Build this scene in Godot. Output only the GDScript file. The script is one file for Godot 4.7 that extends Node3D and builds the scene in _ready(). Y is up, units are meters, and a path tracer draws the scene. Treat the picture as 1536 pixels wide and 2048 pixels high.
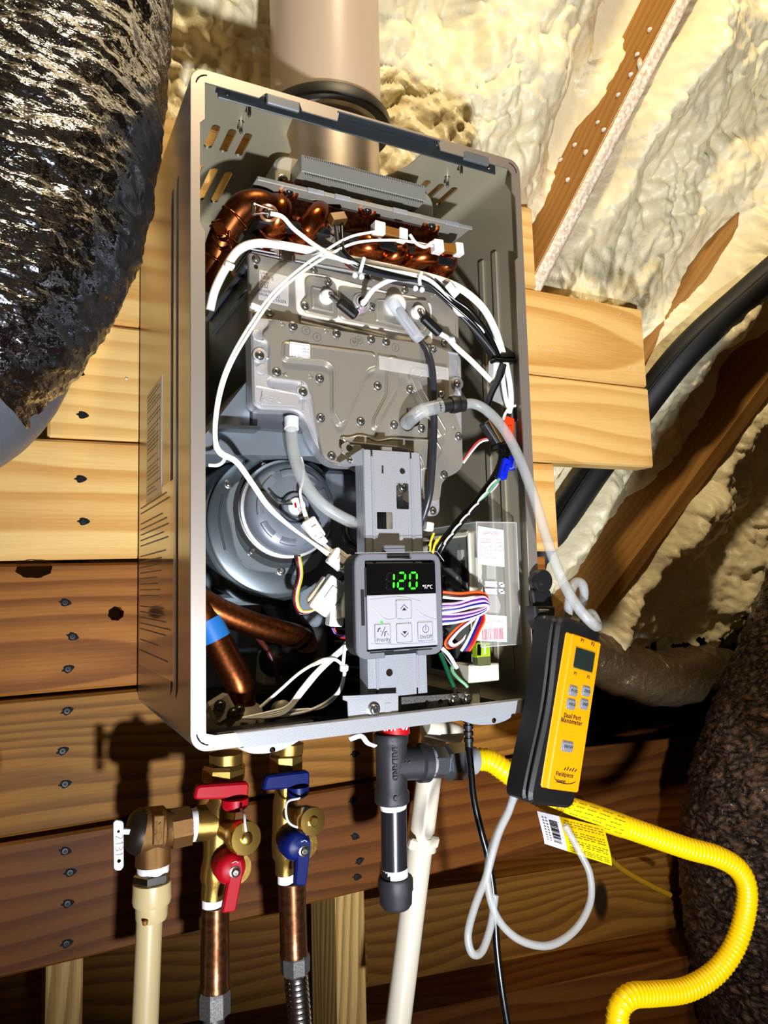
extends Node3D
# Attic corner with an opened tankless water heater on a wall of planks. x right, y up, z out of the wall; the heater's lower left back corner is the origin.

const CAM_POS := Vector3(-0.13092733, 0.13163593, 0.87854711)
const CAM_X := Vector3(0.89164804, -0.02530314, 0.45202159)
const CAM_Y := Vector3(-0.0209574, 0.99505968, 0.09704129)
const CAM_Z := Vector3(-0.4522439, -0.09599987, 0.88671273)
const FOCAL := 1467.531
const HW := 0.356
const HH := 0.586
const HD := 0.271

var M := {}
var rng := RandomNumberGenerator.new()


# ---------- measuring: where the sight line through a point of the picture meets a plane of the place
func ray(u: float, v: float) -> Vector3:
	var q := Vector3((u - 768.0) / FOCAL, (1024.0 - v) / FOCAL, -1.0)
	return CAM_X * 0.0 + Vector3(CAM_X.x * q.x + CAM_Y.x * q.y + CAM_Z.x * q.z, CAM_X.y * q.x + CAM_Y.y * q.y + CAM_Z.y * q.z, CAM_X.z * q.x + CAM_Y.z * q.y + CAM_Z.z * q.z)


func P(u: float, v: float, z: float) -> Vector3:
	var d := ray(u, v)
	return CAM_POS + d * ((z - CAM_POS.z) / d.z)


func PX(u: float, v: float, x: float) -> Vector3:
	var d := ray(u, v)
	return CAM_POS + d * ((x - CAM_POS.x) / d.x)


func P2(u: float, v: float, z: float) -> Vector2:
	var p := P(u, v, z)
	return Vector2(p.x, p.y)


func path(a: Array) -> PackedVector3Array:  # [u, v, z, u, v, z, ...]
	var r := PackedVector3Array()
	for i in range(0, a.size(), 3):
		r.append(P(a[i], a[i + 1], a[i + 2]))
	return r


func poly(a: Array, z: float) -> PackedVector2Array:  # [u, v, u, v, ...] on the plane z
	var r := PackedVector2Array()
	for i in range(0, a.size(), 2):
		r.append(P2(a[i], a[i + 1], z))
	return r


# ---------- mesh builder
class MB:
	var v := PackedVector3Array()
	var n := PackedVector3Array()
	var t := PackedVector2Array()
	var xf := Transform3D()
	var uvs := Vector2(1, 1)

	func pv(p: Vector3, m: Vector3, q: Vector2) -> void:
		v.append(xf * p)
		n.append((xf.basis * m).normalized())
		t.append(q * uvs)

	func uvof(p: Vector3, m: Vector3) -> Vector2:
		var a := m.abs()
		if a.z >= a.x and a.z >= a.y:
			return Vector2(p.x, p.y)
		if a.y >= a.x:
			return Vector2(p.x, p.z)
		return Vector2(p.z, p.y)

	func tri(a: Vector3, b: Vector3, c: Vector3) -> void:  # counter-clockwise seen from outside
		var m := (b - a).cross(c - a)
		if m.length_squared() < 1e-20:
			return
		m = m.normalized()
		pv(a, m, uvof(a, m))
		pv(c, m, uvof(c, m))
		pv(b, m, uvof(b, m))

	func tri_from(a: Vector3, b: Vector3, c: Vector3, centre: Vector3) -> void:
		if (b - a).cross(c - a).dot(a + b + c - 3.0 * centre) >= 0.0:
			tri(a, b, c)
		else:
			tri(a, c, b)

	func quad(a: Vector3, b: Vector3, c: Vector3, d: Vector3) -> void:
		tri(a, b, c)
		tri(a, c, d)

	func quad_from(a: Vector3, b: Vector3, c: Vector3, d: Vector3, centre: Vector3) -> void:
		tri_from(a, b, c, centre)
		tri_from(a, c, d, centre)

	func box(c: Vector3, size: Vector3, bev := 0.0) -> void:
		var h := size * 0.5
		bev = minf(bev, minf(h.x, minf(h.y, h.z)) * 0.95)
		var q := func(s: Vector3, ax: int) -> Vector3:
			var r := Vector3(h.x - bev, h.y - bev, h.z - bev)
			r[ax] = h[ax]
			return c + Vector3(s.x * r.x, s.y * r.y, s.z * r.z)
		for ax in 3:
			var b := (ax + 1) % 3
			var d := (ax + 2) % 3
			for sg in [-1.0, 1.0]:
				var k := []
				for e in [[-1, -1], [1, -1], [1, 1], [-1, 1]]:
					var s := Vector3()
					s[ax] = sg
					s[b] = e[0]
					s[d] = e[1]
					k.append(q.call(s, ax))
				quad_from(k[0], k[1], k[2], k[3], c)
		if bev <= 0.0:
			return
		for ax in 3:
			var b := (ax + 1) % 3
			var d := (ax + 2) % 3
			for e in [[-1, -1], [1, -1], [1, 1], [-1, 1]]:
				var s0 := Vector3()
				s0[b] = e[0]
				s0[d] = e[1]
				var s1 := s0
				s0[ax] = -1
				s1[ax] = 1
				quad_from(q.call(s0, b), q.call(s1, b), q.call(s1, d), q.call(s0, d), c)
		for sx in [-1.0, 1.0]:
			for sy in [-1.0, 1.0]:
				for sz in [-1.0, 1.0]:
					var s := Vector3(sx, sy, sz)
					tri_from(q.call(s, 0), q.call(s, 1), q.call(s, 2), c)

	func hexa(a: Array, b: Array) -> void:  # two quads, near and far, corner by corner
		var c := Vector3()
		for p in a + b:
			c += p / 8.0
		quad_from(a[0], a[1], a[2], a[3], c)
		quad_from(b[0], b[1], b[2], b[3], c)
		for i in 4:
			var j := (i + 1) % 4
			quad_from(a[i], a[j], b[j], b[i], c)

	func patch(rows: Array, wrap_i := false, wrap_j := false, flip := false) -> void:
		# rows of points with smooth normals; outside is di x dj, or the other way with flip
		var ni := rows.size()
		var nj: int = rows[0].size()
		var nr := []
		for i in ni:
			var line := PackedVector3Array()
			line.resize(nj)
			var ia := (i - 1 + ni) % ni if wrap_i else maxi(i - 1, 0)
			var ib := (i + 1) % ni if wrap_i else mini(i + 1, ni - 1)
			var ra: PackedVector3Array = rows[ia]
			var rb: PackedVector3Array = rows[ib]
			var rc: PackedVector3Array = rows[i]
			for j in nj:
				var ja := (j - 1 + nj) % nj if wrap_j else maxi(j - 1, 0)
				var jb := (j + 1) % nj if wrap_j else mini(j + 1, nj - 1)
				var m := (rb[j] - ra[j]).cross(rc[jb] - rc[ja])
				line[j] = (-m if flip else m).normalized()
			nr.append(line)
		for i in (ni if wrap_i else ni - 1):
			var i2 := (i + 1) % ni
			var a: PackedVector3Array = rows[i]
			var b: PackedVector3Array = rows[i2]
			var na: PackedVector3Array = nr[i]
			var nb: PackedVector3Array = nr[i2]
			for j in (nj if wrap_j else nj - 1):
				var j2 := (j + 1) % nj
				var u0 := Vector2(float(i) / ni, float(j) / nj)
				var u1 := Vector2(float(i + 1) / ni, float(j + 1) / nj)
				var idx := [[a[j], na[j], u0], [b[j], nb[j], Vector2(u1.x, u0.y)], [b[j2], nb[j2], u1], [a[j2], na[j2], Vector2(u0.x, u1.y)]]
				var order := [0, 2, 1, 0, 3, 2] if not flip else [0, 1, 2, 0, 2, 3]
				for k in order:
					var e: Array = idx[k]
					pv(e[0], e[1], e[2])

	func fan(ring: PackedVector3Array, m: Vector3) -> void:
		var c := Vector3()
		for p in ring:
			c += p / ring.size()
		for i in ring.size():
			var a := ring[i]
			var b := ring[(i + 1) % ring.size()]
			if (a - c).cross(b - c).dot(m) >= 0.0:
				tri(c, a, b)
			else:
				tri(c, b, a)

	func lathe(at: Vector3, axis: Vector3, prof: Array, seg := 24, phase := 0.0) -> void:
		# prof: [radius, height, radius, height, ...] along axis
		axis = axis.normalized()
		var x := axis.cross(Vector3(0.31, 0.2, 0.93)).normalized() if absf(axis.z) < 0.9 else axis.cross(Vector3(0, 1, 0)).normalized()
		var y := axis.cross(x)
		var k := prof.size() / 2
		var nrm := []
		for i in k - 1:
			var dr: float = prof[i * 2 + 2] - prof[i * 2]
			var dh: float = prof[i * 2 + 3] - prof[i * 2 + 1]
			nrm.append(Vector2(dh, -dr).normalized())
		for i in k - 1:
			var m0: Vector2 = nrm[i]
			var m1: Vector2 = nrm[i]
			if i > 0 and m0.dot(nrm[i - 1]) > 0.75:
				m0 = (m0 + nrm[i - 1]).normalized()
			if i < k - 2 and m1.dot(nrm[i + 1]) > 0.75:
				m1 = (m1 + nrm[i + 1]).normalized()
			for s in seg:
				var q := []
				for e in 2:
					var an := TAU * (s + e) / seg + phase
					var d := x * cos(an) + y * sin(an)
					q.append([at + d * prof[i * 2] + axis * prof[i * 2 + 1], d * m0.x + axis * m0.y])
					q.append([at + d * prof[i * 2 + 2] + axis * prof[i * 2 + 3], d * m1.x + axis * m1.y])
				var ut := [Vector2(float(s) / seg, prof[i * 2 + 1]), Vector2(float(s) / seg, prof[i * 2 + 3]), Vector2(float(s + 1) / seg, prof[i * 2 + 1]), Vector2(float(s + 1) / seg, prof[i * 2 + 3])]
				for w in [0, 1, 2, 2, 1, 3]:
					pv(q[w][0], q[w][1], ut[w])

	func tube(pts: PackedVector3Array, rad, seg := 10, caps := true, flat := 1.0) -> void:
		# rad: a number, or an array of one radius per point
		var k := pts.size()
		if k < 2:
			return
		var rows := []
		var tan := PackedVector3Array()
		for i in k:
			tan.append((pts[mini(i + 1, k - 1)] - pts[maxi(i - 1, 0)]).normalized())
		var up := Vector3(0, 0, 1) if absf(tan[0].z) < 0.9 else Vector3(0, 1, 0)
		var x := (up - tan[0] * up.dot(tan[0])).normalized()
		for i in k:
			x = (x - tan[i] * x.dot(tan[i])).normalized()
			var y := tan[i].cross(x)
			var r: float = rad[i] if rad is Array or rad is PackedFloat32Array else rad
			var row := PackedVector3Array()
			for s in seg:
				var a := TAU * s / seg
				row.append(pts[i] + x * cos(a) * r * flat + y * sin(a) * r)
			rows.append(row)
		patch(rows, false, true, true)
		if caps:
			fan(rows[0], -tan[0])
			fan(rows[k - 1], tan[k - 1])

	func inset(pl: PackedVector2Array, d: float) -> PackedVector2Array:
		var r := PackedVector2Array()
		var k := pl.size()
		for i in k:
			var a := (pl[i] - pl[(i - 1 + k) % k]).normalized()
			var b := (pl[(i + 1) % k] - pl[i]).normalized()
			var na := Vector2(-a.y, a.x)
			var nb := Vector2(-b.y, b.x)
			var m := (na + nb)
			var l := m.length()
			m = m / l if l > 1e-6 else na
			r.append(pl[i] + m * d / maxf(0.5, m.dot(na)))
		return r

	func plate(outline: PackedVector2Array, z0: float, z1: float, holes := [], bev := 0.0, back := true) -> void:
		# a flat piece in x and y from z0 (behind) to z1 (front); holes are polygons
		var o := outline.duplicate()
		if Geometry2D.is_polygon_clockwise(o):
			o.reverse()
		# is_polygon_clockwise works with y down: make it counter-clockwise with y up
		var area := 0.0
		for i in o.size():
			area += o[i].cross(o[(i + 1) % o.size()])
		if area < 0.0:
			o.reverse()
		var top := inset(o, bev) if bev > 0.0 else o
		_face(top, holes, z1, 1.0)
		if back:
			_face(o, holes, z0, -1.0)
		_wall(o, z0, o, z1 - bev)
		if bev > 0.0:
			_wall(o, z1 - bev, top, z1)
		for h in holes:
			var hh: PackedVector2Array = h.duplicate()
			var ar := 0.0
			for i in hh.size():
				ar += hh[i].cross(hh[(i + 1) % hh.size()])
			if ar > 0.0:
				hh.reverse()
			_wall(hh, z0, hh, z1)

	func _wall(a: PackedVector2Array, za: float, b: PackedVector2Array, zb: float) -> void:
		var k := a.size()
		for i in k:
			var j := (i + 1) % k
			quad(Vector3(a[i].x, a[i].y, za), Vector3(a[j].x, a[j].y, za), Vector3(b[j].x, b[j].y, zb), Vector3(b[i].x, b[i].y, zb))

	func _face(o: PackedVector2Array, holes: Array, z: float, sg: float) -> void:
		var pieces := [o]
		if holes.size():
			# cut into strips through the middle of every hole, so that no piece has a hole left
			var xs := [-1e3]
			for h in holes:
				var c := 0.0
				for p in h:
					c += p.x / h.size()
				xs.append(c + 1.3e-6 * xs.size())
			xs.append(1e3)
			xs.sort()
			pieces = []
			for i in xs.size() - 1:
				var strip := PackedVector2Array([Vector2(xs[i], -1e3), Vector2(xs[i + 1], -1e3), Vector2(xs[i + 1], 1e3), Vector2(xs[i], 1e3)])
				var part: Array = []
				for q in Geometry2D.intersect_polygons(_up(o), _up(strip)):
					part.append(q)
				for h in holes:
					var next: Array = []
					for q in part:
						for r in Geometry2D.clip_polygons(q, _up(h)):
							next.append(r)
					part = next
				pieces.append_array(part)
			for i in pieces.size():
				var q: PackedVector2Array = pieces[i]
				for k in q.size():
					q[k] = q[k] / 1000.0
				pieces[i] = q
		for m in pieces:
			var idx := Geometry2D.triangulate_polygon(m)
			if idx.is_empty() and m.size() > 3:
				push_warning("a face could not be cut into triangles")
			for i in range(0, idx.size(), 3):
				var a := Vector3(m[idx[i]].x, m[idx[i]].y, z)
				var b := Vector3(m[idx[i + 1]].x, m[idx[i + 1]].y, z)
				var c := Vector3(m[idx[i + 2]].x, m[idx[i + 2]].y, z)
				if (b - a).cross(c - a).z * sg >= 0.0:
					tri(a, b, c)
				else:
					tri(a, c, b)

	func _up(pl: PackedVector2Array) -> PackedVector2Array:
		var r := PackedVector2Array()
		for p in pl:
			r.append(p * 1000.0)
		return r

	func mesh() -> ArrayMesh:
		var arr := []
		arr.resize(Mesh.ARRAY_MAX)
		arr[Mesh.ARRAY_VERTEX] = v
		arr[Mesh.ARRAY_NORMAL] = n
		arr[Mesh.ARRAY_TEX_UV] = t
		var m := ArrayMesh.new()
		m.add_surface_from_arrays(Mesh.PRIMITIVE_TRIANGLES, arr)
		return m


# ---------- curves
func smooth(p: PackedVector3Array, per := 6) -> PackedVector3Array:
	var r := PackedVector3Array()
	var k := p.size()
	if k < 3:
		for i in per + 1:
			r.append(p[0].lerp(p[k - 1], float(i) / per))
		return r
	for i in k - 1:
		var a := p[i - 1] if i > 0 else p[0] * 2.0 - p[1]
		var d := p[i + 2] if i + 2 < k else p[k - 1] * 2.0 - p[k - 2]
		for s in per:
			r.append(p[i].cubic_interpolate(p[i + 1], a, d, float(s) / per))
	r.append(p[k - 1])
	return r


func even(p: PackedVector3Array, step: float) -> PackedVector3Array:
	var r := PackedVector3Array([p[0]])
	var left := step
	for i in p.size() - 1:
		var a := p[i]
		var l := a.distance_to(p[i + 1])
		while l >= left:
			a = a.move_toward(p[i + 1], left)
			l -= left
			r.append(a)
			left = step
		left -= l
	return r


func round_corners(p: PackedVector2Array, r: float, k := 4) -> PackedVector2Array:
	var o := PackedVector2Array()
	var c := p.size()
	for i in c:
		var a := p[(i - 1 + c) % c] - p[i]
		var b := p[(i + 1) % c] - p[i]
		var d := minf(r, minf(a.length(), b.length()) * 0.48)
		var s := p[i] + a.normalized() * d
		var e := p[i] + b.normalized() * d
		for j in k + 1:
			var t := float(j) / k
			o.append(s.lerp(p[i], t).lerp(p[i].lerp(e, t), t))
	return o


func rect(x0: float, y0: float, x1: float, y1: float) -> PackedVector2Array:
	return PackedVector2Array([Vector2(x0, y0), Vector2(x1, y0), Vector2(x1, y1), Vector2(x0, y1)])


func rrect(x0: float, y0: float, x1: float, y1: float, r: float, k := 5) -> PackedVector2Array:
	var o := PackedVector2Array()
	for e in [[x1 - r, y1 - r, 0], [x0 + r, y1 - r, 1], [x0 + r, y0 + r, 2], [x1 - r, y0 + r, 3]]:
		for i in k + 1:
			var a: float = PI * 0.5 * (e[2] + float(i) / k)
			o.append(Vector2(e[0] + cos(a) * r, e[1] + sin(a) * r))
	return o


func circle(c: Vector2, r: float, k := 16) -> PackedVector2Array:
	var o := PackedVector2Array()
	for i in k:
		o.append(c + Vector2.from_angle(TAU * i / k) * r)
	return o


func slot(a: Vector2, b: Vector2, r: float, k := 6) -> PackedVector2Array:
	var o := PackedVector2Array()
	var an := (b - a).angle()
	for i in k + 1:
		o.append(b + Vector2.from_angle(an - PI / 2 + PI * i / k) * r)
	for i in k + 1:
		o.append(a + Vector2.from_angle(an + PI / 2 + PI * i / k) * r)
	return o


# ---------- nodes
func thing(called: String, label: String, category: String, at := Vector3.ZERO, group := "") -> Node3D:
	var o := Node3D.new()
	o.name = called
	add_child(o, true)
	o.position = at
	o.set_meta("label", label)
	o.set_meta("category", category)
	if group:
		o.set_meta("group", group)
	return o


func struct(called: String) -> Node3D:
	var o := Node3D.new()
	o.name = called
	add_child(o, true)
	o.set_meta("kind", "structure")
	return o


func origin_of(n: Node) -> Vector3:
	var p := Vector3.ZERO
	while n != self and n is Node3D:
		p += n.position
		n = n.get_parent()
	return p


func put(called: String, mesh: Mesh, mat: Material, parent: Node = self, stuff := false) -> MeshInstance3D:  # the mesh is in the place's own coordinates
	var o := MeshInstance3D.new()
	o.name = called
	o.mesh = mesh
	o.material_override = mat
	parent.add_child(o, true)
	o.position = -origin_of(parent)
	if stuff:
		o.set_meta("kind", "stuff")
	return o


func put_at(called: String, mesh: Mesh, mat: Material, parent: Node, xf: Transform3D) -> MeshInstance3D:  # the mesh is in its own coordinates
	var o := MeshInstance3D.new()
	o.name = called
	o.mesh = mesh
	o.material_override = mat
	parent.add_child(o, true)
	o.transform = Transform3D(xf.basis, xf.origin - origin_of(parent))
	return o


func hose(called: String, pts: PackedVector3Array, r: float, mat: Material, parent: Node, seg := 8, per := 6) -> MeshInstance3D:
	var b := MB.new()
	b.tube(smooth(pts, per), r, seg)
	return put(called, b.mesh(), mat, parent)


func facing(axis: Vector3, up := Vector3.UP) -> Basis:  # a basis whose z is axis
	var z := axis.normalized()
	var x := up.cross(z).normalized() if absf(up.dot(z)) < 0.98 else Vector3.RIGHT.cross(z).normalized()
	return Basis(x, z.cross(x), z)


func text(called: String, s: String, height: float, mat: Material, parent: Node, at: Vector3, basis := Basis(), font := "Droid Sans", depth := 0.0002, align := HORIZONTAL_ALIGNMENT_CENTER, weight := 400, max_w := 0.0) -> MeshInstance3D:
	var tm := TextMesh.new()
	tm.text = s
	var f := SystemFont.new()
	f.font_names = PackedStringArray([font])
	f.font_weight = weight
	tm.font = f
	tm.font_size = 32
	tm.pixel_size = height / 23.0
	tm.depth = depth
	tm.curve_step = 2.0
	tm.horizontal_alignment = align
	tm.vertical_alignment = VERTICAL_ALIGNMENT_CENTER
	if max_w > 0.0 and tm.get_aabb().size.x > max_w:
		tm.pixel_size *= max_w / tm.get_aabb().size.x
	return put_at(called, tm, mat, parent, Transform3D(basis, at))


# ---------- materials
func mat(called: String, c: Color, rough := 0.5, metal := 0.0, spec := 0.5) -> StandardMaterial3D:
	var m := StandardMaterial3D.new()
	m.resource_name = called
	m.albedo_color = c
	m.roughness = rough
	m.metallic = metal
	m.metallic_specular = spec
	M[called] = m
	return m


func noise(seed_: int, freq: float, type := FastNoiseLite.TYPE_SIMPLEX_SMOOTH, oct := 3) -> FastNoiseLite:
	var f := FastNoiseLite.new()
	f.seed = seed_
	f.frequency = freq
	f.noise_type = type
	f.fractal_octaves = oct
	if oct <= 1:
		f.fractal_type = FastNoiseLite.FRACTAL_NONE
	return f


func noise_tex(f: FastNoiseLite, size: int, a: Color, b: Color, mid := 0.5, width := 0.5) -> NoiseTexture2D:
	var t := NoiseTexture2D.new()
	t.width = size
	t.height = size
	t.seamless = true
	t.noise = f
	var g := Gradient.new()
	g.offsets = PackedFloat32Array([clampf(mid - width, 0, 1), clampf(mid + width, 0, 1)])
	g.colors = PackedColorArray([a, b])
	t.color_ramp = g
	return t


func bump_tex(f: FastNoiseLite, size: int, strength: float) -> NoiseTexture2D:
	var t := NoiseTexture2D.new()
	t.width = size
	t.height = size
	t.seamless = true
	t.noise = f
	t.as_normal_map = true
	t.bump_strength = strength
	return t


func world_map(m: StandardMaterial3D, per_metre: float) -> void:
	m.uv1_triplanar = true
	m.uv1_world_triplanar = true
	m.uv1_scale = Vector3.ONE * per_metre


func speckle(called: String, a: Color, b: Color, rough: float, metal: float, per_metre: float, seed_ := 1, freq := 0.05, bump := 0.0) -> StandardMaterial3D:
	var m := mat(called, Color.WHITE, rough, metal)
	m.albedo_texture = noise_tex(noise(seed_, freq, FastNoiseLite.TYPE_SIMPLEX, 3), 256, a, b, 0.5, 0.28)
	if bump > 0.0:
		m.normal_enabled = true
		m.normal_texture = bump_tex(noise(seed_ + 9, freq, FastNoiseLite.TYPE_SIMPLEX, 3), 256, 4.0)
		m.normal_scale = bump
	world_map(m, per_metre)
	return m


func wood(called: String, seed_: int, light: Color, dark: Color, centre: float, rings: float, bow: float, knots := [], rough := 0.62, w := 1024, h := 256) -> StandardMaterial3D:
	var im := Image.create(w, h, false, Image.FORMAT_RGB8)
	var low := noise(seed_, 0.9, FastNoiseLite.TYPE_SIMPLEX_SMOOTH, 2)
	var streak := noise(seed_ + 1, 1.0, FastNoiseLite.TYPE_SIMPLEX, 2)
	for y in h:
		var fy := float(y) / h
		for x in w:
			var fx := float(x) / w * 4.0
			var dy := fy - centre
			var dx := (fx - 1.7) * bow
			var t := sqrt(dy * dy + dx * dx + 0.002) + 0.16 * low.get_noise_2d(fx * 0.55, fy * 0.9)
			var kn := 0.0
			for k in knots:
				var d2: float = pow((fx - k[0]) / 0.3, 2.0) + pow((fy - k[1]) / 0.16, 2.0)
				t += 0.24 * exp(-d2 * 0.6) * signf(k[1] - 0.5 + 0.001)
				var near: float = pow((fx - k[0]) / k[2], 2.0) + pow((fy - k[1]) / k[2] / 1.0 * 0.28, 2.0)
				kn = maxf(kn, clampf(1.6 - near * 1.2, 0.0, 1.0))
			var f := fposmod(t * rings, 1.0)
			var late := smoothstep(0.25, 0.86, f) * (1.0 - smoothstep(0.9, 1.0, f))
			late = late * 0.75 + 0.25 * (0.5 + 0.5 * low.get_noise_2d(fx * 0.4 + 9.0, fy * 2.2))
			var s := streak.get_noise_2d(fx * 2.6, fy * 46.0) * 0.5 + 0.25 * streak.get_noise_2d(fx * 22.0, fy * 90.0)
			var c := light.lerp(dark, clampf(late + s * 0.34, 0.0, 1.0))
			c = c.lerp(dark.darkened(0.62), kn)
			im.set_pixel(x, y, c)
	im.generate_mipmaps()
	var m := mat(called, Color.WHITE, rough, 0.0, 0.3)
	m.albedo_texture = ImageTexture.create_from_image(im)
	m.normal_enabled = true
	m.normal_texture = bump_tex(noise(seed_ + 5, 0.02, FastNoiseLite.TYPE_SIMPLEX, 3), 256, 2.0)
	m.normal_scale = 0.15
	return m


func clear(called: String, c: Color, a: float, rough := 0.1) -> StandardMaterial3D:
	var m := mat(called, Color(c.r, c.g, c.b, a), rough)
	m.transparency = BaseMaterial3D.TRANSPARENCY_ALPHA
	return m


func glow(called: String, c: Color, e: float) -> StandardMaterial3D:
	var m := mat(called, c * 0.3, 0.5)
	m.emission_enabled = true
	m.emission = c
	m.emission_energy_multiplier = e
	return m


func make_materials() -> void:
	# foam
	var foam := mat("foam", Color(0.93, 0.9, 0.77), 0.42)
	foam.albedo_texture = noise_tex(noise(3, 0.012, FastNoiseLite.TYPE_SIMPLEX_SMOOTH, 4), 512, Color(0.975, 0.955, 0.90), Color(1.0, 0.99, 0.965), 0.5, 0.3)
	foam.normal_enabled = true
	foam.normal_texture = bump_tex(noise(5, 0.03, FastNoiseLite.TYPE_SIMPLEX_SMOOTH, 4), 512, 6.0)
	foam.normal_scale = 0.45
	world_map(foam, 6.0)
	# wood
	wood("pine_cathedral", 11, Color(0.91, 0.76, 0.48), Color(0.79, 0.58, 0.30), 0.45, 5.0, 0.16, [], 0.5)
	wood("pine_straight", 12, Color(0.90, 0.76, 0.49), Color(0.82, 0.65, 0.38), 1.25, 7.0, 0.03, [], 0.5)
	wood("pine_wavy", 13, Color(0.90, 0.75, 0.47), Color(0.81, 0.63, 0.35), -0.2, 6.0, 0.10, [], 0.5)
	wood("fir_rough", 14, Color(0.62, 0.40, 0.16), Color(0.44, 0.25, 0.07), 0.2, 6.0, 0.14, [], 0.6)
	wood("fir_streaked", 15, Color(0.55, 0.38, 0.14), Color(0.40, 0.25, 0.07), 1.4, 9.0, 0.05, [[1.5, 0.55, 0.05]], 0.6)
	wood("fir_brown", 16, Color(0.42, 0.25, 0.08), Color(0.31, 0.16, 0.035), -0.4, 7.0, 0.06, [], 0.6)
	wood("stud", 17, Color(0.74, 0.62, 0.38), Color(0.52, 0.40, 0.21), 2.2, 10.0, 0.02, [], 0.6)
	mat("end_grain", Color(0.66, 0.47, 0.26), 0.8)
	mat("hole_dark", Color(0.02, 0.015, 0.01), 0.9)  # near-black, stands in for the shade inside holes and cuts
	mat("rafter_wood", Color(0.74, 0.66, 0.58), 0.7, 0.0, 0.2)
	M.rafter_wood.albedo_texture = M.pine_straight.albedo_texture
	M.rafter_wood.uv1_scale = Vector3(1, 4, 1)
	speckle("sprayed_wood", Color(0.80, 0.71, 0.60), Color(0.97, 0.94, 0.88), 0.7, 0.0, 14.0, 31, 0.03, 0.8)
	# metals
	var paint := speckle("champagne_paint", Color(0.78, 0.74, 0.70), Color(0.84, 0.80, 0.76), 0.4, 0.85, 60.0, 41, 0.2)
	paint.roughness = 0.4
	var gloss := speckle("side_paint", Color(0.62, 0.61, 0.60), Color(0.66, 0.65, 0.64), 0.27, 0.85, 60.0, 41, 0.2)
	gloss.roughness = 0.27
	mat("inner_paint", Color(0.66, 0.63, 0.54), 0.38, 0.35)
	speckle("galvanised", Color(0.65, 0.67, 0.70), Color(0.74, 0.76, 0.78), 0.36, 0.5, 40.0, 42, 0.08)
	speckle("zinc_plate", Color(0.64, 0.62, 0.57), Color(0.78, 0.76, 0.71), 0.30, 0.65, 45.0, 43, 0.12)
	speckle("cast_aluminium", Color(0.76, 0.76, 0.77), Color(0.83, 0.83, 0.84), 0.42, 0.75, 60.0, 44, 0.15, 0.3)
	mat("bright_steel", Color(0.82, 0.82, 0.81), 0.2, 1.0)
	mat("screw_steel", Color(0.75, 0.75, 0.73), 0.25, 1.0)
	mat("dark_steel", Color(0.12, 0.12, 0.125), 0.45, 0.6)
	mat("stainless", Color(0.86, 0.82, 0.77), 0.36, 1.0)
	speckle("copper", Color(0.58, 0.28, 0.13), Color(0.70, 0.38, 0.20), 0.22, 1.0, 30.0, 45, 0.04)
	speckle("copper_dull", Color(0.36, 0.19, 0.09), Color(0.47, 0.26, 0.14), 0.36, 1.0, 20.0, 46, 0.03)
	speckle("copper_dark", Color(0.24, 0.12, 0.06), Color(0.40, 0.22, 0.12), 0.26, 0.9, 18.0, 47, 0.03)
	speckle("copper_pipe_brown", Color(0.33, 0.20, 0.12), Color(0.45, 0.29, 0.18), 0.3, 0.85, 15.0, 48, 0.03)
	speckle("brass", Color(0.58, 0.46, 0.22), Color(0.70, 0.57, 0.30), 0.3, 0.9, 60.0, 49, 0.1, 0.4)
	speckle("bronze", Color(0.50, 0.36, 0.21), Color(0.63, 0.48, 0.29), 0.42, 0.85, 80.0, 50, 0.15, 0.9)
	mat("brass_bright", Color(0.84, 0.70, 0.36), 0.28, 1.0)
	speckle("black_iron", Color(0.22, 0.22, 0.235), Color(0.31, 0.31, 0.33), 0.42, 0.6, 80.0, 51, 0.12, 0.8)
	mat("steel_pipe", Color(0.24, 0.24, 0.26), 0.26, 0.7)
	# plastics
	mat("white_plastic", Color(0.90, 0.90, 0.88), 0.4)
	mat("white_wire", Color(0.93, 0.93, 0.92), 0.35)
	mat("cream_plastic", Color(0.80, 0.78, 0.70), 0.45)
	mat("vent_plastic", Color(0.72, 0.64, 0.55), 0.32)
	mat("black_rubber", Color(0.045, 0.045, 0.05), 0.5)
	mat("pipe_foam", Color(0.03, 0.03, 0.032), 0.62)
	mat("black_matte", Color(0.012, 0.012, 0.013), 0.75)
	mat("black_wire", Color(0.02, 0.02, 0.022), 0.28)
	mat("grey_wire", Color(0.16, 0.17, 0.19), 0.35)
	mat("panel_grey", Color(0.40, 0.41, 0.44), 0.45)
	mat("panel_silver", Color(0.72, 0.73, 0.76), 0.32, 0.3)
	mat("panel_black", Color(0.02, 0.022, 0.03), 0.2)
	mat("ink", Color(0.02, 0.02, 0.022), 0.6)
	mat("ink_grey", Color(0.28, 0.28, 0.29), 0.6)
	mat("ink_red", Color(0.55, 0.08, 0.10), 0.6)
	mat("ink_plum", Color(0.25, 0.07, 0.16), 0.6)
	mat("ink_white", Color(0.9, 0.9, 0.9), 0.6)
	mat("paper", Color(0.92, 0.92, 0.95), 0.55)
	mat("label_silver", Color(0.78, 0.76, 0.74), 0.4, 0.2)
	mat("ceramic", Color(0.93, 0.93, 0.92), 0.25)
	mat("red_handle", Color(0.62, 0.02, 0.09), 0.42, 0.0, 0.3)
	mat("blue_handle", Color(0.03, 0.08, 0.32), 0.42, 0.0, 0.3)
	mat("yellow_coat", Color(0.92, 0.76, 0.02), 0.3)
	mat("yellow_case", Color(0.90, 0.56, 0.0), 0.42)
	mat("label_yellow", Color(0.90, 0.76, 0.05), 0.3)
	mat("grey_button", Color(0.45, 0.46, 0.48), 0.5)
	mat("pvc", Color(0.84, 0.81, 0.73), 0.35)
	mat("cpvc", Color(0.76, 0.69, 0.50), 0.38)
	mat("tape_white", Color(0.93, 0.93, 0.93), 0.5)
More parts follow.
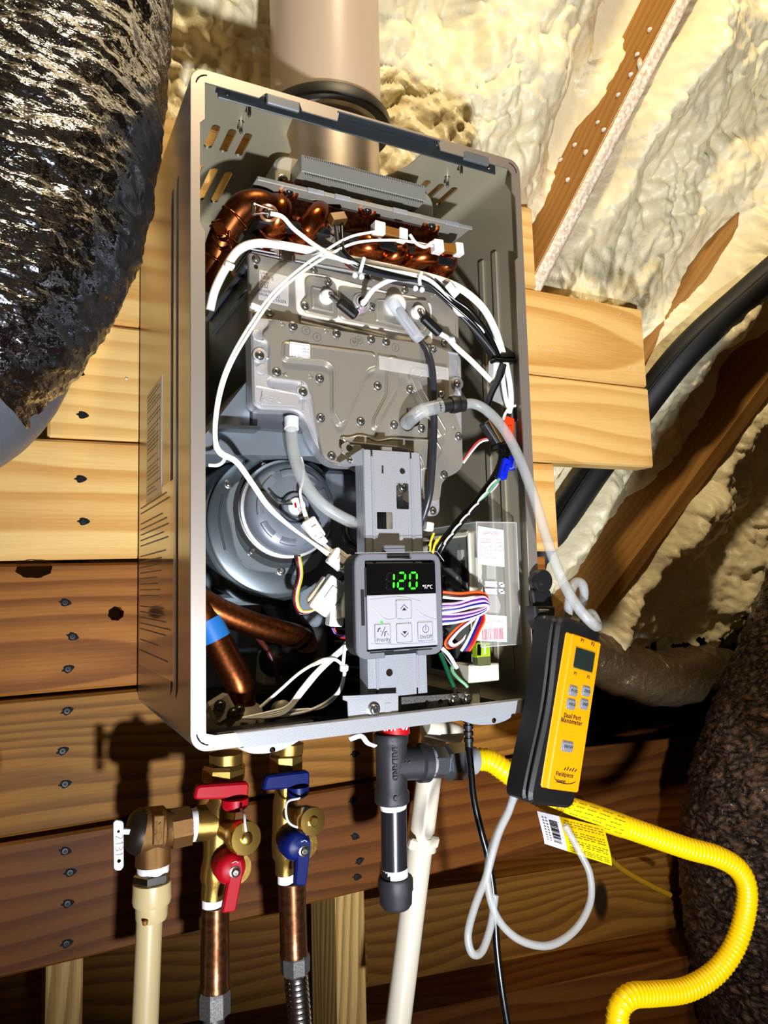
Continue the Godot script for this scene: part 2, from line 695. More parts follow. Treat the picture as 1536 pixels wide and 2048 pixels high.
	mat("fibre", Color(0.84, 0.82, 0.78), 0.95)
	mat("pcb", Color(0.03, 0.24, 0.12), 0.35)
	mat("orange_plastic", Color(0.92, 0.22, 0.05), 0.4)
	mat("blue_plastic", Color(0.02, 0.12, 0.75), 0.35)
	mat("lime_plastic", Color(0.55, 0.66, 0.10), 0.4)
	mat("tape_blue", Color(0.10, 0.38, 0.66), 0.4)
	mat("tape_red", Color(0.72, 0.05, 0.08), 0.4)
	for e in [["wire_red", Color(0.62, 0.05, 0.05)], ["wire_blue", Color(0.05, 0.08, 0.45)], ["wire_purple", Color(0.28, 0.12, 0.45)], ["wire_pink", Color(0.86, 0.66, 0.80)], ["wire_orange", Color(0.90, 0.32, 0.10)], ["wire_yellow", Color(0.92, 0.78, 0.12)], ["wire_green", Color(0.02, 0.28, 0.17)], ["wire_brown", Color(0.25, 0.08, 0.05)], ["wire_sage", Color(0.36, 0.58, 0.42)]]:
		mat(e[0], e[1], 0.35)
	glow("led_green", Color(0.16, 1.0, 0.05), 2.3)
	mat("led_off", Color(0.03, 0.045, 0.035), 0.3)
	mat("lcd", Color(0.13, 0.16, 0.14), 0.12)
	# see-through
	clear("clear_cover", Color(0.93, 0.93, 0.9), 0.10, 0.06)
	clear("clear_tape", Color(0.9, 0.9, 0.9), 0.22, 0.2)
	var tb := clear("milky_tube", Color(0.72, 0.74, 0.74), 0.38, 0.3)
	tb.roughness = 0.3
	var tb2 := clear("clear_sleeve", Color(0.85, 0.87, 0.9), 0.38, 0.3)
	tb2.roughness = 0.28
	# foils
	foil("foil", Color(0.70, 0.72, 0.76), 0.16, 1.0, 61, 0.75)
	M.foil.uv1_scale = Vector3(1.6, 4.0, 1.6)
	foil("foil_shaded", Color(0.62, 0.52, 0.42), 0.3, 0.9, 62, 0.9)  # foil coloured as it looks on the shaded side of the duct
	foil("jacket", Color(0.46, 0.39, 0.33), 0.2, 0.3, 63, 1.6)
	M.jacket.uv1_scale = Vector3(3.5, 6.0, 3.5)
	var patches := noise(66, 0.02, FastNoiseLite.TYPE_SIMPLEX_SMOOTH, 5)
	patches.fractal_type = FastNoiseLite.FRACTAL_RIDGED
	M.jacket.albedo_color = Color.WHITE
	M.jacket.albedo_texture = noise_tex(patches, 512, Color(0.52, 0.41, 0.33), Color(0.10, 0.09, 0.085), 0.5, 0.22)
	foil("jacket_far", Color(0.40, 0.33, 0.24), 0.28, 0.5, 64, 0.8)
	foil("grey_tape", Color(0.47, 0.49, 0.52), 0.4, 0.5, 65, 0.3)


func foil(called: String, c: Color, rough: float, metal: float, seed_: int, bump: float) -> void:
	var m := mat(called, c, rough, metal)
	var f := noise(seed_, 0.012, FastNoiseLite.TYPE_SIMPLEX_SMOOTH, 5)
	f.fractal_type = FastNoiseLite.FRACTAL_RIDGED
	f.domain_warp_enabled = true
	f.domain_warp_amplitude = 40.0
	f.domain_warp_frequency = 0.01
	m.normal_enabled = true
	m.normal_texture = bump_tex(f, 512, 9.0)
	m.normal_scale = bump
	world_map(m, 5.0)


# ---------- the attic
const ROOF_O := Vector3(0.45, 0.9, 0.0)
const ROOF_U := Vector3(0.53098323, 0.77142847, 0.3506493)
const ROOF_N := Vector3(-0.06285828, -0.37714969, 0.92401675)
const ROOF_E := Vector3(0.8450601, -0.51267861, -0.15176949)


func FP(u: float, v: float, off: float) -> Vector3:  # on the roof slope, off metres out of it
	var d := ray(u, v)
	var o := ROOF_O + ROOF_N * off
	return CAM_POS + d * ((o - CAM_POS).dot(ROOF_N) / d.dot(ROOF_N))


func roof_uv(p: Vector3) -> Vector2:
	return Vector2((p - ROOF_O).dot(ROOF_U), (p - ROOF_O).dot(ROOF_E))


var rafters := []
var fn_a := FastNoiseLite.new()
var fn_b := FastNoiseLite.new()
var fn_c := FastNoiseLite.new()


func dome(f: FastNoiseLite, u: float, v: float) -> float:  # round lumps that meet in creases
	var d := clampf(f.get_noise_2d(u, v) + 1.0, 0.0, 1.0)
	return 1.0 - d * d


func foam_height(u: float, v: float) -> float:
	var wu := u + 0.012 * fn_c.get_noise_2d(u * 11.0, v * 11.0) + 0.004 * fn_c.get_noise_2d(u * 40.0, v * 40.0)
	var wv := v + 0.012 * fn_c.get_noise_2d(u * 11.0 + 40.0, v * 11.0) + 0.004 * fn_c.get_noise_2d(u * 40.0 + 40.0, v * 40.0)
	var rough := smoothstep(-0.35, 0.45, fn_c.get_noise_2d(u * 5.0 + 70.0, v * 5.0))
	var calm := 1.0
	var swell := 0.0
	for r in rafters:
		var a: Vector2 = r.a
		var d: Vector2 = r.d
		var q := Vector2(u, v) - a
		var s := q.y * d.x - q.x * d.y  # across, to the left negative
		var ragged := 0.010 * fn_c.get_noise_2d(u * 9.0, 3.0)
		swell += r.tube * exp(-pow((s - r.at + ragged) / 0.042, 2.0)) * (0.9 + 0.25 * fn_c.get_noise_2d(u * 5.0, v * 3.0))
		swell -= r.dip * exp(-pow((s + 0.03 + ragged) / 0.055, 2.0)) * (1.0 + 0.5 * fn_c.get_noise_2d(u * 6.0 + 9.0, 1.0))
		calm = minf(calm, 1.0 - 0.75 * exp(-pow((s - 0.01) / 0.05, 2.0)))
	var h := 0.020 + 0.045 * fn_a.get_noise_2d(wu * 3.0, wv * 5.0)
	h += swell
	h += 0.026 * calm * dome(fn_b, wu * 9.0, wv * 12.0)
	h += 0.022 * calm * dome(fn_b, wu * 24.0 + 30.0, wv * 28.0)
	h += (0.007 + 0.009 * rough) * (0.4 + 0.6 * calm) * dome(fn_b, wu * 60.0, wv * 64.0)
	h += 0.0034 * rough * dome(fn_b, wu * 120.0, wv * 125.0)
	return h


func make_rafter(parent: Node3D, pa: Vector3, pb: Vector3, width: float, deep: float, tube: float, at: float, dip: float, sprayed: bool) -> void:
	# the lower left edge runs from pa to pb
	var d3 := (pb - pa).normalized()
	var ua := roof_uv(pa)
	var ub := roof_uv(pb)
	rafters.append({"a": ua, "d": (ub - ua).normalized(), "tube": tube, "at": at, "dip": dip})
	var across := (ROOF_E - d3 * ROOF_E.dot(d3)).normalized()
	var inn := -ROOF_N
	var p0 := pa - d3 * 1.2
	var p1 := pb + d3 * 1.2
	var g := MB.new()
	g.hexa([p0, p0 + across * width, p0 + across * width + inn * deep, p0 + inn * deep], [p1, p1 + across * width, p1 + across * width + inn * deep, p1 + inn * deep])
	# planks' own length along u for the grain
	for i in g.v.size():
		g.t[i] = Vector2((g.v[i] - p0).dot(d3) / 1.2, (g.v[i] - p0).dot(inn) * 2.0 + (g.v[i] - p0).dot(across) * 2.0)
	var r := put("rafter", g.mesh(), M.rafter_wood, parent)
	if not sprayed:
		return
	# the sprayed lower edge: a ragged crust
	var c := MB.new()
	var rows := []
	var k := 120
	for i in k + 1:
		var p := p0.lerp(p1, float(i) / k)
		var row := PackedVector3Array()
		for j in 7:
			var f := float(j) / 6.0
			var bump := 0.003 + 0.003 * absf(fn_c.get_noise_2d(i * 3.0, j * 30.0)) + 0.002 * absf(fn_a.get_noise_2d(i * 0.9, j * 40.0 + 11.0))
			row.append(p + across * (width * (f * 1.04 - 0.02)) + ROOF_N * (bump if j > 0 and j < 6 else -0.002))
		rows.append(row)
	c.patch(rows)
	put("sprayed_edge", c.mesh(), M.sprayed_wood, r)


func rafter_side(u: float, v: float) -> Vector3:  # on the left side of the first rafter
	var a := FP(1072, 545, 0.085)
	var d := (FP(1352, 0, 0.085) - a).normalized()
	var m := d.cross(ROOF_N).normalized()
	var r := ray(u, v)
	return CAM_POS + r * ((a - CAM_POS).dot(m) / r.dot(m))


func build_roof() -> void:
	var roof := struct("ceiling")
	fn_a = noise(71, 1.0, FastNoiseLite.TYPE_SIMPLEX_SMOOTH, 1)
	fn_b = noise(72, 1.0, FastNoiseLite.TYPE_CELLULAR, 1)
	fn_b.cellular_return_type = FastNoiseLite.RETURN_DISTANCE
	fn_b.cellular_jitter = 0.95
	fn_c = noise(73, 1.0, FastNoiseLite.TYPE_SIMPLEX_SMOOTH, 1)
	make_rafter(roof, FP(1072, 545, 0.085), FP(1352, 0, 0.085), 0.024, 0.2, 0.06, 0.068, 0.085, true)
	make_rafter(roof, FP(1465, 440, 0.04), FP(1560, 300, 0.04), 0.030, 0.2, 0.06, 0.06, 0.015, false)
	make_rafter(roof, FP(1225, 1175, 0.10), FP(1540, 748, 0.10), 0.030, 0.24, 0.10, 0.060, 0.07, false)
	# drips of foam on the first rafter's side
	var face := roof.get_node("rafter")
	for q in [[1280, 130, 14], [1275, 110, 5], [1262, 150, 5], [1237, 190, 4], [1208, 260, 4], [1176, 225, 5], [1172, 305, 6], [1136, 360, 5], [1122, 320, 4], [1196, 245, 3], [1300, 60, 5], [1150, 290, 4]]:
		var d := MB.new()
		d.xf = Transform3D(Basis.from_scale(Vector3(0.004, q[2] * 0.0009, 0.004)), rafter_side(q[0], q[1]))
		d.lathe(Vector3.ZERO, Vector3(0, 0, 1), [1, -0.4, 0.95, 0.3, 0.7, 0.75, 0.3, 0.97, 0, 1], 8)
		put("foam_drip", d.mesh(), M.fibre, face)
	# foam
	var nu := 440
	var nv := 545
	var v := PackedVector3Array()
	var n := PackedVector3Array()
	var ix := PackedInt32Array()
	v.resize(nu * nv)
	n.resize(nu * nv)
	var hs := PackedFloat32Array()
	hs.resize(nu * nv)
	var u0 := -0.72
	var v0 := -0.72
	var st := 0.0041
	for i in nu:
		for j in nv:
			hs[i * nv + j] = foam_height(u0 + i * st, v0 + j * st)
	for i in nu:
		for j in nv:
			var q := i * nv + j
			var h := hs[q]
			v[q] = ROOF_O + ROOF_U * (u0 + i * st) + ROOF_E * (v0 + j * st) + ROOF_N * h
			var behind := (1.0 - smoothstep(0.60, 0.74, v[q].y)) * (1.0 - smoothstep(0.82, 0.92, v[q].x))
			v[q].z = lerpf(v[q].z, minf(v[q].z, -0.056), behind)
			var du := (hs[mini(i + 1, nu - 1) * nv + j] - hs[maxi(i - 1, 0) * nv + j]) / (2.0 * st)
			var dv := (hs[i * nv + mini(j + 1, nv - 1)] - hs[i * nv + maxi(j - 1, 0)]) / (2.0 * st)
			n[q] = (ROOF_N - ROOF_U * du - ROOF_E * dv).normalized()
	for i in nu - 1:
		for j in nv - 1:
			var q := i * nv + j
			if v[q].y < -0.03 + 0.05 * fn_c.get_noise_2d(i * 0.09, j * 0.09):
				continue
			ix.append_array(PackedInt32Array([q, q + nv, q + 1, q + 1, q + nv, q + nv + 1]))
	var arr := []
	arr.resize(Mesh.ARRAY_MAX)
	arr[Mesh.ARRAY_VERTEX] = v
	arr[Mesh.ARRAY_NORMAL] = n
	arr[Mesh.ARRAY_INDEX] = ix
	var m := ArrayMesh.new()
	m.add_surface_from_arrays(Mesh.PRIMITIVE_TRIANGLES, arr)
	put("spray_foam", m, M.foam, roof)
	# the rest of the slope, out of the picture
	var s := MB.new()
	var o := ROOF_O - ROOF_N * 0.02
	var fr := []
	var bk := []
	for q in [[-1.85, 0.0], [3.05, 0.0], [3.05, 2.08], [-1.85, 2.08]]:
		var p := Vector3(q[0], q[1], 0.0)
		p.z = (ROOF_N.dot(o) - ROOF_N.x * p.x - ROOF_N.y * p.y) / ROOF_N.z
		fr.append(p)
		bk.append(p - ROOF_N * 0.1)
	s.hexa(fr, bk)
	put("foam_backing", s.mesh(), M.foam, roof)


func build_shell() -> void:
	# closed attic round the camera
	for e in [["wall_rear", Vector3(0.6, 0.4, 3.05), Vector3(5.0, 3.4, 0.1)], ["wall_left", Vector3(-1.85, 0.4, 0.9), Vector3(0.1, 3.4, 4.4)], ["wall_right", Vector3(3.05, 0.4, 0.9), Vector3(0.1, 3.4, 4.4)], ["wall_front", Vector3(0.6, 0.4, -1.25), Vector3(5.0, 3.4, 0.1)], ["ceiling_deck", Vector3(0.6, 2.1, 0.9), Vector3(5.0, 0.1, 4.4)]]:
		var s := struct(e[0])
		var b := MB.new()
		b.box(e[1], e[2])
		put("sheathing", b.mesh(), M.dark_shell, s)
	var f := struct("floor")
	var g := MB.new()
	g.box(Vector3(0.6, -1.35, 0.9), Vector3(5.0, 0.1, 4.4))
	put("subfloor", g.mesh(), M.fir_brown, f)
	# joists and boards that run away to the right behind the wall of planks
	var rows := [[-0.34, -0.02, 0.30, 0.0, "fir_brown"], [-0.47, 0.06, 0.16, 0.0, "fir_streaked"], [-0.60, 0.16, 0.13, 0.0, "fir_brown"], [-0.74, 0.28, 0.14, 0.0, "fir_streaked"], [-0.90, 0.42, 0.16, 0.0, "fir_brown"]]
	var k := 0
	for r in rows:
		var b := MB.new()
		b.uvs = Vector2(0.8, 5.0)
		b.xf = Transform3D(Basis(Vector3.UP, -0.17), Vector3(0.45, 0, -0.42))
		b.box(Vector3(0.1, r[0] - 0.1, r[1] - 0.3 + 0.02), Vector3(3.4, r[2] + 0.14, 0.6), 0.002)
		put("joist", b.mesh(), M[r[4]], f)
		k += 1


func plank(parent: Node3D, x0: float, x1: float, y0: float, y1: float, z0: float, z1: float, m: Material, off: Vector2, tilt := 0.0115, scale := Vector2(0.6, 6.6), knots := []) -> MeshInstance3D:
	var b := MB.new()
	b.xf = Transform3D(Basis(Vector3(0, 0, 1), tilt), Vector3(0, y0 + (y1 - y0) * 0.5, 0))
	if knots.is_empty():
		b.box(Vector3((x0 + x1) * 0.5, 0, (z0 + z1) * 0.5), Vector3(x1 - x0, y1 - y0 - 0.0025, z1 - z0), 0.003)
	else:
		var holes := []
		for q in knots:
			var p := b.xf.affine_inverse() * P(q[0], q[1], z1)
			var ring := PackedVector2Array()
			for i in 26:
				ring.append(Vector2(p.x, p.y) + Vector2.from_angle(TAU * i / 26) * Vector2(q[2], q[3]) * (1.0 + 0.06 * sin(i * 1.9)))
			holes.append(ring)
		b.plate(rect(x0, -(y1 - y0) * 0.5 + 0.00125, x1, (y1 - y0) * 0.5 - 0.00125), z0, z1, holes, 0.003)
	for i in b.v.size():
		var p := b.v[i]
		b.t[i] = Vector2(p.x * scale.x + off.x, (p.y - (y0 + y1) * 0.5 - p.x * tilt) * scale.y * 0.98 + 0.5 + off.y) if absf(b.n[i].z) > 0.3 or absf(b.n[i].y) > 0.3 else Vector2(p.z * 0.4, p.y * 6.0)
	return put("plank", b.mesh(), m, parent)


func build_wall() -> void:
	var w := struct("wall_back")
	var zf := -0.012
	var planks := [
		plank(w, -0.62, 0.606, 0.583, 0.720, -0.05, zf, M.pine_straight, Vector2(0.47, 0)),
		plank(w, -0.10, 0.836, 0.4435, 0.583, -0.05, zf, M.pine_cathedral, Vector2(0.47, 0)),
		plank(w, -0.098, 0.840, 0.304, 0.4435, -0.05, zf, M.pine_wavy, Vector2(0.47, 0)),
		plank(w, -0.75, 0.626, 0.166, 0.304, -0.05, zf, M.pine_cathedral, Vector2(0.47, 0)),
		plank(w, -0.75, 0.600, 0.021, 0.164, -0.05, zf, M.fir_rough, Vector2(0.47, 0), 0.004, Vector2(0.6, 6.6), [[232, 1227, 0.0085, 0.008], [68, 1138, 0.018, 0.010]]),
		plank(w, -0.75, 0.598, -0.124, 0.019, -0.05, zf, M.fir_streaked, Vector2(0.47, 0), 0.004),
		plank(w, -0.75, 0.580, -0.263, -0.127, -0.05, zf, M.fir_brown, Vector2(0.47, 0), 0.004)]
	# screws driven into the planks at the studs
	var head := MB.new()
	head.lathe(Vector3.ZERO, Vector3(0, 0, 1), [0.0036, -0.001, 0.0036, 0.0004, 0.0031, 0.0009, 0.0014, 0.0010, 0.0011, 0.0002, 0.0, 0.0], 12)
	var hm := head.mesh()
	var pit := MB.new()
	var star := PackedVector2Array()
	rng.seed = 4
	for i in 14:
		star.append(Vector2.from_angle(TAU * i / 14) * Vector2(rng.randf_range(0.0042, 0.0075), rng.randf_range(0.0036, 0.0048)))
	pit.plate(star, -0.002, 0.00025)
	var pm := pit.mesh()
	var rows := [0.583, 0.4435, 0.304, 0.166, 0.021, -0.124, -1.0]
	for q in [[150, 590], [157, 745], [165, 830], [161, 958], [167, 1043], [130, 1205], [145, 1273], [136, 1338], [134, 1422], [125, 1502], [130, 1568], [130, 1702], [140, 1745], [135, 1807], [133, 1887], [710, 1508], [706, 1601], [710, 1673], [719, 1722], [714, 1754], [470, 1700]]:
		var p := P(q[0], q[1], zf)
		var on := 6
		for i in 7:
			if p.y > rows[i]:
				on = i
				break
		var turn := Basis(Vector3(0, 0, 1), rng.randf_range(-0.4, 0.4))
		var s := put_at("screw", hm, M.dark_steel, planks[on], Transform3D(turn, p + Vector3(0, 0, 0.0002)))
		put_at("dark_pit", pm, M.hole_dark, planks[on], Transform3D(turn, p))  # flat dark disc painted for the shade in the screw pit
		s.set_meta("label", "dark screw head sunk in the wood")
	# drips of foam
	rng.seed = 8
	for q in [[233, 440, 9], [236, 455, 5], [256, 484, 16], [254, 541, 12], [193, 560, 5], [124, 646, 14], [130, 660, 7], [154, 641, 5], [107, 676, 10], [253, 757, 7], [92, 702, 4], [190, 675, 4], [1190, 640, 5], [1105, 699, 4], [1260, 735, 5], [1075, 690, 4], [1155, 875, 4], [1080, 826, 4], [1240, 628, 3]]:
		var p := P(q[0], q[1], zf)
		var on := 1 if p.y > 0.4435 + p.x * 0.0115 else 2
		if p.y > 0.583:
			on = 0
		var d := MB.new()
		d.xf = Transform3D(Basis.from_scale(Vector3(0.0022, q[2] * 0.00028, 0.0012)), p)
		d.lathe(Vector3.ZERO, Vector3(0, 0, 1), [1, -0.4, 0.95, 0.3, 0.7, 0.75, 0.3, 0.97, 0, 1], 10)
		put("foam_drip", d.mesh(), M.fibre, planks[on])
	# studs that carry the planks
	for s in [[-0.087, -0.049], [0.258, 0.300]]:
		var b := MB.new()
		b.uvs = Vector2(20.0, 0.9)
		b.box(Vector3((s[0] + s[1]) * 0.5, -0.35, -0.098), Vector3(s[1] - s[0], 1.9, 0.092), 0.002)
		for i in b.v.size():
			b.t[i] = Vector2(b.v[i].y * 0.9, (b.v[i].x + b.v[i].z) * 7.0)
		put("stud", b.mesh(), M.stud, w)


func bag(called: String, pts: PackedVector3Array, radii: Array, m: Material, parent: Node, seed_: int, amp: float, seg := 72, per := 22, stretch := 1.0, fine := 0.35) -> MeshInstance3D:
	var rp := PackedVector3Array()
	for i in pts.size():
		rp.append(Vector3(radii[i], 0, 0))
	var c := smooth(pts, per)
	var r := smooth(rp, per)
	var f := noise(seed_, 1.0, FastNoiseLite.TYPE_SIMPLEX_SMOOTH, 3)
	f.fractal_type = FastNoiseLite.FRACTAL_RIDGED
	var f2 := noise(seed_ + 3, 1.0, FastNoiseLite.TYPE_SIMPLEX, 2)
	var rows := []
	var up := Vector3(0, 0, 1)
	for i in c.size():
		var tn := (c[mini(i + 1, c.size() - 1)] - c[maxi(i - 1, 0)]).normalized()
		up = (up - tn * up.dot(tn)).normalized()
		var y := tn.cross(up)
		var row := PackedVector3Array()
		for s in seg:
			var a := TAU * s / seg
			var d := up * cos(a) + y * sin(a)
			var p := c[i] + d * r[i].x
			var q := p * 9.0
			var h := amp * f.get_noise_3d(q.x, q.y * stretch, q.z) + amp * fine * f2.get_noise_3d(q.x * 5.0, q.y * 5.0 * stretch, q.z * 5.0)
			row.append(p + d * h)
		rows.append(row)
	var b := MB.new()
	b.patch(rows, false, true, true)
	return put(called, b.mesh(), m, parent)


func build_ducts() -> void:
	var t := thing("insulated_duct", "crumpled shiny silver foil insulated duct bending in front of the planks at upper left", "duct", P(80, 150, 0.2))
	bag("foil_jacket", path([110, -260, 0.18, 82, 140, 0.18, 22, 390, 0.19, -70, 570, 0.2, -190, 710, 0.2]), [0.112, 0.108, 0.114, 0.108, 0.1], M.foil, t, 5, 0.0045, 150, 60, 1.8, 0.4)
	var d := bag("duct_end", path([-30, 610, 0.17, -110, 720, 0.17, -190, 790, 0.17]), [0.088, 0.094, 0.09], M.grey_tape, t, 6, 0.001, 48, 10)
	d.set_meta("label", "plain grey taped end of the duct")
	t = thing("wrapped_duct", "large dark plastic-wrapped duct standing at lower right behind the yellow hose", "duct", P(1600, 1700, -0.08))
	bag("plastic_jacket", path([1800, 1020, 0.02, 1690, 1330, 0.0, 1612, 1640, 0.0, 1622, 1900, 0.0, 1690, 2250, 0.03]), [0.165, 0.18, 0.198, 0.2, 0.195], M.jacket, t, 15, 0.008, 140, 50, 1.6, 0.7)
	t = thing("flexible_duct", "tan plastic-sleeved flexible duct lying far back behind the yellow meter", "duct", P(1300, 1330, -0.38))
	bag("sleeve", path([1100, 1280, -0.22, 1190, 1318, -0.22, 1280, 1350, -0.21, 1360, 1354, -0.20, 1415, 1345, -0.22, 1440, 1335, -0.24]), [0.046, 0.048, 0.05, 0.054, 0.052, 0.046], M.jacket_far, t, 25, 0.007, 48, 12)
	# unseen duct out of view, placed to keep the beam off the right slope
	var la := Vector3(-0.05, -0.42, 1.2)
	var ha := la.lerp(Vector3(0.86, 0.10, -0.28), 0.36)
	var hb := la.lerp(Vector3(1.16, 0.90, 0.04), 0.36)
	var side := (hb - ha).normalized().cross(Vector3(0.42, 0.35, -0.83)).normalized()
	if side.x < 0.0:
		side = -side
	t = thing("unseen_shading_duct", "unseen loose duct out of frame at the right, placed to shade the slope", "duct", ha)
	bag("duct_jacket", PackedVector3Array([ha + side * 0.13, hb + side * 0.13, hb + (hb - ha) * 2.2 + side * 0.2, Vector3(1.0, 2.05, 1.3)]), [0.125, 0.13, 0.13, 0.13], M.jacket, t, 35, 0.006, 40, 16)
	# black pipe in front of the slope
	t = thing("insulated_pipe", "thick black foam-insulated pipe running diagonally behind the plank ends", "pipe", FP(1300, 790, 0.1))
	var pts := PackedVector3Array([FP(1620, 480, 0.13), FP(1500, 585, 0.12), FP(1370, 705, 0.11), FP(1260, 845, 0.078), FP(1160, 985, 0.088), FP(1085, 1110, 0.085), FP(1020, 1230, 0.06)])
	var b := MB.new()
	b.tube(smooth(pts, 10), 0.028, 20)
	put("insulation", b.mesh(), M.pipe_foam, t)
	var seam := MB.new()
	var sp := PackedVector3Array()
	for p in smooth(pts, 10):
		sp.append(p + (CAM_POS - p).normalized() * 0.0262 + Vector3(-0.006, 0.005, 0))
	seam.tube(sp, 0.0022, 6)
	put("glued_seam", seam.mesh(), M.black_matte, t)


# ---------- the heater: case
var heater: Node3D
var screw_mesh: ArrayMesh


func make_screw_mesh() -> void:
	# pan head of 8 mm with a real cross recess, on a flange
	var b := MB.new()
	b.lathe(Vector3.ZERO, Vector3(0, 0, 1), [0.0046, -0.0004, 0.0046, 0.0006, 0.0034, 0.0009, 0.0033, 0.0018, 0.0027, 0.0026, 0.0021, 0.0028], 14)
	var c := PackedVector2Array()
	for e in [[1, 0], [0, 1], [-1, 0], [0, -1]]:
		var d := Vector2(e[0], e[1])
		var s := Vector2(-d.y, d.x)
		c.append(d * 0.0016 - s * 0.00045)
		c.append(d * 0.0016 + s * 0.00045)
		c.append(d * 0.00045 + s * 0.00045)
	b._face(circle(Vector2.ZERO, 0.0021, 14), [c], 0.0028, 1.0)
	var rv := c.duplicate()
	rv.reverse()
	b._wall(rv, 0.0016, rv, 0.0028)
	b._face(c, [], 0.0016, 1.0)
	screw_mesh = b.mesh()


func screw(parent: Node, at: Vector3, m: Material = null, scale := 1.0, basis := Basis()) -> void:
	var turn := Basis(Vector3(0, 0, 1), fposmod(at.x * 977.0 + at.y * 613.0, TAU))
	put_at("screw", screw_mesh, m if m else M.screw_steel, parent, Transform3D((basis * turn).scaled(Vector3.ONE * scale) if basis == Basis() else basis * turn * Basis.from_scale(Vector3.ONE * scale), at))


func screws(parent: Node, px: Array, z: float, m: Material = null, scale := 1.0) -> void:
	for i in range(0, px.size(), 2):
		screw(parent, P(px[i], px[i + 1], z), m, scale)


func build_case() -> void:
	heater = thing("water_heater", "opened champagne-grey wall heater with its front cover off, copper and steel workings showing", "water heater", Vector3(HW * 0.5, 0, 0))
	var R := 0.014
	var T := 0.0014
	var o := rrect(0, 0, HW, HH, R, 8)
	var inn := rrect(T, T, HW - T, HH - T, R - T, 8)
	# sides with their rounded corners: the left one carries two pressed grooves near the front
	var b: MB
	var zs := [0.0, 0.186, 0.1905, 0.1945, 0.199, 0.2105, 0.2145, 0.2185, 0.2225, HD]
	var dx := [0.0, 0.0, 0.0028, 0.0028, 0.0, 0.0, 0.0028, 0.0028, 0.0, 0.0]
	var y0 := R
	var y1 := HH - R
	var g0 := 0.035
	var g1 := HH - 0.075
	for left in [true, false]:
		b = MB.new()
		var bi := MB.new()
		for i in o.size():
			var j := (i + 1) % o.size()
			var mid := (o[i] + o[j]) * 0.5
			if mid.y > HH - 0.0001 or mid.y < 0.0001 or mid.x < 0.0001 or (mid.x < HW * 0.5) != left:
				continue
			b.quad(Vector3(o[i].x, o[i].y, 0), Vector3(o[j].x, o[j].y, 0), Vector3(o[j].x, o[j].y, HD), Vector3(o[i].x, o[i].y, HD))
			bi.quad(Vector3(inn[j].x, inn[j].y, 0), Vector3(inn[i].x, inn[i].y, 0), Vector3(inn[i].x, inn[i].y, HD), Vector3(inn[j].x, inn[j].y, HD))
		if left:
			for i in zs.size() - 1:
				for sec in [[y0, g0, 0.0, 0.0], [g0, g0 + 0.012, 0.0, 1.0], [g0 + 0.012, g1 - 0.012, 1.0, 1.0], [g1 - 0.012, g1, 1.0, 0.0], [g1, y1, 0.0, 0.0]]:
					b.quad(Vector3(dx[i] * sec[2], sec[0], zs[i]), Vector3(dx[i + 1] * sec[2], sec[0], zs[i + 1]), Vector3(dx[i + 1] * sec[3], sec[1], zs[i + 1]), Vector3(dx[i] * sec[3], sec[1], zs[i]))
					bi.quad(Vector3(dx[i + 1] * sec[2] + T, sec[0], zs[i + 1]), Vector3(dx[i] * sec[2] + T, sec[0], zs[i]), Vector3(dx[i] * sec[3] + T, sec[1], zs[i]), Vector3(dx[i + 1] * sec[3] + T, sec[1], zs[i + 1]))
		var sp := put("side_panel", b.mesh(), M.side_paint, heater)
		put("inner_face", bi.mesh(), M.inner_paint, sp)
		if not left:  # ribs pressed into the right side, seen from within
			for rz in [0.196, 0.222]:
				var rb := MB.new()
				rb.box(Vector3(HW - T - 0.0012, HH * 0.46, rz), Vector3(0.0024, HH * 0.8, 0.009), 0.0011)
				put("pressed_rib", rb.mesh(), M.inner_paint, sp)
	# back
	b = MB.new()
	b.plate(rrect(0.0005, 0.0005, HW - 0.0005, HH - 0.0005, R, 6), 0.0, 0.002)
	put("back_panel", b.mesh(), M.inner_paint, heater)
	# top: slots, rivet holes and the opening round the flue; built flat (x, z) and turned
	b = MB.new()
	b.xf = Transform3D(Basis(Vector3(1, 0, 0), Vector3(0, 0, 1), Vector3(0, -1, 0)), Vector3(0, HH - T, 0))
	var holes := []
	for x in [0.0410, 0.0573, 0.0735, 0.282, 0.300, 0.318]:
		holes.append(slot(Vector2(x, 0.163), Vector2(x, 0.198), 0.0042))
		holes.append(slot(Vector2(x, 0.058), Vector2(x, 0.123), 0.0042))
	var top := PackedVector2Array([Vector2(R, 0.001), Vector2(0.122, 0.001), Vector2(0.122, 0.19), Vector2(0.108, 0.215), Vector2(0.106, 0.226), Vector2(0.104, 0.250), Vector2(0.250, 0.250), Vector2(0.248, 0.226), Vector2(0.246, 0.215), Vector2(0.234, 0.19), Vector2(0.234, 0.001), Vector2(HW - R, 0.001), Vector2(HW - R, HD), Vector2(R, HD)])
	b.plate(top, 0.0, T, holes)
	put("top_panel", b.mesh(), M.inner_paint, heater)
	for x in [0.0605, 0.297]:
		for z in [0.245, 0.217]:
			var s := MB.new()
			s.lathe(Vector3(x, HH - T, z), Vector3(0, -1, 0), [0.0042, 0, 0.0042, 0.0012, 0.0021, 0.0016, 0.0021, 0.0115, 0.0008, 0.0135, 0, 0.0135], 10)
			put("screw_tip", s.mesh(), M.bright_steel, heater)
	for q in [[0.094, 0.224], [0.257, 0.221]]:
		var s := MB.new()
		s.lathe(Vector3(q[0], HH - T, q[1]), Vector3(0, -1, 0), [0.0034, 0, 0.0030, 0.0006, 0.0, 0.0008], 12)
		put("dimple", s.mesh(), M.inner_paint, heater)
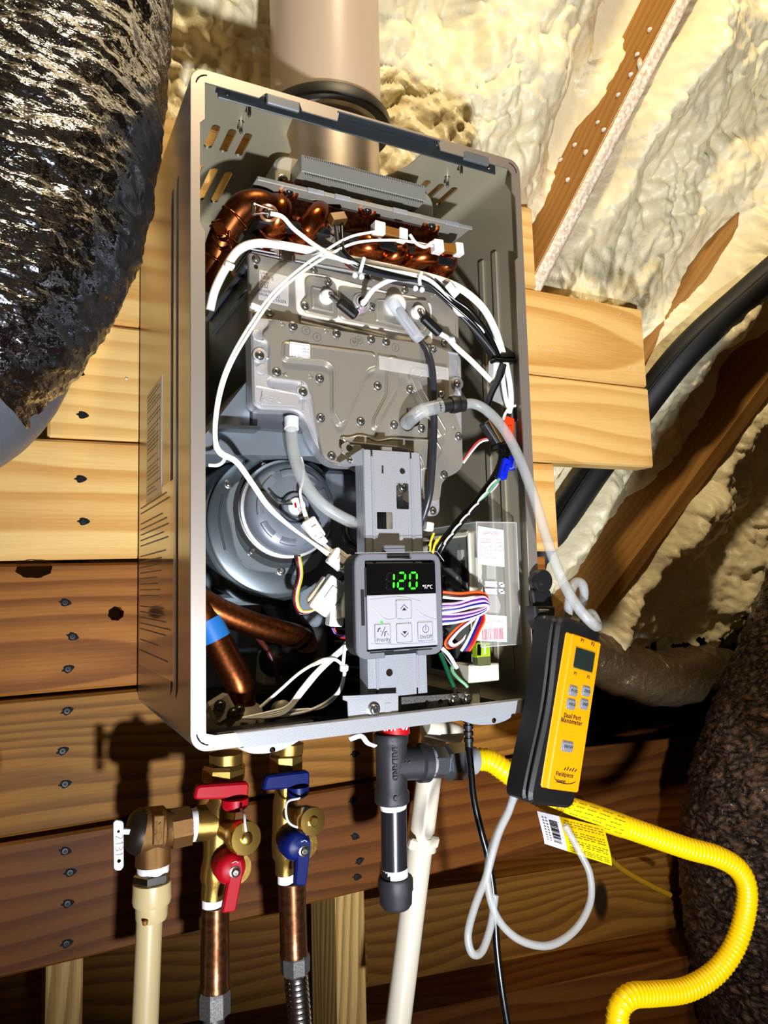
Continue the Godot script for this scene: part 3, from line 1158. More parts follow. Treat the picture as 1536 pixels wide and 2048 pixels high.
	# pressed rims round the slots
	for h in holes:
		var s := MB.new()
		s.xf = b.xf
		var out := s.inset(h, -0.0016)
		var a := 0.0
		for i in h.size():
			a += h[i].cross(h[(i + 1) % h.size()])
		if a < 0.0:
			out = s.inset(h, 0.0016)
		s.plate(out, -0.0011, 0.0002, [h], 0.0008)
		# turned rim faces down into the case
		put("slot_rim", s.mesh(), M.inner_paint, heater)
	# bottom panel with openings
	b = MB.new()
	b.xf = Transform3D(Basis(Vector3(1, 0, 0), Vector3(0, 0, 1), Vector3(0, -1, 0)), Vector3(0, T, 0))
	b.plate(rect(R, 0.001, HW - R, HD - 0.001), 0.0, T)
	put("bottom_panel", b.mesh(), M.dark_steel, heater)
	# front rim: flange with reliefs
	b = MB.new()
	var wl := 0.0125
	var nar := 0.0082
	var ring := PackedVector2Array([
		Vector2(wl, 0.014), Vector2(wl, 0.437), Vector2(nar, 0.444), Vector2(nar, 0.535), Vector2(wl, 0.540), Vector2(wl, HH - 0.012),
		Vector2(0.062, HH - 0.012), Vector2(0.0685, HH - 0.0055), Vector2(0.101, HH - 0.0055), Vector2(0.1035, HH - 0.0125), Vector2(0.1395, HH - 0.0125), Vector2(0.1415, HH - 0.0025),
		Vector2(0.252, HH - 0.0025), Vector2(0.255, HH - 0.0125), Vector2(0.283, HH - 0.0125), Vector2(0.2865, HH - 0.0055), Vector2(0.312, HH - 0.0055), Vector2(0.314, HH - 0.0115), Vector2(HW - 0.016, HH - 0.0115),
		Vector2(HW - 0.0115, HH - 0.016), Vector2(HW - 0.0115, 0.549), Vector2(HW - 0.0075, 0.544), Vector2(HW - 0.0075, 0.476), Vector2(HW - 0.0115, 0.472), Vector2(HW - 0.0115, 0.02), Vector2(HW - 0.02, 0.012), Vector2(0.02, 0.012)])
	ring.reverse()
	b.plate(o, HD - 0.0012, HD + 0.0004, [ring], 0.0004)
	var rim := put("front_rim", b.mesh(), M.champagne_paint, heater)
	# curved relief cuts at the corners
	for c in [[0.0155, HH - 0.0155, 0.5], [HW - 0.0155, HH - 0.0155, 0.0], [0.0155, 0.0155, 1.0], [HW - 0.0155, 0.0155, 1.5]]:
		var s := MB.new()
		var outer := PackedVector2Array()
		var back := PackedVector2Array()
		for i in 13:
			var an: float = PI * (c[2] + 0.03 + 0.44 * i / 12.0)
			outer.append(Vector2(c[0], c[1]) + Vector2.from_angle(an) * 0.0111)
			back.append(Vector2(c[0], c[1]) + Vector2.from_angle(an) * 0.0099)
		back.reverse()
		outer.append_array(back)
		s.plate(outer, HD - 0.001, HD + 0.0005)
		put("relief_cut", s.mesh(), M.hole_dark, rim)
	# the galvanised channel under the top rim, with two pressed hooks
	b = MB.new()
	b.box(Vector3(0.1775, HH - 0.0105, HD - 0.008), Vector3(0.303, 0.0135, 0.0016), 0.0006)
	b.box(Vector3(0.197, HH - 0.0033, HD - 0.004), Vector3(0.115, 0.0014, 0.0105), 0.0005)
	var ch := put("top_channel", b.mesh(), M.fan_steel, heater)
	for x in [0.085, 0.299]:
		b = MB.new()
		b.box(Vector3(x, HH - 0.0105, HD - 0.0006), Vector3(0.032, 0.0095, 0.004), 0.001)
		put("hook", b.mesh(), M.fan_plate, ch)
	for x in [0.035, 0.321]:
		b = MB.new()
		b.lathe(Vector3(x, HH - 0.011, HD - 0.0072), Vector3(0, 0, 1), [0.0026, 0, 0.002, 0.0008, 0, 0.001], 10)
		put("rivet", b.mesh(), M.bright_steel, ch)
	# the galvanised lower flange with two rounded lugs
	b = MB.new()
	b.hexa([Vector3(0.042, -0.0015, HD - 0.004), Vector3(0.330, -0.0015, HD - 0.004), Vector3(0.330, 0.0125, HD - 0.004), Vector3(0.036, 0.0125, HD - 0.004)], [Vector3(0.043, -0.0005, HD + 0.0022), Vector3(0.330, -0.0005, HD + 0.0022), Vector3(0.330, 0.0115, HD + 0.0012), Vector3(0.037, 0.0115, HD + 0.0012)])
	var fl := put("lower_flange", b.mesh(), M.galvanised, heater)
	for q in [[472, 1494, 500, 1508, 540, 1507, 575, 1496, 605, 1477, 470, 1487, 545, 1500], [915, 1438, 950, 1450, 990, 1449, 1015, 1440, 1030, 1428, 920, 1432, 988, 1441]]:
		b = MB.new()
		var zf := HD - 0.006
		var lug := PackedVector2Array([P2(q[10], q[11] - 12, zf), P2(q[0], q[1], zf), P2(q[2], q[3], zf), P2(q[4], q[5], zf), P2(q[6], q[7], zf), P2(q[8], q[9], zf), P2(q[8], q[9] - 14, zf)])
		b.plate(round_corners(lug, 0.008, 4), zf - 0.0012, zf, [circle(P2(q[12], q[13], zf), 0.0026, 10)])
		put("lug", b.mesh(), M.galvanised, fl)
	# clips on the outside of the top
	for x in [0.083, 0.286]:
		b = MB.new()
		b.box(Vector3(x, HH + 0.0018, HD - 0.012), Vector3(0.02, 0.0034, 0.008), 0.001)
		for e in [-0.007, 0.0, 0.007]:
			b.lathe(Vector3(x + e, HH + 0.003, HD - 0.012), Vector3(0, 1, 0), [0.0022, 0, 0.0022, 0.0024, 0, 0.003], 8)
		put("cover_clip", b.mesh(), M.dark_steel, heater)
	# printed labels on the left side
	b = MB.new()
	b.xf = Transform3D(Basis(Vector3(0, 0, 1), Vector3(0, 1, 0), Vector3(-1, 0, 0)), Vector3(-0.0001, 0, 0))
	var q1 := PX(298, 772, 0.0)
	var q2 := PX(324, 978, 0.0)
	b.plate(rect(q1.z - 0.01, q2.y - 0.005, q2.z, PX(323, 752, 0.0).y), 0.0, 0.0004)
	var lab := put("rating_label", b.mesh(), M.label_silver, heater)
	lines_on_side(lab, q1.z - 0.005, q2.z - 0.005, q2.y, PX(323, 752, 0.0).y - 0.004, 0.0042, M.ink_grey, 3)
	b = MB.new()
	b.xf = Transform3D(Basis(Vector3(0, 0, 1), Vector3(0, 1, 0), Vector3(-1, 0, 0)), Vector3(-0.0001, 0, 0))
	var q3 := PX(348, 958, 0.0)
	var q4 := PX(342, 1362, 0.0)
	b.plate(rect(0.012, q4.y, q3.z, q3.y), 0.0, 0.0003)
	lab = put("instruction_label", b.mesh(), M.clear_film, heater)
	lines_on_side(lab, 0.016, q3.z - 0.006, q4.y + 0.012, q3.y - 0.008, 0.0062, M.side_print, 5)


func lines_on_side(parent: Node, z0: float, z1: float, y0: float, y1: float, step: float, m: Material, seed_: int) -> void:
	# rows of small print, left blurred by the distance: every row one strip of word-long dashes
	rng.seed = seed_
	var b := MB.new()
	var y := y1
	while y > y0:
		var z := z0
		var last := lerpf(z0, z1, rng.randf_range(0.55, 1.0))
		while z < last:
			var w := rng.randf_range(0.003, 0.011)
			b.box(Vector3(-0.00065, y, z + w * 0.5), Vector3(0.0002, step * 0.2, w))
			z += w + 0.0014
		y -= step * (1.0 if rng.randf() < 0.85 else 1.9)
	put("small_print", b.mesh(), m, parent, true)


# ---------- the heater: workings
func part(called: String, b: MB, m: Material, parent: Node = null) -> MeshInstance3D:
	return put(called, b.mesh(), m, parent if parent else heater)


func plate_px(called: String, px: Array, z0: float, z1: float, m: Material, r := 0.004, bev := 0.0008, parent: Node = null, holes := []) -> MeshInstance3D:
	var b := MB.new()
	b.plate(round_corners(poly(px, z1), r), z0, z1, holes, bev)
	return part(called, b, m, parent)


func bar(called: String, a: Vector3, c: Vector3, w: float, h: float, m: Material, parent: Node = null, bev := 0.0008, up := Vector3(0, 0, 1)) -> MeshInstance3D:
	# a straight block from a to c, w across and h in the up direction
	var b := MB.new()
	var d := c - a
	var x := d.normalized()
	var z := (up - x * up.dot(x)).normalized()
	b.xf = Transform3D(Basis(x, z.cross(x), z), (a + c) * 0.5)
	b.box(Vector3.ZERO, Vector3(d.length(), w, h), bev)
	return part(called, b, m, parent)


func step_px(called: String, px: Array, z0: float, z1: float, m: Material, r: float, bev: float, parent: Node) -> MeshInstance3D:
	# a pressed step: a raised field with a rounded shoulder all round
	var b := MB.new()
	var o := round_corners(poly(px, z1), r, 5)
	b.plate(o, z0, z1, [], bev)
	var e := PackedVector3Array()
	var inn := o.duplicate()
	var area := 0.0
	for i in inn.size():
		area += inn[i].cross(inn[(i + 1) % inn.size()])
	if area < 0.0:
		inn.reverse()
	inn = b.inset(inn, bev * 0.9)
	for p in inn:
		if e.is_empty() or e[e.size() - 1].distance_to(Vector3(p.x, p.y, z1 - 0.0008)) > 0.0004:
			e.append(Vector3(p.x, p.y, z1 - 0.0008))
	e.append(e[0])
	b.tube(e, 0.0014, 8, false)
	return part(called, b, m, parent)


func build_exchanger() -> void:
	# flue box behind and flue collar
	var b := MB.new()
	var fx0 := P(548, 312, 0.2).x
	var fx1 := P(868, 400, 0.2).x
	b.plate(rrect(fx0, 0.40, fx1, 0.572, 0.016), 0.05, 0.2, [], 0.003)
	part("flue_box", b, M.zinc_grey)
	b = MB.new()
	var fc := Vector3(0.184, 0.56, 0.14)
	b.lathe(fc, Vector3(0, 1, 0), [0.0600, -0.004, 0.0600, 0.088, 0.0628, 0.090, 0.0632, 0.094, 0.0600, 0.095, 0.056, 0.095, 0.056, 0.0], 56)
	part("flue_collar", b, M.stainless)
	# channel in front of the flue box
	var z1 := 0.232
	var a := [P(607, 309, z1), P(850, 373, z1), P(854, 402, z1), P(603, 345, z1)]
	b = MB.new()
	var x0: float = a[3].x
	var x1: float = a[1].x
	var yt: float = (a[0].y + a[1].y) * 0.5
	var yb: float = (a[3].y + a[2].y) * 0.5
	b.box(Vector3((x0 + x1) * 0.5, yt - 0.0006, 0.2175), Vector3(x1 - x0, 0.0014, 0.03), 0.0005)
	b.box(Vector3((x0 + x1) * 0.5, (yt + yb) * 0.5, z1), Vector3(x1 - x0, yt - yb, 0.0014), 0.0005)
	b.box(Vector3((x0 + x1) * 0.5, yb + 0.001, z1 - 0.012), Vector3(x1 - x0 - 0.002, 0.0014, 0.024), 0.0005)
	for x in [x0 + 0.0006, x1 - 0.0006]:
		b.box(Vector3(x, (yt + yb) * 0.5, 0.217), Vector3(0.0014, yt - yb, 0.03), 0.0005)
	for x in [x0 - 0.0085, x1 + 0.007]:
		b.box(Vector3(x, (yt + yb) * 0.5 - 0.006, 0.2018), Vector3(0.018, 0.022, 0.0016), 0.0005)
	var ch := part("deflector_channel", b, M.zinc_grey)
	# rolled teeth along its two long edges
	b = MB.new()
	for e in [yt, yb]:
		for i in 60:
			b.box(Vector3(lerpf(x0 + 0.004, x1 - 0.004, i / 59.0), e - 0.002, z1 + 0.0008), Vector3(0.0008, 0.0018, 0.0005))
	put("rolled_teeth", b.mesh(), M.dull_plate, ch, true)
	screw(ch, Vector3(x0 - 0.009, (yt + yb) * 0.5 - 0.004, 0.2028), M.dark_screw, 1.15)
	screw(ch, Vector3(x1 - 0.004, yb + 0.004, 0.224), M.screw_steel, 0.8)
	# flange of the heat exchanger with clips
	var fl := P(515, 345, 0.236)
	var fr := P(945, 455, 0.236)
	var fy := (fl.y + fr.y) * 0.5
	b = MB.new()
	b.box(Vector3((fl.x + fr.x) * 0.5, fy - 0.0018, 0.197), Vector3(fr.x - fl.x, 0.0016, 0.078), 0.0005)
	b.box(Vector3((fl.x + fr.x) * 0.5, fy - 0.003, 0.2355), Vector3(fr.x - fl.x, 0.0042, 0.0014), 0.0005)
	var fg := part("exchanger_flange", b, M.zinc_grey)
	for u in [632, 686, 801, 905]:
		var x := P(u, 345 + (u - 515) * 0.256 + 6, 0.237).x
		bar("edge_clip", Vector3(x - 0.009, fy - 0.0035, 0.2365), Vector3(x + 0.009, fy - 0.0035, 0.2365), 0.0055, 0.0022, M.galvanised, fg)
	# copper header: wide box under the flange, a ledge and a lower tube plate
	var cx0 := fl.x + 0.006
	var cx1 := P(880, 470, 0.222).x
	b = MB.new()
	b.box(Vector3((cx0 + cx1) * 0.5, fy - 0.017, 0.192), Vector3(cx1 - cx0, 0.026, 0.062), 0.004)
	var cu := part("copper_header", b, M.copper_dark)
	for q in [[578, 381], [735, 418], [863, 451]]:
		var p := P(q[0], q[1], 0.2235)
		b = MB.new()
		b.lathe(p, Vector3(0, 0, 1), [0.0105, -0.001, 0.0100, 0.0008, 0.0078, 0.0014, 0.0055, -0.0004, 0.0, -0.0004], 20)
		part("screw_boss", b, M.copper, cu)
		screw(cu, p, M.dark_screw, 1.15)
	b = MB.new()
	b.box(Vector3((cx0 + cx1) * 0.5, fy - 0.036, 0.187), Vector3(cx1 - cx0 + 0.004, 0.009, 0.076), 0.0015)
	part("dark_ledge", b, M.dark_steel)
	b = MB.new()
	var by := P(890, 552, 0.205).y - 0.002
	b.box(Vector3((cx0 + cx1) * 0.5 + 0.004, (fy - 0.04 + by) * 0.5, 0.155), Vector3(cx1 - cx0 + 0.004, fy - 0.04 - by, 0.09), 0.003)
	part("tube_plate", b, M.copper)
	# tube bends on the plate: stub, rolled rings, cap
	for q in [[545, 452, 0.0135, 560, 412], [603, 470, 0.0125, 640, 425], [715, 500, 0.0135, 752, 500], [775, 520, 0.0115, 800, 500], [826, 520, 0.0135, 866, 515], [880, 540, 0.0115, 892, 520]]:
		var p := P(q[0], q[1], 0.208)
		var d := P(q[3], q[4], 0.214)
		b = MB.new()
		var dir := (Vector3(p.x, p.y - 0.004, 0.19) - d).normalized()
		var mid := p + Vector3(0, 0, 0.006)
		b.tube(smooth(PackedVector3Array([p + Vector3(-0.003, -0.014, -0.03), p + Vector3(-0.002, -0.004, -0.008), mid, (mid + d) * 0.5 + Vector3(0, 0, 0.006), d + Vector3(0, 0, -0.002), d + Vector3(0.006, 0.003, -0.02)]), 6), q[2], 18)
		var tb := part("tube_bend", b, M.copper)
		for k in 3:
			b = MB.new()
			var c := p + Vector3(-0.0012, -0.0035, -0.006) * (k - 0.6) * 1.1
			b.xf = Transform3D(facing(Vector3(0.05, 0.42, 0.9)), c)
			var r := PackedVector3Array()
			for i in 25:
				r.append(Vector3(cos(TAU * i / 24), sin(TAU * i / 24), 0) * (q[2] + 0.0012))
			b.tube(r, 0.0016, 8, false)
			part("rolled_ring", b, M.bright_copper if k == 1 else M.copper, tb)
	# big outlet elbow at the left
	b = MB.new()
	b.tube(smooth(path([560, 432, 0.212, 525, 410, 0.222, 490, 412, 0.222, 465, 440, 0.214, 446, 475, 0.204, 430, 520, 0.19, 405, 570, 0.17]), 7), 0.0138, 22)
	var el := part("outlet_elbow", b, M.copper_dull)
	for q in [[470, 436, 0.2145, -0.55, -0.75], [448, 470, 0.205, -0.4, -0.8], [429, 520, 0.19, -0.35, -0.8]]:
		b = MB.new()
		b.xf = Transform3D(facing(Vector3(q[3], q[4], -0.35)), P(q[0], q[1], q[2]))
		var r := PackedVector3Array()
		for i in 25:
			r.append(Vector3(cos(TAU * i / 24), sin(TAU * i / 24), 0) * 0.0142)
		b.tube(r, 0.0017, 8, false)
		part("rolled_ring", b, M.copper, el)
	# spring clip round the elbow
	for q in [[425, 445, 452, 440, 458, 478, 437, 476], [424, 470, 450, 474, 462, 500, 440, 498]]:
		b = MB.new()
		var r := PackedVector3Array()
		for i in 4:
			r.append(P(q[i * 2], q[i * 2 + 1], 0.224 - i % 2 * 0.01))
		r.append(r[0])
		b.tube(smooth(r, 4), 0.0014, 6, false)
		part("wire_clip", b, M.copper_dull, el)
	bar("clip_plate", P(428, 458, 0.226), P(452, 455, 0.22), 0.012, 0.001, M.copper_dull, el)
	# thermistor on the elbow: ring, clip, white lead (the lead is laid with the wires)
	b = MB.new()
	var tp := P(537, 425, 0.238)
	b.lathe(tp, Vector3(-0.2, 0.05, 1), [0.0090, -0.002, 0.0092, 0.0, 0.0080, 0.0012, 0.0066, 0.0, 0.0064, -0.002], 28)
	var th := part("sensor_ring", b, M.pink_copper, el)
	b = MB.new()
	b.lathe(tp + Vector3(0, 0, -0.001), Vector3(-0.2, 0.05, 1), [0.0036, -0.002, 0.0036, 0.002, 0.0022, 0.0026, 0.0022, 0.0045, 0.0, 0.0048], 14)
	part("sensor_head", b, M.bright_steel, th)
	b = MB.new()
	for dy in [-0.0036, 0.0036]:
		b.tube(PackedVector3Array([tp + Vector3(-0.0145, dy * 1.5, 0.001), tp + Vector3(-0.008, dy, 0.002), tp + Vector3(0.006, dy * 0.5, 0.0025)]), 0.0008, 6)
	part("sensor_clip", b, M.bright_steel, th)
	bar("clip_foot", tp + Vector3(-0.0145, -0.006, 0.0), tp + Vector3(-0.0145, 0.006, 0.0), 0.004, 0.0012, M.bright_steel, th)
	# thermostat in the middle with a brown cap
	b = MB.new()
	var sp := P(668, 460, 0.222)
	b.lathe(sp, Vector3(0.1, 0.45, 0.9), [0.010, -0.008, 0.010, -0.001, 0.0078, 0.0, 0.0076, 0.004, 0.0, 0.004], 22)
	var ts := part("thermostat", b, M.bright_steel)
	bar("thermostat_cap", P(660, 440, 0.236), P(690, 436, 0.236), 0.0105, 0.010, M.cap_brown, ts, 0.001, Vector3(0.1, 0.3, 0.9))
	bar("ear", P(640, 462, 0.218), P(668, 470, 0.218), 0.013, 0.0012, M.galvanised, ts)
	screw(ts, P(644, 461, 0.2192), M.screw_steel, 1.0)
	bar("lower_ear", P(640, 462, 0.2165), P(690, 478, 0.2165), 0.01, 0.001, M.copper, ts)
	# thermal fuses: two amber blocks with white ends
	for q in [[752, 458, 806, 472], [870, 494, 918, 500]]:
		var l := P(q[0], q[1], 0.236)
		var r := P(q[2], q[3], 0.236)
		var fuse := bar("fuse_holder", l, r, 0.0095, 0.008, M.amber, null, 0.001)
		bar("end_block", l - (r - l) * 0.12, l + (r - l) * 0.27, 0.0135, 0.012, M.white_plastic, fuse, 0.001)
		bar("end_block", l + (r - l) * 0.80, l + (r - l) * 1.12, 0.0135, 0.010, M.white_plastic, fuse, 0.001)
		bar("spring_plate", l + (r - l) * 0.2 + Vector3(0, -0.012, -0.005), l + (r - l) * 0.75 + Vector3(0.003, -0.013, -0.005), 0.009, 0.003, M.dark_steel, fuse, 0.0005)


func build_burner() -> void:
	# combustion box
	var zi := 0.205
	var x0 := P(497, 505, zi).x
	var x1 := P(915, 640, zi).x
	var yt := P(497, 505, zi).y
	var b := MB.new()
	b.box(Vector3((x0 + x1) * 0.5, yt - 0.088, 0.12), Vector3(x1 - x0 - 0.003, 0.176, 0.166), 0.002)
	var box := part("combustion_box", b, M.box_steel)
	# ribs on its left side
	b = MB.new()
	b.box(Vector3(x0 - 0.001, yt - 0.012, 0.12), Vector3(0.005, 0.006, 0.165), 0.002)
	b.box(Vector3(x0 - 0.001, yt - 0.036, 0.13), Vector3(0.002, 0.0016, 0.14), 0.0006)
	part("side_ribs", b, M.box_steel, box)
	# stacked edges above the front plate
	for q in [[0.0025, 0.202, 0.0022], [0.0075, 0.199, 0.0018], [0.0125, 0.197, 0.003]]:
		b = MB.new()
		b.box(Vector3((x0 + x1) * 0.5 - 0.002, yt + q[0], q[1] - 0.03), Vector3(x1 - x0 - 0.012, q[2], 0.06), 0.0006)
		part("flange_strip", b, M.cast_aluminium if q[2] < 0.0025 else M.galvanised, box)
	for u in [575, 752, 880]:
		var p := P(u, 512 + (u - 575) * 0.23, 0.207)
		var clip := bar("clamp", p + Vector3(-0.007, 0.003, 0), p + Vector3(0.007, 0.003, 0), 0.016, 0.0014, M.bright_steel, box, 0.0004)
		for e in [-0.006, 0.006]:
			bar("clamp_lug", p + Vector3(e, -0.006, 0.001), p + Vector3(e, 0.001, 0.001), 0.003, 0.003, M.bright_steel, clip, 0.0004)
	# upper cover with its raised steps
	var up := plate_px("burner_cover", [497, 504, 680, 545, 830, 576, 890, 590, 917, 603, 919, 700, 700, 690, 500, 650], 0.199, zi, M.zinc_plate, 0.003, 0.001)
	plate_px("gasket_edge", [590, 553, 604, 543, 650, 549, 678, 558, 800, 588, 830, 592, 864, 606, 866, 690, 800, 680, 680, 645, 618, 640, 594, 622], 0.203, 0.2075, M.fibre, 0.005, 0.001, up)
	var lp := plate_px("left_step", [610, 556, 620, 549, 662, 556, 674, 568, 678, 634, 668, 637, 612, 624, 604, 612, 604, 600, 612, 592], 0.204, 0.2105, M.zinc_plate, 0.004, 0.0014, up)
	var rp := plate_px("right_step", [678, 572, 690, 571, 852, 601, 862, 616, 862, 668, 850, 672, 690, 640, 679, 632], 0.204, 0.2105, M.zinc_plate, 0.004, 0.0014, up)
	step_px("pressed_square", [623, 572, 668, 582, 670, 626, 624, 616], 0.21, 0.2118, M.zinc_plate, 0.002, 0.0012, lp)
	step_px("pressed_square", [752, 598, 855, 600, 862, 640, 850, 664, 752, 641], 0.21, 0.2118, M.zinc_plate, 0.003, 0.0012, rp)
	# long ridge under the cover
	b = MB.new()
	b.tube(smooth(path([600, 640, 0.2055, 700, 664, 0.2055, 815, 690, 0.2055, 900, 706, 0.2055]), 6), 0.0045, 12)
	part("pressed_ridge", b, M.zinc_plate, up)
	screws(up, [512, 519, 627, 542, 809, 580, 514, 630, 539, 626, 888, 686, 907, 688, 905, 598], zi, M.screw_steel, 1.0)
	screws(lp, [656, 565, 610, 612], 0.2105)
	screws(rp, [744, 614], 0.2105)
	b = MB.new()
	b.lathe(P(512, 534, zi), Vector3(0, 0, 1), [0.0022, 0.0, 0.0022, 0.0004, 0, 0.0004], 12)
	part("hole", b, M.hole_dark, up)
	# sticker
	var lz := zi + 0.0006
	var lab := plate_px("sticker", [519, 539, 578, 553, 577, 613, 517, 598], zi, lz, M.label_silver, 0.0012, 0.0, up)
	var tl := [["Line", 528, 546.5, 0.0042, 0.008], ["1001 5", 534, 556, 0.0055, 0.013], ["Serial", 530, 564.5, 0.0036, 0.0085], ["032", 529, 572, 0.0055, 0.009], ["2016/06/07", 534, 583, 0.0036, 0.0165], ["RRGA-104522", 539, 591, 0.0038, 0.0215], ["RE160IN", 557, 602, 0.0046, 0.016]]
	for q in tl:
		text("print", q[0], q[3] * 0.68, M.ink, lab, P(q[1], q[2], lz), Basis(), "Droid Sans", 0.0002, HORIZONTAL_ALIGNMENT_CENTER, 400, q[4])
	# electrodes with black caps
	for q in [[650, 596, 662, 590, 677, 603, 713, 632], [832, 626, 838, 622, 846, 634, 880, 667]]:
		var p := P(q[0], q[1], 0.2105)
		b = MB.new()
		b.lathe(p, Vector3(0.1, -0.05, 1), [0.0072, -0.001, 0.0074, 0.002, 0.0064, 0.0028, 0.0074, 0.0036, 0.0064, 0.005, 0.0073, 0.0062, 0.0066, 0.0082, 0.0048, 0.0095, 0.0, 0.0098], 22)
		var el := part("electrode", b, M.ceramic, up)
		b = MB.new()
		var sp := smooth(PackedVector3Array([p + Vector3(0.001, 0.0, 0.009), P(q[2], q[3], 0.222), P(q[4], q[5], 0.224)]), 4)
		b.tube(sp, 0.0022, 8)
		for i in 5:
			var c := sp[0].lerp(sp[sp.size() - 1], 0.25 + i * 0.14)
			b.lathe(c, sp[sp.size() - 1] - sp[0], [0.0034, -0.0005, 0.0034, 0.0005], 10)
		part("spring_terminal", b, M.bright_steel, el)
		bar("electrode_cap", P(q[4], q[5], 0.224), P(q[6], q[7], 0.224), 0.0095, 0.0085, M.black_rubber, el, 0.0016)
	# peep window
	b = MB.new()
	var pw := P(722, 606, 0.2105)
	b.lathe(pw, Vector3(0, 0, 1), [0.0102, 0, 0.0102, 0.0016, 0.0086, 0.0022, 0.0074, 0.0018, 0.0068, 0.0044, 0.0056, 0.0046, 0.0054, 0.0010, 0.0, 0.0010], 28)
	var win := part("peep_window", b, M.cast_aluminium, up)
	b = MB.new()
	b.lathe(pw, Vector3(0, 0, 1), [0.0055, 0.0016, 0.0, 0.0018], 24)
	part("window_glass", b, M.panel_black, win)
	# flame rod: milky cap and a clear sleeve
	b = MB.new()
	b.lathe(P(786, 611, 0.2105), Vector3(0.15, -0.1, 1), [0.0115, -0.001, 0.0118, 0.004, 0.0108, 0.009, 0.0082, 0.0125, 0.004, 0.0142, 0.0, 0.0145], 24)
	var rod := part("flame_rod_cap", b, M.silicone, up)
	b = MB.new()
	b.tube(smooth(path([786, 606, 0.2225, 800, 628, 0.226, 820, 654, 0.226, 840, 682, 0.226]), 5), 0.0064, 14, false)
	part("clear_sleeve", b, M.clear_sleeve, rod)
	bar("rod_plug", P(796, 618, 0.225), P(832, 670, 0.2255), 0.0062, 0.006, M.panel_grey, rod, 0.0015)
	# cast manifold
	var zm := 0.223
	var cast := plate_px("manifold_casting", [502, 643, 508, 634, 545, 637, 852, 689, 905, 698, 924, 712, 926, 868, 928, 932, 912, 947, 893, 955, 882, 966, 881, 1024, 872, 1032, 850, 1030, 800, 1000, 720, 933, 680, 931, 662, 925, 648, 912, 628, 880, 616, 848, 603, 828, 586, 820, 520, 818, 506, 806], 0.203, zm, M.cast_aluminium, 0.006, 0.002)
	for q in [[519, 711], [606, 784], [914, 767]]:
		b = MB.new()
		b.lathe(P(q[0], q[1], zm), Vector3(0, 0, 1), [0.0075, -0.001, 0.0070, 0.0018, 0.0045, 0.0022, 0.0, 0.0022], 18)
		part("screw_boss", b, M.cast_aluminium, cast)
		screw(cast, P(q[0], q[1], zm + 0.0022), M.screw_steel, 1.0)
	for q in [[510, 670, 525, 672], [519, 738, 519, 742]]:
		b = MB.new()
		b.lathe(P(q[0] + 4, q[1], zm), Vector3(0, 0, 1), [0.0052, -0.001, 0.005, 0.0008, 0.004, 0.001, 0.0, 0.001], 16)
		part("ejector_mark", b, M.cast_aluminium, cast)
	for q in [[512, 772, 600, 790], [606, 792, 606, 822], [514, 680, 536, 684], [522, 714, 538, 717], [880, 700, 915, 708], [912, 720, 914, 760], [914, 775, 920, 790], [604, 762, 604, 778], [612, 788, 628, 792]]:
		b = MB.new()
		b.tube(path([q[0], q[1], zm, q[2], q[3], zm]), 0.0012, 8)
		part("cast_rib", b, M.cast_aluminium, cast)
	plate_px("raised_panel", [524, 778, 596, 788, 601, 798, 594, 813, 524, 810, 519, 800, 522, 792], zm - 0.001, zm + 0.0009, M.cast_aluminium, 0.002, 0.0008, cast)
	text("raised_letters", "A  B  C", 0.0052, M.cast_aluminium, cast, P(543, 799, zm + 0.0012), Basis(), "Droid Sans", 0.0008)
	# pressed front plate
	var zp := 0.2285
	var fp := plate_px("manifold_cover", [541, 637, 749, 673, 852, 688, 899, 702, 899, 790, 925, 868, 926, 924, 915, 940, 896, 954, 884, 966, 881, 1000, 850, 1004, 848, 925, 720, 925, 683, 929, 661, 923, 646, 911, 633, 851, 627, 807, 617, 772, 605, 762, 539, 754, 539, 686, 527, 676, 527, 664, 538, 656], zm, zp, M.zinc_plate, 0.005, 0.0008)
	var zr := zp + 0.0046
	step_px("pressed_step", [566, 684, 574, 680, 749, 703, 757, 711, 757, 738, 739, 744, 696, 846, 686, 853, 677, 850, 663, 823, 663, 738, 655, 729, 574, 722, 565, 714], zp - 0.001, zr, M.zinc_plate, 0.004, 0.0036, fp)
	step_px("pressed_step", [775, 716, 783, 711, 797, 713, 800, 722, 800, 776, 764, 838, 764, 852, 755, 861, 746, 852, 747, 838, 773, 789], zp - 0.001, zr, M.zinc_plate, 0.004, 0.0030, fp)
	step_px("pressed_step", [818, 750, 826, 736, 878, 742, 882, 760, 866, 766, 862, 752, 840, 756, 846, 776, 896, 862, 892, 873, 882, 875, 836, 790], zp - 0.001, zr, M.zinc_plate, 0.004, 0.0016, fp)
	step_px("pressed_step", [680, 872, 700, 874, 718, 868, 735, 870, 752, 880, 770, 877, 785, 874, 874, 879, 888, 902, 868, 936, 846, 940, 846, 930, 838, 910, 800, 898, 690, 887], zp - 0.001, zr - 0.0006, M.zinc_plate, 0.005, 0.0018, fp)
	screws(fp, [586, 652, 673, 667, 742, 678, 772, 683, 553, 744, 639, 757, 755, 772, 820, 779, 641, 836, 721, 843, 788, 850, 843, 857, 663, 912, 882, 788, 866, 697, 917, 873, 888, 950], zp, M.screw_bright, 1.0)
	screws(cast, [866, 1022, 540, 670], zm + 0.001, M.screw_steel, 0.9)
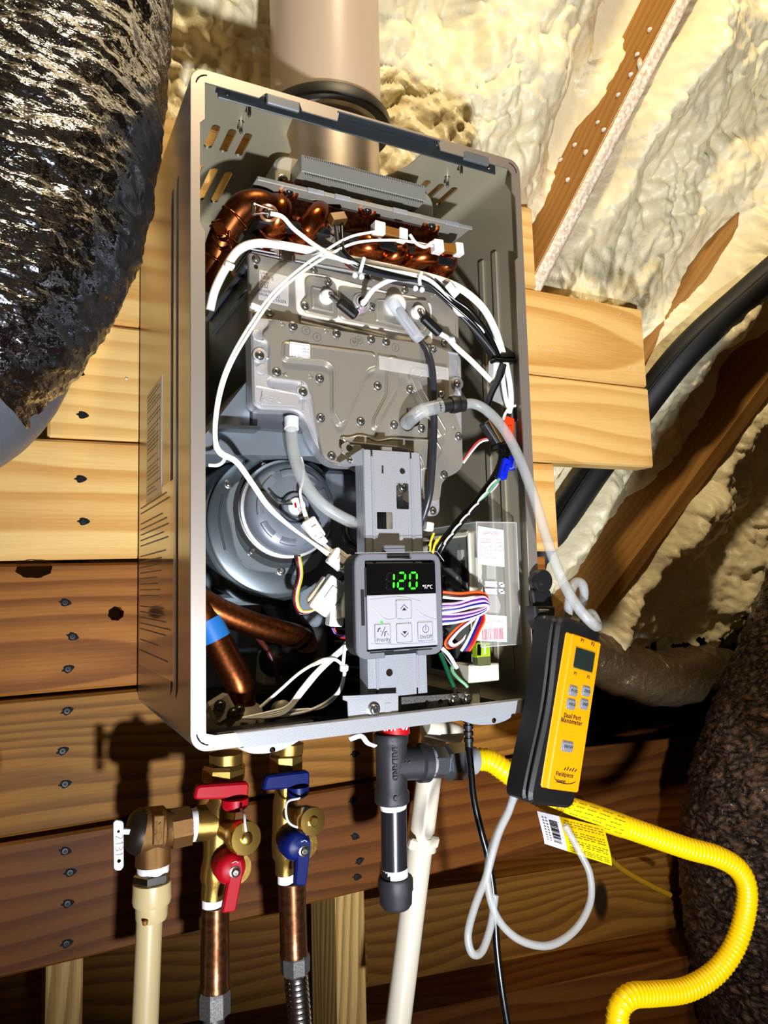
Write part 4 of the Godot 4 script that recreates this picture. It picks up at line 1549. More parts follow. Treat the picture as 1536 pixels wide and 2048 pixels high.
	# stamps
	for q in [[612, 661, "C"], [634, 674, "K"], [708, 684, "M"], [718, 680, "M"], [791, 695, "S"]]:
		b = MB.new()
		var o := PackedVector3Array()
		for k in 29:
			o.append(P(q[0], q[1], zp) + Vector3(cos(TAU * k / 28), sin(TAU * k / 28), 0) * 0.0042)
		b.tube(o, 0.00024, 5, false)
		var ring := part("inspection_stamp", b, M.ink_grey, fp)
		text("stamp_letter", q[2], 0.0034, M.ink_grey, ring, P(q[0], q[1], zp + 0.0001), Basis(Vector3(0, 0, 1), -0.25))
	for q in [[566, 649, 1], [653, 663, 1], [570, 748, -1], [622, 754, 1], [908, 857, 1], [672, 914, 1], [848, 989, 1]]:
		b = MB.new()
		var p := P(q[0], q[1], zp + 0.0001)
		b.tube(PackedVector3Array([p + Vector3(-0.0022 * q[2], 0.002, 0), p + Vector3(0.0022 * q[2], 0, 0), p + Vector3(-0.0022 * q[2], -0.002, 0)]), 0.00035, 6)
		part("pressed_arrow", b, M.screw_bright, fp)
	b = MB.new()
	b.lathe(P(815, 820, zp), Vector3(0, 0, 1), [0.0, 0.0, 0.0, 0.0002], 6)
	bar("pen_mark", P(814, 816, zp + 0.0001), P(816, 826, zp + 0.0001), 0.0016, 0.0003, M.wire_purple, fp, 0.0)
	var l2 := plate_px("barcode_sticker", [580, 683, 620, 689, 620, 717, 579, 711], zr - 0.0004, zr + 0.0005, M.paper, 0.0012, 0.0, fp)
	text("print", "U05A", 0.0032, M.ink, l2, P(611, 698, zr + 0.0005), Basis(), "Droid Sans", 0.0002, HORIZONTAL_ALIGNMENT_CENTER, 400, 0.0065)
	text("print", "2908", 0.0032, M.ink, l2, P(611, 704, zr + 0.0005), Basis(), "Droid Sans", 0.0002, HORIZONTAL_ALIGNMENT_CENTER, 400, 0.0065)
	text("print", "12 216011106", 0.0034, M.ink, l2, P(600, 712, zr + 0.0005), Basis(), "Droid Sans", 0.0002, HORIZONTAL_ALIGNMENT_CENTER, 400, 0.017)
	# clear adhesive strip over the plate and the cable
	b = MB.new()
	b.hexa([P(757, 711, zr + 0.001), P(897, 736, zr + 0.003), P(898, 761, zr + 0.003), P(759, 739, zr + 0.001)], [P(757, 711, zr + 0.0014), P(897, 736, zr + 0.0034), P(898, 761, zr + 0.0034), P(759, 739, zr + 0.0014)])
	part("clear_tape", b, M.clear_tape, fp)


func build_fan() -> void:
	var z := 0.165
	var c := P(563, 1040, z)
	c = Vector3(0.116, 0.199, z)
	var b := MB.new()
	b.lathe(Vector3(c.x - 0.006, c.y - 0.006, 0), Vector3(0, 0, 1), [0.0, 0.07, 0.080, 0.07, 0.081, 0.12, 0.078, 0.152, 0.074, 0.158, 0.0, 0.158], 64)
	var fan := part("fan_housing", b, M.fan_steel)
	b = MB.new()
	b.lathe(Vector3(c.x - 0.003, c.y - 0.003, 0), Vector3(0, 0, 1), [0.0, z - 0.004, 0.0735, z - 0.004, 0.0735, z, 0.071, z + 0.0012, 0.048, z + 0.0012, 0.047, z + 0.004, 0.0, z + 0.004], 64)
	part("fan_plate", b, M.fan_steel, fan)
	b = MB.new()
	var o := PackedVector2Array()
	for i in 40:
		var a := TAU * i / 40
		var r := 0.0585 + 0.0035 * sin(a * 5.0 + 0.6)
		o.append(Vector2(c.x, c.y) + Vector2.from_angle(a) * r)
	b.plate(o, z, z + 0.0028, [], 0.001)
	part("mounting_plate", b, M.fan_plate, fan)
	# drum with ridges and a pressed dome
	var m := Vector3(0.1185, 0.2085, 0)
	b = MB.new()
	b.lathe(m, Vector3(0, 0, 1), [0.050, z, 0.050, 0.172, 0.0485, 0.173, 0.0485, 0.1755, 0.050, 0.1765, 0.050, 0.179, 0.0475, 0.180, 0.0465, 0.182], 56)
	part("motor_ring", b, M.cast_aluminium, fan)
	b = MB.new()
	b.lathe(m, Vector3(0, 0, 1), [0.0500, z + 0.0045, 0.0545, z + 0.0045, 0.0545, z + 0.003], 48)
	part("dark_gap_ring", b, M.black_matte, fan)  # black ring put where the gap round the motor lies in shade
	b = MB.new()
	b.lathe(m, Vector3(0, 0, 1), [0.0470, 0.176, 0.0470, 0.183, 0.0455, 0.188, 0.0415, 0.192, 0.0340, 0.1945, 0.024, 0.1955, 0.0165, 0.1955, 0.0148, 0.194, 0.0140, 0.192], 56)
	var dome := part("motor_cover", b, M.motor_grey, fan)
	for i in 9:
		var a0 := TAU * (i + 0.15) / 9.0
		b = MB.new()
		var arc := PackedVector3Array()
		for k in 9:
			var a := a0 + TAU / 9.0 * 0.66 * k / 8.0
			arc.append(Vector3(m.x + cos(a) * 0.0345, m.y + sin(a) * 0.0345, 0.1938))
		b.tube(arc, 0.0042, 8, true, 0.35)
		part("pressed_pad", b, M.motor_grey, dome)
	b = MB.new()
	b.lathe(m, Vector3(0, 0, 1), [0.0140, 0.190, 0.0140, 0.199, 0.0130, 0.2005, 0.0112, 0.2005, 0.0108, 0.199, 0.0, 0.199], 32)
	var hub := part("shaft_cup", b, M.motor_grey, dome)
	b = MB.new()
	b.lathe(m + Vector3(0.0004, 0.0002, 0), Vector3(0, 0, 1), [0.0086, 0.1985, 0.0086, 0.2015, 0.0080, 0.2022, 0.0, 0.2022], 28)
	b.mesh()
	part("white_sticker", b, M.white_plastic, hub)
	bar("red_mark", m + Vector3(-0.0022, 0.0035, 0.2022), m + Vector3(-0.001, 0.0075 - 0.009, 0.2022), 0.0022, 0.0003, M.wire_red, hub, 0.0)
	text("print", "GI", 0.0034, M.ink, hub, m + Vector3(0.003, -0.0035, 0.2024), Basis(Vector3(0, 0, 1), -0.5))
	screws(fan, [457, 968], z + 0.0015)
	screws(fan, [527, 931, 503, 1103, 562, 1142, 668, 1080], z + 0.003)
	# slots in the fan plate
	for q in [[470, 985, 468, 1055, 480, 1105], [445, 990, 438, 1040, 450, 1100]]:
		b = MB.new()
		b.tube(smooth(path([q[0], q[1], z + 0.001, q[2], q[3], z + 0.001, q[4], q[5], z + 0.001]), 8), 0.0012, 6, true)
		part("pressed_line", b, M.hole_dark if q[0] > 460 else M.fan_steel, fan)
	# lead bracket on top with a cable tie
	plate_px("lead_bracket", [515, 925, 530, 895, 545, 884, 575, 888, 580, 905, 570, 930, 540, 940], 0.158, 0.163, M.fan_steel, 0.004, 0.0006, fan)
	# sheet metal behind: air box and inclined panel under the combustion box
	b = MB.new()
	b.hexa([Vector3(0.015, 0.255, 0.20), Vector3(0.20, 0.262, 0.20), Vector3(0.23, 0.335, 0.20), Vector3(0.07, 0.33, 0.20)], [Vector3(0.015, 0.255, 0.04), Vector3(0.20, 0.262, 0.04), Vector3(0.23, 0.335, 0.04), Vector3(0.07, 0.33, 0.04)])
	part("air_box", b, M.blue_steel)
	bar("shelf_edge", P(428, 858, 0.203), P(512, 862, 0.203), 0.004, 0.03, M.fan_steel, null, 0.001)
	b = MB.new()
	b.plate(rrect(0.02, 0.02, 0.10, 0.26, 0.004), 0.05, 0.06, [], 0.002)
	part("rear_sheet", b, M.blue_steel)
	b = MB.new()
	b.box(Vector3(0.075, 0.118, 0.10), Vector3(0.12, 0.012, 0.05), 0.004)
	b.box(Vector3(0.06, 0.06, 0.075), Vector3(0.11, 0.008, 0.03), 0.003)
	part("cross_rail", b, M.blue_steel)
	# throat between fan and burner
	plate_px("fan_throat", [596, 1190, 612, 1170, 690, 1110, 700, 1080, 690, 1040, 720, 1040, 726, 1150, 660, 1200, 640, 1260, 600, 1240], 0.1, 0.158, M.blue_steel, 0.01, 0.002)


func build_lower() -> void:
	# gas valve and control bodies deep in the shade
	var b := MB.new()
	b.box(Vector3(0.195, 0.205, 0.12), Vector3(0.07, 0.09, 0.12), 0.004)
	b.box(Vector3(0.195, 0.257, 0.12), Vector3(0.05, 0.02, 0.09), 0.004)
	var gv := part("solenoid_block", b, M.motor_grey)
	for i in 5:
		bar("fin", P(655, 1258 + i * 24, 0.13), P(735, 1262 + i * 25, 0.13), 0.004, 0.04, M.dark_steel, gv, 0.001)
	b = MB.new()
	b.box(Vector3(0.15, 0.075, 0.10), Vector3(0.05, 0.075, 0.09), 0.006)
	b.box(Vector3(0.165, 0.03, 0.12), Vector3(0.035, 0.05, 0.07), 0.005)
	b.lathe(Vector3(0.135, 0.055, 0.14), Vector3(-1, 0, 0.2), [0.014, 0, 0.016, 0.012, 0.016, 0.028, 0.012, 0.034, 0, 0.034], 20)
	part("gas_valve", b, M.black_rubber)
	b = MB.new()
	b.box(Vector3(0.20, 0.055, 0.09), Vector3(0.06, 0.09, 0.06), 0.006)
	b.lathe(Vector3(0.205, 0.09, 0.12), Vector3(0, 0, 1), [0.02, 0, 0.02, 0.018, 0.016, 0.02, 0, 0.02], 20)
	part("regulator_body", b, M.dark_steel)
	bar("cream_block", P(520, 1335, 0.10), P(560, 1335, 0.10), 0.035, 0.03, M.cream_plastic, null, 0.002)
	# copper water pipes
	b = MB.new()
	b.tube(smooth(path([395, 1196, 0.20, 440, 1222, 0.20, 510, 1250, 0.197, 570, 1266, 0.19, 600, 1276, 0.178, 612, 1286, 0.155, 612, 1296, 0.12]), 8), 0.0118, 24)
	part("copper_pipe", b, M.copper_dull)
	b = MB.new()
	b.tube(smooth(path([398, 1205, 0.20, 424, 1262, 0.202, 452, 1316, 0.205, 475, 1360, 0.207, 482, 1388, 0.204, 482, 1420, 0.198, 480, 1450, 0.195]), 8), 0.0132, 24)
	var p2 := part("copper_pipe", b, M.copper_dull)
	b = MB.new()
	b.tube(path([414, 1240, 0.2012, 433, 1279, 0.2028]), 0.0137, 24, false)
	part("blue_tape", b, M.tape_blue, p2)
	# flow sensor flange where the pipe enters
	b = MB.new()
	b.lathe(P(470, 1432, 0.196) + Vector3(0, -0.004, 0), Vector3(0, 1, 0.1), [0.0, -0.012, 0.026, -0.012, 0.027, 0.004, 0.024, 0.012, 0.017, 0.016, 0.0135, 0.012], 28)
	var fs := part("flow_sensor", b, M.dim_cream)
	bar("sensor_ear", P(430, 1395, 0.214), P(455, 1440, 0.216), 0.022, 0.01, M.dim_cream, fs, 0.003)
	screws(fs, [440, 1411, 466, 1426, 478, 1420], 0.222, M.dark_screw, 1.15)
	b = MB.new()
	b.lathe(P(565, 1418, 0.19), Vector3(0, 0.2, 1), [0.0085, -0.01, 0.0085, 0.002, 0.006, 0.004, 0, 0.004], 18)
	var drain := part("drain_plug", b, M.dim_cream)
	screws(drain, [583, 1418], 0.196, M.dark_screw, 1.0)
	bar("front_ledge", P(425, 1466, 0.24), P(620, 1440, 0.235), 0.003, 0.02, M.dark_steel, null, 0.001)
	# round black grommets in the bottom
	for q in [[0.105, 0.215, 0.016], [0.155, 0.225, 0.022]]:
		b = MB.new()
		b.lathe(Vector3(q[0], 0.0, q[1]), Vector3(0, 1, 0), [q[2], -0.006, q[2] + 0.003, -0.004, q[2] + 0.003, 0.0045, q[2], 0.006, 0.0, 0.006], 26)
		part("grommet", b, M.black_rubber)


func build_bracket() -> void:
	var z := 0.258
	var o := poly([727, 900, 838, 906, 858, 1386, 735, 1397], z)
	var x0 := (o[0].x + o[3].x) * 0.5
	var x1 := (o[1].x + o[2].x) * 0.5
	var y1 := o[1].y
	var y0 := (o[2].y + o[3].y) * 0.5
	var holes := [circle(P2(805, 942, z), 0.0032, 12), circle(P2(779, 1345, z), 0.0036, 14), rrect(P2(793, 1000, z).x, P2(793, 1018, z).y, P2(818, 1000, z).x, P2(800, 966, z).y, 0.001, 2), rrect(P2(754, 1040, z).x, P2(760, 1058, z).y, P2(785, 1040, z).x, P2(770, 1024, z).y, 0.001, 2)]
	# cross-section: side wings, a step, the web
	var s0 := x0 + 0.0085
	var s1 := x1 - 0.010
	var b := MB.new()
	b.plate(rect(s0 + 0.002, y0, s1 - 0.002, y1), z - 0.0014, z, holes)
	var br := part("panel_bracket", b, M.galvanised)
	for e in [[x0, s0, 1.0], [x1, s1, -1.0]]:
		b = MB.new()
		b.box(Vector3((e[0] + e[1]) * 0.5, (y0 + y1) * 0.5, z - 0.0007), Vector3(absf(e[1] - e[0]), y1 - y0, 0.0014), 0.0004)
		b.box(Vector3(e[1] + e[2] * 0.001, (y0 + y1) * 0.5, z + 0.0006), Vector3(0.0032, y1 - y0 - 0.012, 0.0022), 0.0009)
		part("bracket_wing", b, M.galvanised, br)
	b = MB.new()
	b.box(Vector3(x0 + 0.0007, (y0 + y1) * 0.5, z - 0.009), Vector3(0.0014, y1 - y0, 0.018), 0.0005)
	b.box(Vector3(x1 - 0.0007, (y0 + y1) * 0.5, z - 0.009), Vector3(0.0014, y1 - y0, 0.018), 0.0005)
	part("bracket_flange", b, M.galvanised, br)
	# hook and gusset at the top
	b = MB.new()
	b.hexa([P(675, 928, 0.236), P(727, 896, z), P(727, 930, z), P(690, 934, 0.236)], [P(675, 928, 0.2345), P(727, 896, z - 0.0015), P(727, 930, z - 0.0015), P(690, 934, 0.2345)])
	var gs := part("gusset", b, M.galvanised, br)
	screw(gs, P(700, 920, 0.2475), M.screw_steel, 0.7)
	plate_px("hook_plate", [683, 888, 722, 890, 726, 905, 700, 916, 684, 905], 0.238, 0.2395, M.zinc_plate, 0.002, 0.0004, br, [circle(P2(699, 896, 0.2395), 0.0036, 12)])
	plate_px("hook_tab", [764, 893, 784, 894, 784, 903, 764, 902], z - 0.004, z - 0.001, M.zinc_plate, 0.0006, 0.0003, br)
	# what shows through the openings
	var nut := P(804, 975, 0.2415)
	screw(br, nut, M.screw_steel, 1.2)
	bar("inner_tab", P(795, 1003, 0.243), P(806, 1003, 0.243), 0.011, 0.001, M.bright_steel, br)
	bar("stamped_slot", P(765, 931, z + 0.0001), P(765, 947, z + 0.0001), 0.002, 0.0003, M.screw_bright, br, 0.0)
	# foot plates at the lower rim
	var zf := 0.2665
	var foot := plate_px("foot_plate", [686, 1392, 797, 1386, 797, 1432, 697, 1442, 695, 1403, 686, 1400], zf - 0.0014, zf, M.galvanised, 0.0006, 0.0003)
	screw(foot, P(747, 1418, zf), M.screw_bright, 1.4)
	bar("pressed_tab", P(776, 1406, zf + 0.0003), P(776, 1430, zf + 0.0003), 0.0066, 0.0007, M.galvanised, foot, 0.0003)
	var gnd := plate_px("earth_plate", [803, 1394, 935, 1386, 938, 1418, 804, 1430], zf - 0.009, zf - 0.0076, M.dull_plate, 0.0006, 0.0003, null, [circle(P2(854, 1406, zf - 0.0076), 0.0026, 12), circle(P2(881, 1404, zf - 0.0076), 0.0026, 12)])
	for q in [[907, 1399], [933, 1396]]:
		screw(gnd, P(q[0], q[1], zf - 0.0072), M.screw_steel, 1.35)
		bar("ring_terminal", P(q[0] + 1, q[1] - 6, zf - 0.006), P(q[0] + 3, q[1] - 24, zf - 0.006), 0.0028, 0.0024, M.bright_steel, gnd, 0.0006)


func build_panel() -> void:
	var z := 0.284
	var A := poly([710, 1107, 880, 1105, 889, 1309, 713, 1319], z)
	var cx0 := (A[0].x + A[3].x) * 0.5
	var cx1 := (A[1].x + A[2].x) * 0.5
	var y1 := (A[0].y + A[1].y) * 0.5
	var y0 := (A[2].y + A[3].y) * 0.5
	var ix0 := P2(731, 1200, z).x
	var ix1 := P2(872, 1200, z).x
	var iy1 := P2(800, 1120, z).y
	var iy0 := P2(800, 1299, z).y
	# outer frame with notches
	var nx0 := P2(775, 1108, z).x
	var nx1 := P2(821, 1108, z).x
	var bx0 := P2(771, 1310, z).x
	var bx1 := P2(836, 1310, z).x
	var rr := 0.012
	var o := PackedVector2Array([Vector2(cx0, y0), Vector2(bx0, y0), Vector2(bx0, y0 + 0.0055), Vector2(bx1, y0 + 0.0055), Vector2(bx1, y0), Vector2(cx1, y0), Vector2(cx1, y1), Vector2(nx1, y1), Vector2(nx1, y1 - 0.0045), Vector2(nx0, y1 - 0.0045), Vector2(nx0, y1), Vector2(cx0, y1)])
	var ro := PackedVector2Array()
	for i in o.size():
		var big := i == 0 or i == 5 or i == 6 or i == 11
		var a := o[(i - 1 + o.size()) % o.size()] - o[i]
		var c := o[(i + 1) % o.size()] - o[i]
		var d := rr if big else 0.001
		var s := o[i] + a.normalized() * minf(d, a.length() * 0.45)
		var e := o[i] + c.normalized() * minf(d, c.length() * 0.45)
		for k in 6:
			var t := k / 5.0
			ro.append(s.lerp(o[i], t).lerp(o[i].lerp(e, t), t))
	var b := MB.new()
	b.plate(ro, z - 0.004, z, [rrect(ix0, iy0, ix1, iy1, 0.0015, 2)], 0.001)
	var pn := part("control_panel", b, M.panel_grey)
	b = MB.new()
	b.plate(rrect(cx0 - 0.001, y0 + 0.002, cx1 + 0.0012, y1, rr), z - 0.022, z - 0.0035, [rrect(ix0 + 0.001, iy0 + 0.001, ix1 - 0.001, iy1 - 0.001, 0.001, 2)], 0.001)
	part("panel_back", b, M.black_matte, pn)
	for q in [[cx0 + 0.0068, P2(720, 1215, z).y, 0.0035, 0.032], [cx0 + 0.0105, P2(720, 1165, z).y, 0.003, 0.026]]:
		b = MB.new()
		b.box(Vector3(q[0], q[1], z - 0.0006), Vector3(q[2], q[3], 0.0016), 0.0002)
		part("side_slot", b, M.black_matte, pn)
	for q in [[764, 1304], [842, 1299]]:
		b = MB.new()
		var p := P(q[0], q[1], z)
		b.box(p + Vector3(0, 0.0, -0.0004), Vector3(0.024, 0.0014, 0.0012), 0.0002)
		part("lower_slot", b, M.black_matte, pn)
	# face
	var fz := z + 0.0006
	var fx0 := P2(734, 1190, fz).x
	var fx1 := P2(872.5, 1190, fz).x
	var fy1 := P2(800, 1126, fz).y
	var fym := P2(800, 1188.5, fz).y
	var fy0 := P2(800, 1295, fz).y
	b = MB.new()
	b.plate(rrect(fx0, fym - 0.0004, fx1, fy1, 0.0006, 2), fz - 0.012, fz, [], 0.0005)
	var scr := part("display_window", b, M.panel_black, pn)
	b = MB.new()
	b.plate(rrect(fx0, fy0, fx1, fym, 0.0006, 2), fz - 0.012, fz + 0.0002, [], 0.0005)
	var face := part("button_face", b, M.panel_silver, pn)
	# seven-segment digits
	var h := P2(786, 1146, fz).y - P2(786, 1178, fz).y
	var yc := P2(786, 1162, fz).y
	var k := 0
	for u in [780.5, 803, 826.5]:
		var dg := Node3D.new()
		var w := h * 0.5
		var c := Vector2(P2(u, 1162, fz).x, yc)
		var on: Array = [[1, 2], [0, 1, 6, 4, 3], [0, 1, 2, 3, 4, 5]][k]
		for s in 7:
			b = MB.new()
			var a := Vector2()
			var e := Vector2()
			var g := 0.0009
			match s:
				0: a = Vector2(-w / 2 + g, h / 2); e = Vector2(w / 2 - g, h / 2)
				1: a = Vector2(w / 2, h / 2 - g); e = Vector2(w / 2, g)
				2: a = Vector2(w / 2, -g); e = Vector2(w / 2, -h / 2 + g)
				3: a = Vector2(-w / 2 + g, -h / 2); e = Vector2(w / 2 - g, -h / 2)
				4: a = Vector2(-w / 2, -g); e = Vector2(-w / 2, -h / 2 + g)
				5: a = Vector2(-w / 2, h / 2 - g); e = Vector2(-w / 2, g)
				6: a = Vector2(-w / 2 + g, 0); e = Vector2(w / 2 - g, 0)
			a.x += a.y * 0.06
			e.x += e.y * 0.06
			var t := (e - a).normalized()
			var q := Vector2(-t.y, t.x)
			var th := 0.0009
			b.plate(PackedVector2Array([c + a, c + a + t * th + q * th, c + e - t * th + q * th, c + e, c + e - t * th - q * th, c + a + t * th - q * th]), fz - 0.0002, fz + 0.0003)
			part("display_segment", b, M.led_green if on.has(s) else M.led_off, scr)
		dg.free()
		k += 1
	text("unit_print", "°F/°C", 0.0034, M.ink_white, scr, P(855, 1174, fz + 0.0002))
	# buttons
	for q in [[807, 1218, "up"], [765, 1267, "priority"], [808, 1265, "down"], [850, 1262, "power"]]:
		var p := P(q[0], q[1], fz)
		b = MB.new()
		b.plate(rrect(p.x - 0.0078, p.y - 0.0084, p.x + 0.0078, p.y + 0.0084, 0.0012, 3), fz - 0.001, fz + 0.0014, [], 0.0007)
		var bt := part("button", b, M.panel_silver, pn)
		b = MB.new()
		b.plate(rrect(p.x - 0.0092, p.y - 0.0098, p.x + 0.0092, p.y + 0.0098, 0.002, 3), fz - 0.001, fz + 0.0005, [rrect(p.x - 0.0081, p.y - 0.0087, p.x + 0.0081, p.y + 0.0087, 0.0012, 3)], 0.0003)
		part("button_surround", b, M.panel_silver, bt)
		var zt := fz + 0.0014
		match q[2]:
			"up", "down":
				var sg := 1.0 if q[2] == "up" else -1.0
				b = MB.new()
				b.plate(PackedVector2Array([Vector2(p.x - 0.0024, p.y - 0.0012 * sg), Vector2(p.x + 0.0024, p.y - 0.0012 * sg), Vector2(p.x, p.y + 0.0014 * sg)]), zt, zt + 0.0002)
				part("arrow_mark", b, M.ink, bt)
				b = MB.new()
				b.tube(PackedVector3Array([Vector3(p.x - 0.0036, p.y + 0.0004 * sg, zt), Vector3(p.x, p.y + 0.0040 * sg, zt), Vector3(p.x + 0.0036, p.y + 0.0004 * sg, zt)]), 0.00035, 6)
				part("chevron_mark", b, M.ink, bt)
			"priority":
				text("print", "Priority", 0.0040, M.ink, bt, Vector3(p.x, p.y - 0.0056, zt), Basis(), "Droid Sans", 0.0002, HORIZONTAL_ALIGNMENT_CENTER, 400, 0.0135)
				b = MB.new()
				b.tube(PackedVector3Array([Vector3(p.x - 0.0018, p.y - 0.002, zt), Vector3(p.x + 0.0022, p.y + 0.006, zt)]), 0.0003, 6)
				b.tube(PackedVector3Array([Vector3(p.x - 0.0056, p.y + 0.0016, zt), Vector3(p.x - 0.0046, p.y + 0.0042, zt), Vector3(p.x - 0.0026, p.y + 0.0050, zt)]), 0.0005, 6)
				b.tube(PackedVector3Array([Vector3(p.x + 0.0014, p.y - 0.0024, zt), Vector3(p.x + 0.0018, p.y + 0.0012, zt), Vector3(p.x + 0.0036, p.y + 0.0016, zt)]), 0.0005, 6)
				for e in [[-0.0028, 0.003], [-0.0016, 0.0022], [0.0042, 0.0004], [0.0052, -0.0006]]:
					b.tube(PackedVector3Array([Vector3(p.x + e[0], p.y + e[1], zt), Vector3(p.x + e[0] + 0.0006, p.y + e[1] - 0.0014, zt)]), 0.0002, 5)
				part("tap_mark", b, M.ink, bt)
			"power":
				text("print", "On/Off", 0.0040, M.ink, bt, Vector3(p.x, p.y - 0.0052, zt), Basis(), "Droid Sans", 0.0002, HORIZONTAL_ALIGNMENT_CENTER, 400, 0.0132)
				b = MB.new()
				var arc := PackedVector3Array()
				for i in 19:
					var an := PI * 0.62 + TAU * 0.88 * i / 18.0
					arc.append(Vector3(p.x + cos(an) * 0.0032, p.y + 0.0018 + sin(an) * 0.0032, zt))
				b.tube(arc, 0.00025, 6)
				b.tube(PackedVector3Array([Vector3(p.x, p.y + 0.0064, zt), Vector3(p.x, p.y + 0.001, zt)]), 0.00025, 6)
				part("power_mark", b, M.ink, bt)
	b = MB.new()
	b.lathe(P(763, 1245, fz), Vector3(0, 0, 1), [0.0016, -0.0004, 0.0014, 0.0005, 0.0, 0.0008], 12)
	part("led_lamp", b, M.led_pale, face)
	# bezel hook above
	bar("panel_hook", P(766, 1100, z - 0.008), P(808, 1100, z - 0.008), 0.009, 0.006, M.panel_grey, pn, 0.001)
	# clear protective film, lifted at the upper right
	b = MB.new()
	b.tube(PackedVector3Array([P(710, 1106, z + 0.0006), P(874, 1103, z + 0.001), P(888, 1122, z + 0.002)]), 0.0003, 5)
	for q in [[740, 1200, 800, 1194, 842, 1203], [745, 1215, 770, 1238, 800, 1236], [830, 1218, 850, 1232, 874, 1240], [742, 1288, 800, 1289, 872, 1284]]:
		b.tube(smooth(path([q[0], q[1], fz + 0.0004, q[2], q[3], fz + 0.0005, q[4], q[5], fz + 0.0004]), 6), 0.0004, 5, true, 0.5)
	part("film_crease", b, M.panel_silver, pn)


func build_board() -> void:
	var bx := 0.3035
	var z0 := 0.14
	var b := MB.new()
	# tray of cream plastic, open to the left
	b.box(Vector3(bx + 0.006, 0.105, 0.182), Vector3(0.004, 0.15, 0.1), 0.001)
	for q in [[0.181, 0.185, 0.006, 0.095], [0.030, 0.185, 0.006, 0.095]]:
		b.box(Vector3(bx + 0.001, q[0], q[1]), Vector3(0.016, q[2], q[3]), 0.0015)
	b.box(Vector3(bx + 0.001, 0.105, 0.2325), Vector3(0.016, 0.155, 0.005), 0.0015)
	b.box(Vector3(bx + 0.001, 0.105, 0.136), Vector3(0.016, 0.155, 0.005), 0.0015)
	var tray := part("control_tray", b, M.cream_plastic)
	b = MB.new()
	b.plate(round_corners(poly([939, 1330, 999, 1326, 1000, 1362, 938, 1368], 0.238), 0.002), 0.2, 0.238, [], 0.0015)
	b.box(Vector3(0.300, -0.001 + 0.015, 0.226), Vector3(0.012, 0.03, 0.012), 0.002)
	part("tray_foot", b, M.cream_plastic, tray)
	b = MB.new()
	b.box(Vector3(bx, 0.105, 0.184), Vector3(0.0016, 0.145, 0.092), 0.0003)
	var pcb := part("circuit_board", b, M.pcb)
	# parts on the board: placed by the sight lines onto its face
	var xs := bx - 0.001
	for q in [[925, 1110, 10, 22, 0.004, "label_silver"], [924, 1200, 9, 36, 0.004, "label_silver"], [900, 1120, 14, 34, 0.006, "black_matte"], [896, 1170, 16, 40, 0.008, "black_matte"], [900, 1240, 18, 30, 0.010, "dark_steel"], [882, 1260, 12, 26, 0.012, "black_matte"], [935, 1150, 8, 60, 0.005, "black_matte"], [915, 1300, 26, 30, 0.010, "black_matte"], [880, 1110, 10, 20, 0.006, "pcb"], [945, 1180, 12, 30, 0.004, "label_silver"]]:
		var p := PX(q[0], q[1], xs)
		var pa := PX(q[0] - q[2] * 0.5, q[1], xs)
		var pb := PX(q[0] + q[2] * 0.5, q[1], xs)
		b = MB.new()
		b.box(Vector3(xs - q[4] * 0.5, p.y, p.z), Vector3(q[4], q[3] * 0.00052, absf(pb.z - pa.z)), 0.0006)
		part("chip", b, M[q[5]], pcb)
	rng.seed = 12
	for i in 26:
		var p := Vector3(xs - 0.002, rng.randf_range(0.045, 0.17), rng.randf_range(0.15, 0.226))
		b = MB.new()
		if i % 3 == 0:
			b.lathe(p, Vector3(-1, 0, 0), [0.0026, -0.002, 0.0026, 0.006, 0.002, 0.0066, 0, 0.0066], 10)
			part("capacitor", b, M.dark_steel if i % 2 else M.bright_steel, pcb)
		else:
			b.box(p, Vector3(0.004, rng.randf_range(0.002, 0.006), rng.randf_range(0.002, 0.005)), 0.0004)
			part("component", b, M.black_matte if i % 2 else M.dark_steel, pcb)
	for q in [[920, 1141], [919, 1157]]:
		b = MB.new()
		b.lathe(PX(q[0], q[1], xs), Vector3(-1, 0, 0), [0.0028, 0, 0.0028, 0.003, 0.0022, 0.0036, 0, 0.0036], 12)
		part("push_button", b, M.label_silver, pcb)
	# green terminal block
	bar("terminal_block", P(949, 1300, 0.2405), P(976, 1298, 0.2405), 0.0155, 0.010, M.lime_plastic, tray, 0.001)
	bar("terminal_slot", P(955, 1300, 0.2458), P(962, 1300, 0.2458), 0.011, 0.0006, M.panel_black, tray, 0.0)
	bar("terminal_slot", P(968, 1299, 0.2458), P(971, 1299, 0.2458), 0.010, 0.0006, M.label_silver, tray, 0.0)
	bar("relay", P(951, 1322, 0.2405), P(977, 1320, 0.2405), 0.010, 0.010, M.olive_plastic, tray, 0.001)
	# clear cover folded round the board
	var cx := 0.2985
	var cz := 0.2465
	b = MB.new()
	b.box(Vector3(cx, 0.128, 0.2), Vector3(0.0012, 0.128, 0.09), 0.0)
	part("cover_side", b, M.clear_cover, tray)
	b = MB.new()
	b.box(Vector3((cx + 0.3495) * 0.5, 0.128, cz), Vector3(0.3495 - cx, 0.128, 0.0012), 0.0)
	var cf := part("cover_front", b, M.clear_cover, tray)
	b = MB.new()
	b.box(Vector3((cx + 0.3495) * 0.5, 0.192, 0.2), Vector3(0.3495 - cx, 0.0012, 0.09), 0.0)
	part("cover_top", b, M.clear_cover, tray)
	b = MB.new()
	for e in [[Vector3(cx, 0.064, cz), Vector3(cx, 0.192, cz)], [Vector3(cx, 0.192, cz), Vector3(0.3495, 0.192, cz)], [Vector3(0.3495, 0.064, cz), Vector3(0.3495, 0.192, cz)], [Vector3(cx, 0.064, cz), Vector3(0.3495, 0.064, cz)], [Vector3(cx, 0.192, 0.155), Vector3(cx, 0.192, cz)]]:
		b.tube(PackedVector3Array([e[0], e[1]]), 0.0006, 6)
